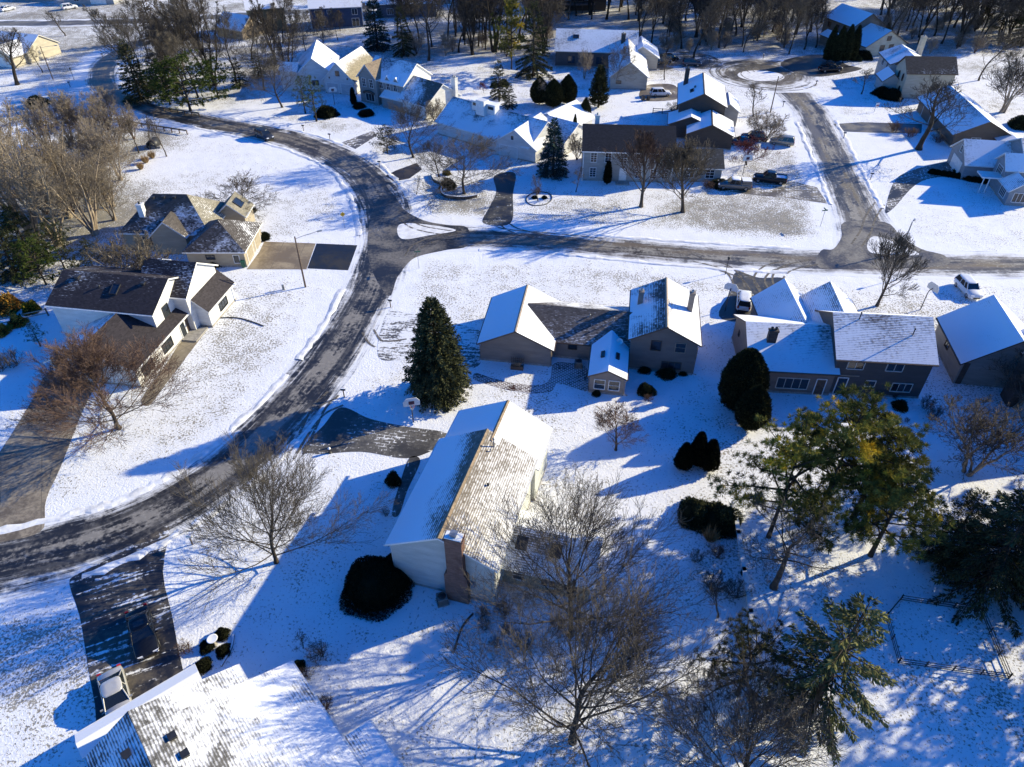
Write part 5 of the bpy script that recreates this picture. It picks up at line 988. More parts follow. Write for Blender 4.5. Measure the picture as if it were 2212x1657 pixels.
for a in [
 ('dense', 258, 925, 9.2, 'rounded bare tree with reddish twigs beside the concrete driveway at lower left'),
 ('big1', 597, 1215, 9.0, 'wide bare tree on the snowy lawn between road bend and brick chimney house', 1.02),
 ('big2', 1237, 1602, 11.5, 'large bare tree in the snow at the bottom centre, nearest the viewer', 1.0),
 ('big3', 1232, 1372, 11.5, 'large bare tree spreading over the patio right of the brick chimney', .92),
 ('small', 1330, 972, 4.4, 'small round bare tree alone on blue shaded snow behind the brick chimney house'),
 ('fan', 1385, 447, 10.0, 'fan shaped bare tree with reddish tips, left one of two before the grey colonial'),
 ('fan2', 1475, 458, 9.6, 'fan shaped bare tree with crooked trunk, right one of two before the grey colonial'),
 ('spread', 1003, 418, 8.6, 'broad round headed bare tree rising from the stone edged bed'),
 ('spread2', 893, 340, 9.6, 'bare tree with forked trunk on the verge left of the stone edged bed'),
 ('spread2', 948, 382, 6.0, 'smaller bare tree just left of the stone edged bed', .9),
 ('spread2', 610, 232, 9.0, 'bare tree with straight trunk on the sloping lawn left of the white garages', .85),
 ('low', 521, 460, 4.8, 'low dark spreading tree with a twisted trunk beside the hip roof house'),
 ('palemulti', 330, 640, 7.5, 'pale many stemmed bare tree in front of the hip roof house'),
 ('palemulti', 268, 610, 6.0, 'thin pale bare tree left of the hip roof house', .8),
 ('upright', 1984, 323, 10.5, 'thick trunked bare tree in front of the brown ranch house'),
 ('fan2', 1894, 661, 8.5, 'bare tree leaning right behind the speckled roof house', .75),
 ('palemulti', 2090, 1022, 7.0, 'bare multi stemmed tree in shade below the brick stack house'),
 ('palemulti', 2195, 880, 6.0, 'pale twiggy tree at the right edge beside the brown brick stack', .9),
 ('leaner', 1671, 1270, 9.0, 'bare tree with leaning thick trunk below the tall pines', 1.05),
 ('big1', 1600, 1720, 8.0, 'pale twiggy bare tree cut by the bottom edge right of centre', 1.0),
 ('slim', 1435, 172, 4.6, 'small bare tree between the white parked car and the dark parked cars'),
 ('slim', 1861, 203, 5.0, 'small bare tree on shaded snow near the for sale sign'),
 ('slim', 1627, 252, 5.0, 'slender bare tree on the lawn behind the curb lamp', 1.1),
 ('brush2', 1652, 306, 5.2, 'olive twiggy small tree shading the beige parked car', 1.1),
 ('maroon', 1612, 356, 4.6, 'small dark red branched tree beside the parked cars of the dark gabled house'),
 ('spread2', 1325, 190, 8.0, 'bare tree in front of the cream garage wing'),
 ('slim', 142, 77, 5.5, 'small bare tree beside the far road, top left', 1.3),
 ('upright', 38, 183, 9.5, 'bare tree with forked trunk in front of the sunlit garage house, left edge', 1.0),
 ('slim', 93, 157, 6.0, 'thin bare tree by the garage door of the sunlit house, far left', 1.3),
 ('slim', 360, 338, 7.0, 'slim pale bare tree beside the drain pipe'),
 ('slim', 1551, 1333, 4.2, 'small twiggy tree beside the white fence', 1.4),
 ('slim', 1162, 434, 3.8, 'small pale trunked tree standing in a hose ring', 1.3),
 ('wood1', 926, 131, 14, 'tall bare tree with clustered stems behind the grey gable house'),
 ('wood2', 1068, 112, 16, 'tall dark clump of bare trunks left of the two big conifers'),
 ('wood2', 2070, 100, 19, 'pair of tall dark leaning trunks at the top right'),
 ('wood4', 2114, 174, 10, 'dark leaning bare tree on sunny snow, upper right'),
 ('palemulti', 2164, 243, 10, 'pale bare tree with several stems at the right edge above the brown ranch house'),
 ('wood1', 1499, 124, 13, 'bare tree beside the dark parked car at the circle'), ('wood4', 1606, 113, 12, 'slanting bare tree at the wood edge above the turning circle'),
 ('wood3', 1704, 117, 13, 'broad bare tree on the snow bank left of the cedar screened house'), ('wood3', 1910, 112, 12, 'bare tree in front of the beige gable, right of the dark cedars'),
 ('wood4', 455, 160, 14, 'dark bare tree arching over the evergreen thicket, left tangle', 1.1), ('wood3', 660, 110, 9, 'crooked bare tree below the dark blue house'),
 ('wood3', 700, 112, 8, 'low crooked bare tree right below the dark blue house', 1.2), ('brush2', 240, 262, 6.5, 'russet twiggy thicket tree beside the bending road, left', 1.1), ('brush2', 290, 300, 5.5, 'russet twiggy tree at the end of the guard rail'), ('slim', 300, 330, 6, 'thin grey stems beside the drain culvert', 1.2),
 ('slim', 325, 322, 5.5, 'thin grey sapling right above the drain culvert', 1.1), ('brush2', 1455, 262, 3.6, 'brown twiggy bush tree behind the grey colonial'), ('brush2', 1246, 345, 4.5, 'thin twiggy tree in the gap left of the grey colonial'), ('slim', 1244, 415, 4.2, 'bare shrub tree at the left corner of the grey colonial', 1.2),
 ('brush2', 1180, 225, 5.5, 'brown twiggy tree among the dark cedars'), ('brush', 1262, 170, 6, 'pale brush tree before the cream house dark front', .8), ('slim', 900, 420, 3.0, 'small bare shrub tree at the left end of the stone edged bed', 1.2),
 ('brush2', 940, 262, 4.2, 'twiggy russet tree against the bright white side wall', 1.1)]:
    q = OV.get((a[1], a[2])); tree(a[0], a[1], a[2], q[0]*1.1 if q else a[3]*1.15, a[4], wide=a[5] if len(a) > 5 else 1.0, Rm=q[1]*1.22 if q else None)
for i, (px, py, h, w_) in enumerate([(78, 510, 15, 1), (128, 530, 13, 1), (30, 470, 15, 1), (205, 507, 11, 1), (150, 470, 12, .9), (10, 400, 13, 1)]):
    tree('pale', px, py, h*1.25, ('pale many stemmed tree in the thicket, nearest the white house', 'pale many stemmed tree just right of the nearest thicket tree', 'pale many stemmed thicket tree by the left edge, middle of three', 'pale many stemmed tree at the right end of the thicket, by the hip roof house', 'pale many stemmed tree in the middle of the tan thicket', 'pale many stemmed thicket tree farthest up the left edge')[i], group='pale thicket trees at left', wide=w_)
def scatter(kinds, x0, x1, y0, y1, n, h0, h1, label, group, seed, name='bare_tree', cat='bare tree', md=4.0, wide=1.0):
    r = random.Random(seed); got = []
    for _ in range(n*30):
        if len(got) >= n: break
        px, py = r.uniform(x0, x1), r.uniform(y0, y1); p = G(px, py)
        if free(p) and all((p-q).length > md for q in got):
            got.append(p); tree(r.choice(kinds), px, py, r.uniform(h0, h1)*1.2, label, name, cat, group, wide, r.uniform(0, 6.28))
W3 = ['wood1', 'wood2', 'wood3', 'wood4']
scatter(W3, 850, 1190, 20, 122, 30, 12, 17, 'dark bare tree in the wood behind the grey gable house', 'bare trees of the middle wood', 1)
scatter(W3, 1370, 1780, 15, 108, 62, 10, 16, 'dark bare tree in the wood between the cream house and the cedar screen', 'bare trees of the wood above the turning circle', 2)
scatter(W3, 1180, 1400, 2, 44, 18, 12, 17, 'dark bare tree in the wood behind the cream winged house', 'bare trees behind the cream winged house', 3)
scatter(W3, 1900, 2225, 5, 100, 60, 11, 17, 'dark bare tree in the wood at the top right corner', 'bare trees of the top right wood', 4)
scatter(['wood3', 'wood4', 'wood2', 'wood1'], 300, 640, 90, 212, 24, 10, 15, 'dark bare tree in the tangle above the bending road', 'bare trees of the tangle above the bend', 5)
scatter(['brush', 'brush', 'brush2'], 90, 285, 290, 480, 14, 6.0, 9.5, 'tan twiggy tree in the dense thicket left of the snowy field', 'tan thicket trees', 6, md=3.0)
scatter(['wood1', 'wood3', 'wood4'], 560, 860, 66, 100, 7, 5, 8, 'bare tree on the snow around the dark blue house', 'bare trees around the dark blue house', 7)
scatter(['brush', 'brush2'], 1420, 1720, 60, 118, 22, 3, 5, 'low brushy sapling at the foot of the wood above the turning circle', 'saplings at the wood foot', 8, md=2.5)
scatter(['brush2', 'brush'], 870, 1190, 95, 132, 12, 3, 5, 'low brushy sapling at the foot of the middle wood', 'saplings of the middle wood', 9, md=2.5)
scatter(['brush2', 'brush'], 1900, 2210, 60, 118, 14, 3, 5, 'low brushy sapling at the foot of the top right wood', 'saplings of the top right wood', 10, md=2.5)
scatter(W3, 880, 2212, -22, 2, 30, 12, 17, 'bare tree at the very back of the woods along the top edge', 'bare trees at the very back', 11)
# evergreens
EV = dict(name='evergreen_tree', cat='evergreen')
for k, px, py, h, label, *o in [
 ('spruce1', 949, 852, 13.2, 'big dense egg shaped spruce beside the road in the centre left'),
 ('arb1', 1592, 882, 8.4, 'tall round topped dark arborvitae left of the low snowy house'), ('arb2', 1616, 925, 6.2, 'lower round arborvitae crowding the tall one, half hidden by pines', 1.0),
 ('cone', 1474, 1010, 3.6, 'left cone of the dark pointed evergreens beside the pines', 1.15), ('cone', 1502, 1002, 4.6, 'tallest middle cone of the dark pointed evergreens'), ('cone', 1528, 1012, 4.2, 'right cone of the dark pointed evergreens', 1.1),
 ('pineG', 1660, 1160, 14.5, 'tall open pine with dark needles, left in the pine group', 1.0), ('pineG', 1765, 1120, 15.5, 'tall pine with yellow green tufts, middle of the pine group', 1.05), ('pineY', 1842, 1120, 13, 'pine with golden yellow patches, right in the pine group', 1.1), ('pineY', 1880, 1200, 11.5, 'lower pine with bright golden fringe below the picnic set', 1.1),
 ('spruceD', 2118, 1265, 13.0, 'wide dark spruce above the fenced plot at right', 1.15), ('spruceD', 2215, 1225, 14, 'wide dark spruce cut by the right edge', 1.1), ('spruceD', 2035, 1205, 9.0, 'dark drooping spruce between pines and fenced plot', 1.0),
 ('pineD', 1592, 1500, 8.5, 'bushy dark pine beside the white fence, lower right', 1.2), ('spruceB', 1194, 378, 10.5, 'dark bluish spruce just left of the grey colonial', 1.05),
 ('spruceD', 1078, 212, 8.5, 'dark ragged spruce in front of the two big conifers', .8), ('pineG', 1105, 150, 17, 'huge yellow green conifer, left of the big pair, top centre', .7), ('spruceD', 1152, 165, 17, 'huge dark conifer, right of the big pair, top centre', .8),
 ('cedar', 1292, 232, 9.0, 'brownish cone shaped cedar before the cream garage wing', 1.0), ('arb2', 1262, 275, 6.2, 'dark narrow evergreen in front of the brownish cedar', .7), ('column', 1240, 300, 5, 'small dark column evergreen in the gap behind the colonial', .7),
 ('arb2', 1165, 225, 6.0, 'left mound of dark cedars behind the monitor house', 1.2), ('arb2', 1195, 232, 6.2, 'middle mound of dark cedars behind the monitor house', 1.2), ('arb2', 1225, 225, 6.5, 'right mound of dark cedars behind the monitor house', 1.1),
 ('spruce2', 305, 216, 13.0, 'dark spruce at the inside of the road bend, upper left', 1.1), ('spruceD', 345, 190, 9, 'dark drooping evergreen behind the spruce at the bend', .8), ('pineGr', 412, 240, 12, 'broad green pine above the guard rail', 1.25), ('pineGr', 368, 226, 9.5, 'green pine left of the broad one above the guard rail'), ('pineGr', 472, 212, 9, 'green pine at the right end of the evergreen thicket'), ('spruceD', 520, 186, 6.5, 'dark evergreen hedge tree on the sloping lawn edge'), ('spruceD', 560, 166, 6.0, 'dark evergreen right end of hedge above sloping lawn'),
 ('pineN', 684, 262, 9.5, 'narrow pine with bare lower trunk by the basketball hoop of the white garages', 1.05), ('pineN', 660, 245, 8.0, 'narrow pine just behind the bare trunked one near the white garages', 1.0),
 ('spruceB', 816, 106, 14.5, 'blue green spruce right of the dark blue house'), ('spruceD', 872, 120, 12.0, 'dark drooping spruce right of the blue green spruce', .75), ('spruceBr', 335, 92, 14, 'brownish spruce standing above the tangle, top left'),
 ('column', 1786, 134, 8.6, 'leftmost dark cedar column before the beige gables'), ('column', 1803, 137, 9.0, 'second dark cedar column before the beige gables'), ('column', 1820, 136, 9.2, 'third dark cedar column before the beige gables'), ('column', 1837, 131, 8.6, 'rightmost dark cedar column before the beige gables'),
 ('pineD', 2160, 78, 15, 'large dark pine in the top right corner', 1.1), ('spruceD', 2212, 95, 13, 'dark spruce at the right edge of the top right corner'), ('pineD', 838, 332, 5.5, 'low dark pine left of the forked verge tree', 1.25), ('spruceD', 1100, 232, 5.5, 'small ragged spruce right of the front ragged one'),
 ('slimarb', 765, 228, 4.0, 'slim dark arborvitae between white garage and grey gable'), ('slimarb', 1311, 398, 4.4, 'slim dark arborvitae beside the colonial front door'), ('pineN', 88, 748, 3.6, 'small dark umbrella shaped pine left of the white house', 1.4),
 ('spruceD', 40, 600, 9.0, 'dark evergreen mass at the left edge above the golden shrubs', 1.0), ('pineGr', 100, 615, 7.5, 'olive evergreen left of the white house', .9), ('pineD', 140, 580, 8.0, 'dark evergreen behind the white house left end', 1.0), ('spruceD', 70, 560, 9.0, 'dark evergreen under the pale thicket trees', .9), ('pineGr', 15, 540, 8.0, 'olive evergreen at the left edge under the pale trees', 1.0),
 ('pineD', 200, 575, 4.5, 'small dark evergreen between white house and hip roof house', 1.1), ('pineD', 262, 640, 3.0, 'low dark evergreen in front of the hip roof house', 1.2), ('pineD', 180, 615, 4.5, 'dark evergreen at the rear of the white house roof', 1.0), ('column', 1905, 100, 6, 'dark evergreen behind the beige gable house', 1.0), ('bushE', 2205, 275, 3, 'dark evergreen bush at the right edge above the blue grey house')]:
    tree(k, px, py, h, label, wide=o[0] if o else 1.0, **EV)
tree('spruceL', 1742, 1545, 14.8, 'tall layered olive spruce with visible trunk at the lower right', wide=1.2, rz=1.0, **EV)
for i, (x, y) in enumerate([(44, 46), (50, 38), (56, 54), (54, 46), (42, 34), (62, 56), (38, 28), (48, 30), (58, 36), (66, 46)]):
    place(PR['spruceD' if i % 2 else 'pineG'], 'evergreen_tree', 'tall evergreen standing beyond the lower right edge', 'evergreen', (x+9, y-4, 0), i, 1.25, 'evergreens beyond the right edge')
# bushes
BU = dict(name='bush', cat='bush')
for k, px, py, h, label, *o in [
 ('yew', 862, 1238, 2.4, 'smaller dark yew lobe between the big yew and the pale house corner', .9),
 ('yew', 812, 1272, 3.2, 'big round black green yew at the left corner of the brick chimney house', 1.02), ('shrub', 834, 1114, 1.1, 'small round twiggy shrub between front walk and big yew', .9), ('bushG', 851, 1042, 1.6, 'small upright evergreen in the island bed by the patterned driveway', .55),
 ('bushD', 706, 250, 2.4, 'round clipped dark hedge bush by the white garages', 1.15), ('bushD', 792, 248, 1.3, 'low dark bush in the front island of the grey gable house', 1.6), ('bushD', 776, 232, 1.2, 'low dark bush under the bay window', 1.4),
 ('bushD', 480, 1372, .75, 'dark bush above the white birdbath', 1.0), ('bushD', 448, 1398, .75, 'dark bush left of the white birdbath', 1.0), ('bushD', 484, 1408, .75, 'dark bush right of the white birdbath', 1.0), ('bushD', 440, 1440, .75, 'dark round bush below the white birdbath', 1.1), ('shrubred', 404, 1408, 1.3, 'reddish twig shrub beside the parked black car', 1.2),
 ('shrub', 690, 1420, 1.8, 'dark rounded twig shrub on blue snow left of the snow patched roof', 1.25), ('bushG', 646, 1440, .6, 'tiny dark bush at the corner of the snow patched roof'), ('shrubred', 660, 1465, 1.2, 'reddish twig shrub under the eave of the snow patched roof', 1.2), ('shrubred', 700, 1530, 1.4, 'second reddish twig shrub under the eave of the snow patched roof', 1.3), ('slim', 655, 1400, 2.6, 'thin leafless sapling behind the dark twig shrub', 1.3),
 ('shrubred', 1042, 1328, 1.1, 'low brown shrub at the chimney foot', 1.2), ('shrub', 1046, 1358, 1.5, 'fan twigged shrub below the chimney'), ('shrub', 1070, 1395, 1.3, 'fan twigged shrub nearest the fallen hose', 1.1), ('shrubred', 1090, 1330, 2.4, 'tall tan shrub by the patio corner', .8), ('shrubred', 1095, 1372, 1.6, 'brown shrub left of the large patio tree', .9), ('shrubred', 1200, 1360, 1.6, 'brown shrub at the patio tree foot', 1.2), ('shrub', 1130, 1400, 2.0, 'twiggy shrub between the two large bare trees', 1.2),
 ('bushE', 1506, 1118, 2.2, 'dark spreading evergreen bush on the left of the pines', 1.1), ('bushE', 1550, 1130, 2.6, 'dark evergreen bush at the pine foot left side', 1.0), ('straw', 1533, 1168, 1.7, 'tan ornamental grass tuft left of the white fence'), ('shrubred', 1548, 1200, 1.6, 'reddish shrub below the ornamental grass', 1.1), ('shrub', 1502, 1212, 1.5, 'twiggy shrub left of the white fence', 1.1), ('shrub', 1540, 1270, 2.2, 'bluish twig shrub left of the white fence', 1.2), ('shrub', 1584, 1285, 2.0, 'twiggy shrub leaning on the white fence', 1.2),
 ('shrub', 1997, 882, 1.9, 'bare fan shrub behind the speckled roof house', 1.0), ('shrub', 2014, 905, 2.1, 'larger bare fan shrub behind the speckled roof house', 1.05), ('bushG', 1944, 880, 1.0, 'small evergreen bush at the garden bed by the speckled roof house'), ('shrub', 1958, 912, .7, 'tiny twig shrub near the picnic set'), ('shrub', 1932, 862, .8, 'tiny twig shrub by the air conditioner of the speckled roof house'),
 ('bushE', 1395, 848, 1.6, 'evergreen shrub at the right of the sunroom', .8), ('bushG', 1288, 852, .6, 'small evergreen at the sunroom front'), ('shrubred', 1398, 866, 1.0, 'russet shrub at the sunroom corner', 1.2), ('bushG', 1392, 800, .8, 'low shrub left under the tall taupe gable', 1.2), ('bushG', 1440, 808, 1.0, 'low shrub in the middle under the tall taupe gable', 1.4), ('bushG', 1475, 806, .6, 'low shrub right under the tall taupe gable', 1.3),
 ('bushG', 538, 457, 1.2, 'round green bush beside the twisted low tree', 1.1), ('bushG', 520, 468, .7, 'small bush left of the round green bush', 1.2), ('bushD', 470, 566, 1.3, 'dark clipped hedge under the hip roof garage eave', 1.9), ('bushD', 438, 570, 1.2, 'dark clipped hedge left under the hip roof garage eave', 1.5), ('bushD', 566, 515, 1.0, 'dark bush at the far side of the concrete driveway', 1.6),
 ('bushO', 14, 668, 2.6, 'bright orange leaved shrub at the left edge', 1.1), ('bushO', 40, 700, 1.6, 'orange leaved low shrub beside the left edge path'), ('bushO', 2, 720, 1.6, 'orange leaved shrub cut by the left edge'), ('bushY', 70, 672, 1.7, 'yellow green bush left of the white house', .8), ('shrub', 30, 790, 2.6, 'pale twig shrub on blue snow at the left edge', 1.2), ('shrub', 2, 800, 2.6, 'twig shrub cut by the left edge below the orange shrubs'),
 ('bushD', 968, 405, 1.7, 'round dark shrub inside the stone edged bed', 1.0), ('shrub', 962, 398, 1.6, 'twiggy shrub inside the stone edged bed'), ('bushY', 965, 376, .7, 'ochre low shrub at the back of the stone edged bed', 1.4), ('shrubred', 1160, 420, 1.6, 'brown shrub behind the pale trunked tree', 1.2), ('bushD', 1155, 428, .5, 'small evergreen left in the hose ring', 1.2), ('bushD', 1176, 428, .5, 'small evergreen right in the hose ring', 1.2),
 ('bushE', 82, 228, 2.6, 'dark rounded bush beside the far left driveway', 1.1), ('straw', 316, 352, 1.8, 'tan reeds beside the drain culvert'), ('straw', 330, 342, 1.7, 'tan reeds right of the drain culvert'), ('straw', 305, 366, 1.6, 'tan reeds at the snowy field corner'), ('bushG', 1088, 185, 1.6, 'round dark bush before the ragged spruce'), ('bushG', 1068, 188, 1.2, 'smaller round bush before the ragged spruce'), ('maroon', 1045, 200, 2.6, 'purple twigged low tree behind the monitor house'),
 ('shrubred', 1930, 285, 2.4, 'russet shrub beside the thick trunked tree', 1.3), ('shrubred', 1965, 296, 2.2, 'russet shrub in front of the brown ranch house', 1.5), ('shrubred', 2025, 308, 2.0, 'russet shrub at the ranch house corner', 1.4), ('bushD', 1905, 205, 2.0, 'dark bush under the round headed windows left', 1.3), ('bushD', 1925, 212, 2.2, 'dark bush under the round headed windows right', 1.3), ('bushD', 1862, 125, 2.0, 'dark bush along the beige gable wall', 1.6), ('bushE', 1847, 130, 2.2, 'dark evergreen at the corner of the beige gable wall', .9),
 ('bushG', 1555, 402, 1.4, 'low brown hedge at the silver pickup nose', 1.6), ('shrubred', 1530, 408, 1.7, 'twiggy shrub left of the silver pickup', 1.5), ('bushE', 2070, 372, 1.4, 'dark bush beside the angled garage', .8), ('column', 2105, 372, 3.2, 'dark evergreen in the corner of the blue grey house', 1.1), ('column', 2128, 380, 2.6, 'dark evergreen near the porch posts', 1.2)]:
    tree(k, px, py, h, label, wide=o[0] if o else 1.0, **BU)
for i in range(11):
    tree('bushD', 2014+i*11, 374+i*1.8+(i > 6)*2, .9, 'small clipped dark bush in the row edging the angled garage driveway', 'bush', 'bush', 'row of small bushes by the angled driveway', 1.1)
# ------------------------------------------------------------------ vehicles
def paint(name, c, metal=.3, rough=.25): return simple(name, c, rough, .03, 3, metal, .6)
TYRE = simple('tyre_rubber', (.02, .02, .02), .85, .1); RIM = simple('alloy', (.45, .45, .46), .35, .05, 3, .7); LAMPW = simple('lamp_glass', (.75, .76, .78), .15, .03, 3, 0, .8); LAMPR = simple('tail_lamp', (.45, .02, .02), .25, .05, 3, 0, .6); CGLASS = NT('car_glass'); CGLASS.col((.012, .016, .02)); CGLASS.rough(.05); CGLASS.spec(.8); CGLASS = CGLASS.m
def vehicle(kind, label, rear, front, pm, name='parked_car', cat='car', group=None, z=.018, roofm=None, snow=False, moving=False):
    """rear/front: image points of the two ends on the ground"""
    a, f = G(*rear), G(*front); c = (a+f)/2; hd = math.atan2(f.y-a.y, f.x-a.x)
    L, W, Hh = {'sedan': (4.75, 1.84, 1.46), 'suv': (4.65, 1.88, 1.72), 'pickup': (5.7, 2.0, 1.9)}[kind]
    o = thing(name, label, cat, (c.x, c.y, z), hd, group)
    hl, hw = L/2, W/2
    if kind == 'sedan': top = [(-hl, .62), (-hl+.12, .95), (-1.55, .99), (.95, .93), (hl-.35, .74), (hl, .56)]; cab = (-1.75, 1.05, -1.0, .25)
    elif kind == 'suv': top = [(-hl, .68), (-hl+.1, 1.02), (-1.4, 1.06), (1.0, 1.04), (hl-.25, .9), (hl, .6)]; cab = (-2.22, 1.05, -1.95, .45)
    else: top = [(-hl, .75), (-hl+.05, 1.1), (-1.0, 1.1), (1.2, 1.12), (hl-.2, 1.04), (hl, .72)]; cab = (-.95, 1.25, -.75, .6)
    def ztop(x):
        for (x0, z0), (x1, z1) in zip(top, top[1:]):
            if x <= x1: return z0+(z1-z0)*(x-x0)/(x1-x0)
        return top[-1][1]
    xs = [-hl, -hl+.06, -hl+.16]+[-hl+.3+(L-.6)*i/16 for i in range(17)]+[hl-.16, hl-.06, hl]; m = MB(); rings = []
    for x in xs:
        e = min(1, (hl-abs(x))/.32); wd = hw*(.80+.2*math.sqrt(max(0, e))); zb = .22+.12*(1-e); zt = ztop(x); zt = zt-(1-e)*.04
        s_ = [(wd*.86, zb), (wd*.98, zb+.13), (wd, zb+.3), (wd, max(zb+.31, zt-.2)), (wd*.975, max(zb+.32, zt-.08)), (wd*.88, zt), (0, zt+.03)]
        rings.append([(x, y, q) for y, q in s_]+[(x, -y, q) for y, q in s_[::-1][1:]])
    k = len(rings[0]); m.raw([p for r in rings for p in r], [(i*k+j, i*k+(j+1) % k, (i+1)*k+(j+1) % k, (i+1)*k+j) for i in range(len(xs)-1) for j in range(k)], 0, True)
    m.raw(rings[0], [tuple(range(k))]); m.raw(rings[-1], [tuple(range(k))[::-1]])
    x0, x1, t0, t1 = cab; zb0, zb1, zt = ztop(x0)-.02, ztop(x1)-.02, Hh-.06; bw, tw = hw*.93, hw*.74
    bot = [Vector((x0, bw, zb0)), Vector((x1, bw, zb1)), Vector((x1, -bw, zb1)), Vector((x0, -bw, zb0))]; tp = [Vector((t0, tw, zt)), Vector((t1, tw, zt)), Vector((t1, -tw, zt)), Vector((t0, -tw, zt))]
    for i in range(4): m.tube([bot[i], tp[i]], [.055, .05], 6)
    for s_ in (1, -1):
        for fx in ((.42, .74) if kind == 'suv' else (.5,)):
            m.tube([Vector((x0+(x1-x0)*fx, s_*bw, zb0+(zb1-zb0)*fx)), Vector((t0+(t1-t0)*fx, s_*tw, zt))], .045, 6)
    m.build('body', pm, o)
    g = MB(); n = len(bot); ins = .985
    for i in range(4): g.face([bot[i], tp[i], tp[(i+1) % 4], bot[(i+1) % 4]])
    g.build('window', CGLASS, o)
    g = MB(); R0 = []
    for (sx, sz) in ((1.0, -.02), (.985, .03), (.9, .065), (.5, .085)):
        r = []
        for i in range(16):
            t = 2*math.pi*i/16; cx_, sy_ = math.copysign(abs(math.cos(t))**.45, math.cos(t)), math.copysign(abs(math.sin(t))**.45, math.sin(t)); r.append(((t0+t1)/2+(t1-t0+.16)/2*cx_*sx, (tw+.05)*sy_*sx, zt+sz))
        R0.append(r)
    g.raw([p for r in R0 for p in r], [(i*16+j, i*16+(j+1) % 16, (i+1)*16+(j+1) % 16, (i+1)*16+j) for i in range(3) for j in range(16)], 0, True); g.raw(R0[-1], [tuple(range(16))]); g.build('roof', roofm or pm, o)
    if kind == 'sedan' and roofm is None: g = MB(); g.box(-.55, .05, -.4, .4, zt+.075, zt+.095); g.build('sunroof', CGLASS, o)
    wr = .33 if kind != 'pickup' else .39
    for sx in (-hl+.95, hl-.9):
        for s_ in (-1, 1):
            g = MB(); cs = [(wr*.62, -.115), (wr*.93, -.11), (wr, -.07), (wr, .07), (wr*.93, .11), (wr*.62, .115)]; q = []
            for r_, y in cs: q += [(sx+r_*math.cos(t*math.pi/9), s_*(hw-.1)+y*s_, wr+r_*math.sin(t*math.pi/9)) for t in range(18)]
            g.raw(q, [(i*18+j, i*18+(j+1) % 18, (i+1)*18+(j+1) % 18, (i+1)*18+j) for i in range(5) for j in range(18)], 0, True); w_ = g.build('wheel', TYRE, o)
            g = MB(); yc = s_*(hw-.0)
            for i in range(5): a_ = i*2*math.pi/5; g.obox((sx+wr*.3*math.cos(a_), yc, wr+wr*.3*math.sin(a_)), (wr*.3*math.cos(a_), 0, wr*.3*math.sin(a_)), (-.045*math.sin(a_), 0, .045*math.cos(a_)), (0, .012, 0))
            g.raw([(sx+wr*.64*math.cos(t*math.pi/9), yc-s_*.03, wr+wr*.64*math.sin(t*math.pi/9)) for t in range(18)], [tuple(range(18))]); g.build('rim', RIM, w_)
    for s_ in (-1, 1):
        g = MB(); g.obox((hl-.16, s_*hw*.68, ztop(hl-.2)-.12), (.14, s_*-.06, 0), (.03, .2, 0), (-.02, 0, .075)); g.build('headlight', LAMPW, o)
        g = MB(); g.obox((-hl+.06, s_*hw*.78, .82), (.05, 0, 0), (0, .13, 0), (0, 0, .14)); g.build('taillight', LAMPR, o)
        g = MB(); g.obox((x1-.18, s_*(hw+.1), zb1+.08), (.05, 0, 0), (0, .1, 0), (0, 0, .065)); g.build('mirror', pm, o)
    g = MB(); g.box(hl-.05, hl+.02, -hw*.5, hw*.5, .34, .54); g.build('grille', DARK, o); g = MB(); g.box(-hl-.02, -hl+.05, -hw*.7, hw*.7, .3, .44); g.build('bumper', DARK, o); g = MB(); g.box(-hl-.03, -hl+.02, -.26, .26, .6, .72); g.build('license_plate', OFFW, o)
    if kind == 'pickup':
        g = MB(); g.box(-hl+.1, -1.05, -hw*.82, hw*.82, 1.085, 1.135); bed = g.build('bed_floor', BLACKP if not snow else SNOWM, o)
        g = MB()
        for s_ in (-1, 1): g.box(-hl+.08, -1.05, s_*hw*.9-.06, s_*hw*.9+.06, 1.08, 1.3)
        g.box(-hl+.02, -hl+.1, -hw*.85, hw*.85, 1.08, 1.3); g.build('bed_side', pm, o)
    if snow == 2: g = MB(); g.box(-hl+.12, -1.1, -hw*.85, hw*.85, 1.3, 1.72); g.build('bed_cover', pm, o); g = MB(); g.box(-hl+.14, -1.12, -hw*.82, hw*.82, 1.72, 1.77); g.build('roof_snow', SNOWM, o)
    return o
BLACK = paint('black_paint', (.012, .013, .015)); SILV = paint('silver_paint', (.5, .49, .47), .4); CHAR = paint('charcoal_paint', (.04, .045, .055)); WHITEC = paint('white_car_paint', (.72, .72, .72), .0); GREYC = paint('grey_paint', (.16, .15, .145), .4); RED = paint('dark_red_paint', (.09, .018, .02)); BEIGE = paint('beige_paint', (.28, .26, .22), .4)
vehicle('sedan', 'black sedan with sunroof parked on the icy driveway at lower left', (300, 1324), (326, 1426), BLACK)
vehicle('sedan', 'silver white sedan parked close to the garage of the snow patched roof, lower left', (247, 1474), (267, 1552), SILV, roofm=paint('silver_roof', (.6, .58, .54), .3))
vehicle('suv', 'black car driving along the curving road at upper left', (553, 290), (592, 308), CHAR, name='moving_car')
vehicle('pickup', 'grey pickup with snow topped bed cover in front of the colonial garage', (1622, 409), (1548, 405), GREYC, name='pickup_truck', cat='pickup', snow=2, roofm=SNOWM)
vehicle('pickup', 'black pickup with open snowy bed on the driveway by the north road', (1697, 397), (1626, 389), BLACK, name='pickup_truck', cat='pickup', snow=1)
vehicle('suv', 'dark red car parked beside the dark gabled house, behind the black one', (1650, 305), (1600, 300), RED)
vehicle('sedan', 'black car with bright headlights nosed against the dark gabled house', (1622, 312), (1578, 311), CHAR)
vehicle('suv', 'beige car behind the olive twiggy tree near the north road', (1712, 315), (1664, 309), BEIGE)
vehicle('suv', 'white suv parked behind the cream garage wing', (1406, 207), (1446, 206), WHITEC)
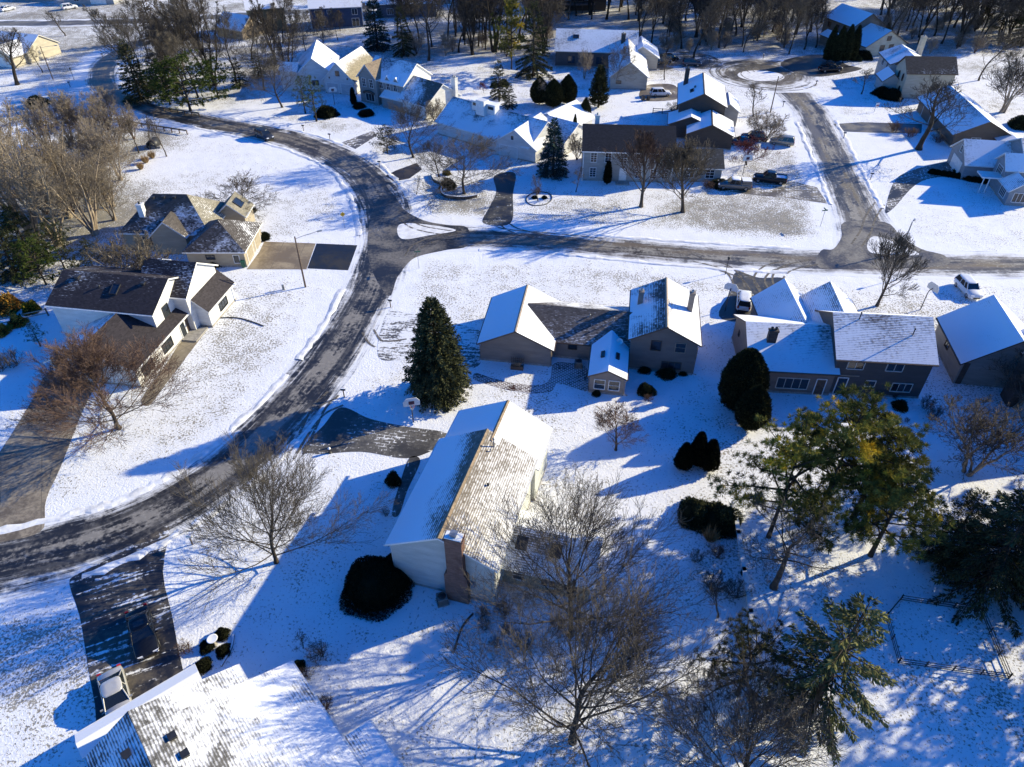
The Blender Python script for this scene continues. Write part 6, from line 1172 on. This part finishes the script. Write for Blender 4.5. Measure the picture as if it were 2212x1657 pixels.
vehicle('suv', 'dark suv beside the cream wing, nearer one of the pair', (1412, 139), (1448, 136), CHAR); vehicle('suv', 'dark suv beside the cream wing, farther one of the pair', (1428, 133), (1464, 130), BLACK)
vehicle('suv', 'dark blue grey car parked alone at the turning circle edge', (1474, 141), (1514, 142), paint('slate_paint', (.05, .06, .08)))
vehicle('pickup', 'black pickup parked before the dark cedar columns', (1766, 156), (1818, 153), BLACK, name='pickup_truck', cat='pickup')
vehicle('suv', 'white car standing in the snow behind the snowy gable at the right', (2072, 614), (2104, 648), WHITEC)
vehicle('suv', 'white suv on the street side driveway, its rear to the viewer', (1604, 674), (1606, 640), WHITEC)
vehicle('suv', 'white van like car on the far road verge, top left', (142, 21), (160, 18), WHITEC); vehicle('sedan', 'white and dark car in the top left corner', (4, 26), (30, 20), WHITEC)

# ------------------------------------------------------------------ street furniture
def mailbox(px, py, label, rz=0.0, post=BROWN, box=DARK, snow=True, h=1.05):
    o = thing('mailbox', label, 'mailbox', G(px, py), rz); m = MB(); m.box(-.05, .05, -.05, .05, -.1, h); m.build('post', post, o)
    m = MB(); n = 10; sec = [(.11*math.cos(math.pi*i/n), .12+.11*math.sin(math.pi*i/n)) for i in range(n+1)]+[(-.11, 0), (.11, 0)]; k = len(sec)
    V = [(x, y, h+z) for x in (-.27, .27) for y, z in sec]; m.raw(V, [(j, (j+1) % k, k+(j+1) % k, k+j) for j in range(k)]+[tuple(range(k))[::-1], tuple(range(k, 2*k))]); b = m.build('box', box, o)
    m = MB(); m.box(.05, .09, .112, .13, h+.1, h+.3); m.build('flag', LAMPR, b)
    if snow: m = MB(); m.obox((0, 0, h+.245), (.25, 0, 0), (0, .07, 0), (0, 0, .025)); m.build('snow_cap', SNOWM, o)
for a in [(844, 664, 'black mailbox by the road left of the big spruce'), (744, 858, 'dark mailbox at the mouth of the patterned driveway'), (416, 1176, 'pale mailbox leaning at the road bend, lower left'), (713, 302, 'dark mailbox on the verge in front of the white garages'), (656, 283, 'snow topped mailbox near the narrow pine'), (820, 362, 'tan wooden mailbox on the verge left of the dark apron'), (1822, 299, 'dark mailbox at the brown ranch house driveway'), (1762, 186, 'small dark mailbox by the cedar house driveway'), (1691, 231, 'grey mailbox beside the turning circle neck'), (1880, 388, 'dark mailbox at the angled driveway'), (1648, 128, 'mailbox on the snow bank above the circle'), (1532, 136, 'mailbox beside the lone dark blue grey car'), (962, 424, 'pale post box near the curving driveway'), (152, 188, 'dark mailbox by the far left road'), (223, 127, 'dark mailbox on the sunlit verge, top left')]:
    mailbox(*a, rz=TR.uniform(-.4, .6), box=OFFW if 'pale' in a[2] else DARK)
def lantern(px, py, label, h=2.3):
    o = thing('lamp_post', label, 'lamp post', G(px, py)); m = MB(); m.tube([(0, 0, -.1), (0, 0, h)], .045, 8); m.lathe((0, 0, 0), [(.09, 0), (.07, .25), (.045, .3)], 8); m.build('post', DARK, o)
    m = MB(); m.lathe((0, 0, h), [(.06, 0), (.16, .08), (.19, .4), (.03, .55)], 8); l = m.build('lantern', DARK, o)
lantern(1567, 592, 'black lantern post beside the street side driveway'); lantern(1936, 604, 'black lantern post by the leaning bare tree'); lantern(160, 172, 'black lantern post on the sunny lawn, far left'); lantern(1086, 172, 'lantern post on the snowy lawn behind the grey gable house', 2.4)
def lamp(px, py, h, arm, label, col=BROWN):
    o = thing('street_lamp', label, 'street lamp', G(px, py)); m = MB(); m.tube([(0, 0, -.2), (0, 0, h*.5), (0, 0, h)], [.13, .11, .085], 10); m.build('pole', col, o)
    m = MB(); a = Vector(arm); m.tube([Vector((0, 0, h-.35)), Vector((0, 0, h-.2))+a*.3, Vector((0, 0, h-.05))+a], .035, 6); ar = m.build('arm', GREYM, o)
    d = a.normalized(); m = MB(); m.obox(Vector((0, 0, h-.07))+a+d*.25, d*.32, Vector((-d.y, d.x, 0))*.12, Vector((0, 0, .07))); m.build('lamp_head', GREYM, ar)
lamp(660, 620, 7.8, (2.7, 1.6, 0), 'wooden street lamp with long arm beside the concrete driveway'); lamp(1664, 243, 7.5, (2.6, 1.6, 0), 'street lamp near the turning circle'); lamp(115, 172, 7.5, (3.0, .8, 0), 'street lamp on the sunny lawn, far left'); lamp(1945, 545, 5.0, (.5, .6, 0), 'slim post lamp at the right hand road junction', GREYM)
def hoop(px, py, rz, label, board=True, h=3.05):
    o = thing('basketball_hoop', label, 'basketball hoop', G(px, py), rz); m = MB(); m.tube([(0, 0, -.1), (0, 0, 2.6), (0, -.15, 3.0), (0, -.55, 3.2)], .06, 8); m.build('pole', DARK, o)
    m = MB(); pts = [(-.9, 2.9), (.9, 2.9), (.9, 3.5), (.55, 3.95), (-.55, 3.95), (-.9, 3.5)]; V = [(x, y, z) for y in (-.62, -.57) for x, z in pts]; m.raw(V, [(0, 1, 2, 3, 4, 5), (11, 10, 9, 8, 7, 6)]+[(i, 6+i, 6+(i+1) % 6, (i+1) % 6) for i in range(6)]); b = m.build('backboard', WHITE, o)
    m = MB(); m.box(-.3, .3, -.64, -.625, 3.12, 3.56); m.build('target_square', simple('dark_red', (.09, .03, .05), .6), b)
    m = MB(); m.tube([(.23*math.cos(t*math.pi/8), -.9+.23*math.sin(t*math.pi/8), h) for t in range(17)], .018, 5, 0, False); rg = m.build('rim', simple('orange_red', (.4, .08, .03), .5), o)
    m = MB()
    for t in range(10): a = t*math.pi/5; m.tube([(.22*math.cos(a), -.9+.22*math.sin(a), h), (.13*math.cos(a+.5), -.9+.13*math.sin(a+.5), h-.4)], .008, 3)
    m.build('net', WHITE, rg)
hoop(893, 912, .25, 'white backed basketball hoop beside the patterned driveway'); hoop(723, 226, .3, 'dark basketball hoop in front of the white garages'); hoop(1988, 669, 1.9, 'basketball hoop seen edge on behind the speckled roof house'); hoop(1566, 672, 2.6, 'basketball hoop by the street side driveway'); hoop(1604, 378, .2, 'basketball hoop behind the two pickups')
def sign(name, label, px, py, h, rz, cat='sign'):
    o = thing(name, label, cat, G(px, py), rz); m = MB(); m.box(-.03, .03, -.02, .02, -.1, h); m.build('post', GREYM, o); return o
o = sign('warning_sign', 'yellow diamond warning sign on the inside of the bend', 745, 493, 2.6, .35); m = MB(); s_ = .42; V = [(x, y, 2.4+z) for y in (-.04, -.025) for x, z in ((0, -s_), (s_, 0), (0, s_), (-s_, 0))]; m.raw(V, [(0, 1, 2, 3), (7, 6, 5, 4)]+[(i, 4+i, 4+(i+1) % 4, (i+1) % 4) for i in range(4)]); pl = m.build('sign_plate', simple('sign_yellow', (.75, .42, .02), .5), o)
m = MB(); m.tube([(-.12, -.045, 2.2), (-.05, -.045, 2.42), (.1, -.045, 2.5)], .03, 5); m.build('arrow_mark', DARK, pl)
o = sign('street_name_sign', 'street name sign post with crossed blades at the junction', 905, 580, 2.8, .2)
for a in (0, 1): m = MB(); m.obox((0, 0, 2.75+a*.2), (.45 if not a else .02, .45 if a else 0, 0), (0 if not a else .015, .015 if not a else 0, 0), (0, 0, .09)); m.build('name_blade', simple('sign_green', (.05, .16, .09), .5), o)
o = sign('street_name_sign', 'green street name sign with crossed blades on the lawn point at the north road', 1772, 489, 2.8, .2)
for a in (0, 1): m = MB(); m.obox((0, 0, 2.75+a*.2), (.5 if not a else .02, .5 if a else 0, 0), (0 if not a else .015, .015 if not a else 0, 0), (0, 0, .09)); m.build('name_blade', simple('sign_green2', (.05, .16, .09), .5), o)
o = thing('sale_sign', 'white and red for sale board leaning on its post in shaded snow', 'sign', G(1888, 242), .3); m = MB(); m.box(-.05, .05, -.05, .05, 0, 1.9); m.box(-.05, .85, -.045, .045, 1.75, 1.85); m.build('post', WHITE, o); m = MB(); m.box(.1, .8, -.02, .02, .9, 1.7); b = m.build('board', WHITE, o); m = MB(); m.box(.1, .8, -.03, .03, 1.25, 1.45); m.build('red_band', simple('sign_red', (.5, .04, .05), .5), b)
def guard(p0, p1, n, label):
    a, c = G(*p0), G(*p1); o = thing('guard_rail', label, 'guard rail', a); d = c-a; m = MB(); nn = Vector((-d.y, d.x, 0)).normalized()
    for dz, w in ((.62, .02), (.72, .05), (.82, .02)): m.obox(d/2+Vector((0, 0, dz)), d/2, nn*w, Vector((0, 0, .055)))
    m.build('rail', simple('weathered_steel', (.2, .19, .18), .5, .2, 3, .4), o)
    for i in range(n): m = MB(); q = d*(i/(n-1))-nn*.14; m.obox(q+Vector((0, 0, .4)), d.normalized()*.08, nn*.08, Vector((0, 0, .5))); m.build('post', BROWN, o)
guard((292, 272), (406, 290), 8, 'steel guard rail on the near side of the bending road'); guard((356, 240), (432, 252), 6, 'steel guard rail on the far side of the bending road')
o = thing('drain_culvert', 'dark round drain pipe mouth in the ditch below the guard rail', 'drain pipe', G(332, 318)); m = MB(); k = 18
for r in (.95, .8): pass
V = []; 
for y, r in ((-.9, .95), (1.6, .95), (1.6, .8), (-.9, .8)): V += [(r*math.cos(t*2*math.pi/k), y, .55+r*math.sin(t*2*math.pi/k)) for t in range(k)]
m.raw(V, [(i*k+j, i*k+(j+1) % k, ((i+1) % 4)*k+(j+1) % k, ((i+1) % 4)*k+j) for i in range(4) for j in range(k)], 0, True); m.build('pipe', DARK, o)
m = MB(); m.box(-1.6, 1.6, -.6, -.3, -.1, .35); m.build('headwall', CONCRETE, o)
def bin_(px, py, label, mat, rz=0.3):
    o = thing('wheelie_bin', label, 'bin', G(px, py, .018), rz); m = MB(); V = [(x*s, y*s, z) for z, s in ((.06, .8), (1.0, 1)) for x, y in ((-.28, -.34), (.28, -.34), (.28, .34), (-.28, .34))]; m.raw(V, [(0, 3, 2, 1), (4, 5, 6, 7), (0, 1, 5, 4), (1, 2, 6, 5), (2, 3, 7, 6), (3, 0, 4, 7)]); m.build('body', mat, o)
    m = MB(); m.obox((0, .02, 1.05), (.31, 0, 0), (0, .38, 0), (0, .03, .04)); m.build('lid', mat, o)
    for s_ in (-1, 1): m = MB(); m.tube([(s_*.25, .33, .1), (s_*.31, .33, .1)], .1, 10); m.build('wheel', TYRE, o)
bin_(527, 577, 'green wheelie bin at the hip roof garage corner', simple('bin_green', (.02, .1, .055), .5)); bin_(513, 572, 'blue wheelie bin left of the green bin', simple('bin_blue', (.02, .1, .35), .5)); bin_(1389, 217, 'black wheelie bin behind the cream garage wing, left one', BLACKP); bin_(1400, 217, 'black wheelie bin behind the cream garage wing, right one', BLACKP); bin_(1402, 143, 'blue wheelie bin by the dark suvs', simple('bin_blue2', (.02, .06, .35), .5)); bin_(1414, 144, 'dark wheelie bin by the dark suvs', BLACKP)
def aircon(px, py, rz, label):
    o = thing('air_conditioner', label, 'air conditioner', G(px, py), rz); m = MB(); m.box(-.42, .42, -.42, .42, .08, .85); m.build('case', simple('aircon_case', (.2, .195, .18), .6), o); m = MB(); m.box(-.5, .5, -.5, .5, -.05, .08); m.build('base', CONCRETE, o)
    m = MB(); m.lathe((0, 0, .85), [(.34, 0), (.34, .04), (.1, .06)], 14); [m.obox((0, 0, .9), (.36*math.cos(a), .36*math.sin(a), 0), (-.01*math.sin(a), .01*math.cos(a), 0), (0, 0, .015)) for a in (0, .8, 1.6, 2.4)]; m.build('fan_grille', DARK, o)
    m = MB(); [m.box(-.43, .43, -.43, .43, .15+i*.09, .17+i*.09) for i in range(7)]; m.build('fins', DARK, o)
aircon(956, 1300, .3, 'air conditioner unit at the foot of the pale gable wall'); aircon(1249, 792, .0, 'air conditioner by the brick path and sunroom'); aircon(1892, 862, -.1, 'air conditioner behind the speckled roof house')
o = thing('planter', 'dark trellis planter against the taupe garage gable', 'planter', G(1117, 797), -.15); m = MB(); m.box(-.75, .75, -.25, .25, 0, .5); m.build('box', BROWN, o); m = MB(); [m.box(-.75+i*.25, -.71+i*.25, .2, .24, .5, 1.6) for i in range(7)]; [m.box(-.75, .75, .195, .235, .6+i*.25, .64+i*.25) for i in range(4)]; m.build('trellis', BROWN, o); m = MB(); [m.tube([(TR.uniform(-.6, .6), TR.uniform(-.2, .2), .45), (TR.uniform(-.6, .6), TR.uniform(-.3, .3), 1.1)], .02, 4) for i in range(40)]; m.build('dead_stems', BK_TAN, o)
o = thing('utility_box', 'small pale utility pedestal on the speckled lawn', 'utility box', G(613, 626), .2); m = MB(); m.box(-.15, .15, -.12, .12, 0, .9); m.build('case', simple('pedestal', (.3, .29, .26), .6), o); m = MB(); m.box(-.17, .17, -.14, .14, .9, .96); m.build('cap', SNOWM, o)
o = thing('fire_hydrant', 'dark capped hydrant half buried in snow beside the patterned driveway', 'hydrant', G(713, 978)); m = MB(); m.lathe((0, 0, 0), [(.2, 0), (.2, .06), (.13, .08), (.13, .5), (.17, .52), (.16, .6), (.05, .72)], 12); m.build('body', DARK, o); m = MB(); m.tube([(-.22, 0, .42), (.22, 0, .42)], .06, 8); m.build('nozzle', DARK, o); m = MB(); m.lathe((0, 0, .6), [(.17, 0), (.12, .1), (.02, .14)], 10); m.build('snow_cap', SNOWM, o)
o = thing('birdbath', 'white birdbath ringed by dark bushes, lower left', 'birdbath', G(464, 1392)); m = MB(); m.lathe((0, 0, 0), [(.25, 0), (.12, .1), (.1, .6), (.2, .7)], 12); m.build('pedestal', CONCRETE, o); m = MB(); m.lathe((0, 0, .7), [(.15, 0), (.42, .12), (.44, .16), (.38, .15), (.02, .14)], 16); m.build('bowl', SNOWM, o)
# picnic set: low dark platform and two slatted chairs
o = thing('patio_table', 'dark low patio table under snow behind the speckled roof house', 'table', G(1893, 918), -.5); m = MB(); m.box(-1.3, 1.3, -.6, .6, .5, .6); m.build('tabletop', BROWN, o); m = MB(); m.box(-1.26, 1.26, -.56, .56, .6, .66); m.build('snow_cover', SNOWM, o)
for sx in (-1.15, 1.15):
    for sy in (-.48, .48): m = MB(); m.box(sx-.06, sx+.06, sy-.06, sy+.06, -.05, .5); m.build('leg', BROWN, o)
for i, (px, py, lb) in enumerate(((1884, 904, 'dark slatted garden chair at the patio table, left one'), (1906, 908, 'dark slatted garden chair at the patio table, right one'))):
    o = thing('garden_chair', lb, 'chair', G(px, py), -.5); m = MB(); m.box(-.3, .3, -.3, .3, .38, .43); m.build('seat', BROWN, o); m = MB(); [m.box(-.3+j*.13, -.22+j*.13, .27, .31, .43, 1.0) for j in range(5)]; m.box(-.3, .3, .265, .315, .95, 1.02); m.build('backrest', BROWN, o)
    for sx in (-.27, .27):
        for sy in (-.27, .27): m = MB(); m.box(sx-.03, sx+.03, sy-.03, sy+.03, -.03, .38); m.build('leg', BROWN, o)
# white board fence
def fence(name, label, pts, h, mat, panel=True, step=2.4, post=None, rails=(.3, .7), pr=.07, rh=.05, rt=.045):
    P = [G(*p) for p in pts]; o = thing(name, label, 'fence', P[0]); pm = MB(); k = 0
    for a, c in zip(P, P[1:]):
        d = c-a; n = max(1, int(round(d.length/step))); nn = Vector((-d.y, d.x, 0)).normalized()
        if panel: pm.obox((a+c)/2-P[0]+Vector((0, 0, h*.5)), d/2, nn*.03, Vector((0, 0, h*.46)))
        for f in rails: pm.obox((a+c)/2-P[0]+Vector((0, 0, h*f)), d/2, nn*rt, Vector((0, 0, rh)))
        for i in range(n+1): m = MB(); q = a+d*i/n-P[0]; m.box(q.x-pr, q.x+pr, q.y-pr, q.y+pr, -.1, h+.08); m.build('post', post or mat, o)
    pm.build('panel' if panel else 'rail', mat, o)
fence('white_fence', 'thick white snow capped fence running down beside the pines, lower right', [(1582, 1095), (1592, 1160), (1604, 1240), (1618, 1330), (1640, 1480)], .75, WHITE, rt=.19, rails=(.94,), pr=.16)
fence('plot_fence', 'thin dark wire fence round the snowy garden plot at the lower right', [(1913, 1334), (1940, 1432), (2178, 1466), (2118, 1322), (1945, 1296), (1913, 1334)], .7, DARK, False, 2.2, DARK, (.12, .5, .92), .04, .028, .02)
fence('deck_rail', 'dark rail fence behind the dark gabled house', [(1410, 245), (1450, 247)], 1.1, BROWN, False, 1.8, BROWN, (.2, .5, .95))
fence('rail_fence', 'weathered rail fence left of the white house', [(0, 706), (50, 694), (105, 682)], 1.1, TAN, False, 2.4, BROWN, (.4, .9))
# hoses, edging, kerb stones
def hose(label, pts, r, mat, name='garden_hose', cat='hose', z=.04, closed=False):
    P = [G(*p) for p in pts]; P = spline(P, 6, closed); P = P+[P[0]] if closed else P; o = thing(name, label, cat, P[0]); m = MB(); m.tube([p-P[0]+Vector((0, 0, z)) for p in P], r, 6); m.build('tube', mat, o)
hose('dark hose lying across the snow from the white house door', [(417, 690), (460, 688), (508, 687), (540, 694), (570, 705)], .09, DARK); hose('dark drain hose curving away from the chimney foot', [(1022, 1326), (1005, 1345), (992, 1370), (982, 1405)], .09, DARK); hose('dark hose ring laid round the small pale trunked tree', [(1140, 424), (1160, 415), (1185, 418), (1192, 430), (1178, 442), (1152, 444), (1138, 436)], .08, DARK, closed=True)
def wall(label, pts, h, w, mat, closed=False):
    P = spline([G(*p) for p in pts], 5, closed); P = P+[P[0]] if closed else P; o = thing('stone_edging', label, 'low wall', P[0]); m = MB()
    for a, c in zip(P, P[1:]): d = c-a; m.obox((a+c)/2-P[0]+Vector((0, 0, h/2-.05)), d*.47, Vector((-d.y, d.x, 0)).normalized()*w/2, Vector((0, 0, h/2)))
    m.build('stones', mat, o); m = MB()
    for a, c in zip(P, P[1:]): d = c-a; m.obox((a+c)/2-P[0]+Vector((0, 0, h-.03)), d*.46, Vector((-d.y, d.x, 0)).normalized()*w*.42, Vector((0, 0, .03)))
    m.build('snow_cap', SNOWM, o)
wall('curved dark stone edging of the roadside tree bed', [(932, 378), (938, 392), (955, 402), (953, 416), (962, 426), (985, 430), (1010, 430), (1030, 426)], .55, .3, DKBRICK); wall('low dark edging of the garden bed with the white birdbath', [(505, 1372), (500, 1400), (478, 1440)], .16, .15, DARK)
for i, (px, py) in enumerate([(382, 748), (376, 753), (370, 757)]):
    r = random.Random(i); o = tag(MB(), None) if False else None; m = MB(); k = 8; V = [(.55*math.cos(2*math.pi*j/k)*s_*r.uniform(.8, 1.2), .45*math.sin(2*math.pi*j/k)*s_*r.uniform(.8, 1.2), z) for s_, z in ((1, -.1), (1.05, .2), (.7, .45)) for j in range(k)]; m.raw(V, [(q*k+j, q*k+(j+1) % k, (q+1)*k+(j+1) % k, (q+1)*k+j) for q in range(2) for j in range(k)]+[tuple(range(2*k, 3*k))]); ob = m.build('boulder', CONCRETE, None, G(px, py)); ob.location = G(px, py); tag(ob, 'grey boulder in the bed along the white house front, ' + ('nearest the door', 'middle of three', 'farthest from the door')[i], 'boulder')
# ------------------------------------------------------------------ light and camera
W = bpy.data.worlds.new('World'); S.world = W; W.use_nodes = True; wn = W.node_tree.nodes; wl = W.node_tree.links; wn.clear()
SUN_AZ, SUN_EL = R(22), R(21.5)
sky = wn.new('ShaderNodeTexSky'); sky.sky_type = 'NISHITA'; sky.sun_disc = False; sky.sun_elevation = SUN_EL; sky.sun_rotation = math.pi/2-SUN_AZ; sky.altitude = 200; sky.air_density = 1.0; sky.dust_density = .3; sky.ozone_density = 3.0
hs = wn.new('ShaderNodeHueSaturation'); hs.inputs['Saturation'].default_value = 1.5; hs.inputs['Hue'].default_value = .52
bg = wn.new('ShaderNodeBackground'); bg.inputs[1].default_value = .12; ow = wn.new('ShaderNodeOutputWorld'); wl.new(sky.outputs[0], hs.inputs['Color']); wl.new(hs.outputs[0], bg.inputs[0]); wl.new(bg.outputs[0], ow.inputs[0])
sd = bpy.data.lights.new('sun', 'SUN'); sd.energy = 3.75; sd.angle = R(.5); sd.color = (1.0, .885, .58); so = bpy.data.objects.new('sun', sd); COL.objects.link(so)
so.rotation_euler = Vector((math.cos(SUN_EL)*math.cos(SUN_AZ), math.cos(SUN_EL)*math.sin(SUN_AZ), math.sin(SUN_EL))).to_track_quat('Z', 'Y').to_euler()
cd = bpy.data.cameras.new('camera'); co = bpy.data.objects.new('camera', cd); COL.objects.link(co); co.location = (0, 0, CAM_H); co.rotation_euler = (math.pi/2-CAM_P, 0, 0)
cd.sensor_width = 36; cd.lens = CAM_F/2212*36; cd.clip_start = .5; cd.clip_end = 3000; S.camera = co
vs = S.view_settings; vs.view_transform = 'Standard'; vs.look = 'None'; vs.exposure = 1.15; vs.gamma = 1
S.cycles.max_bounces = 5; S.cycles.diffuse_bounces = 3; S.cycles.transparent_max_bounces = 8
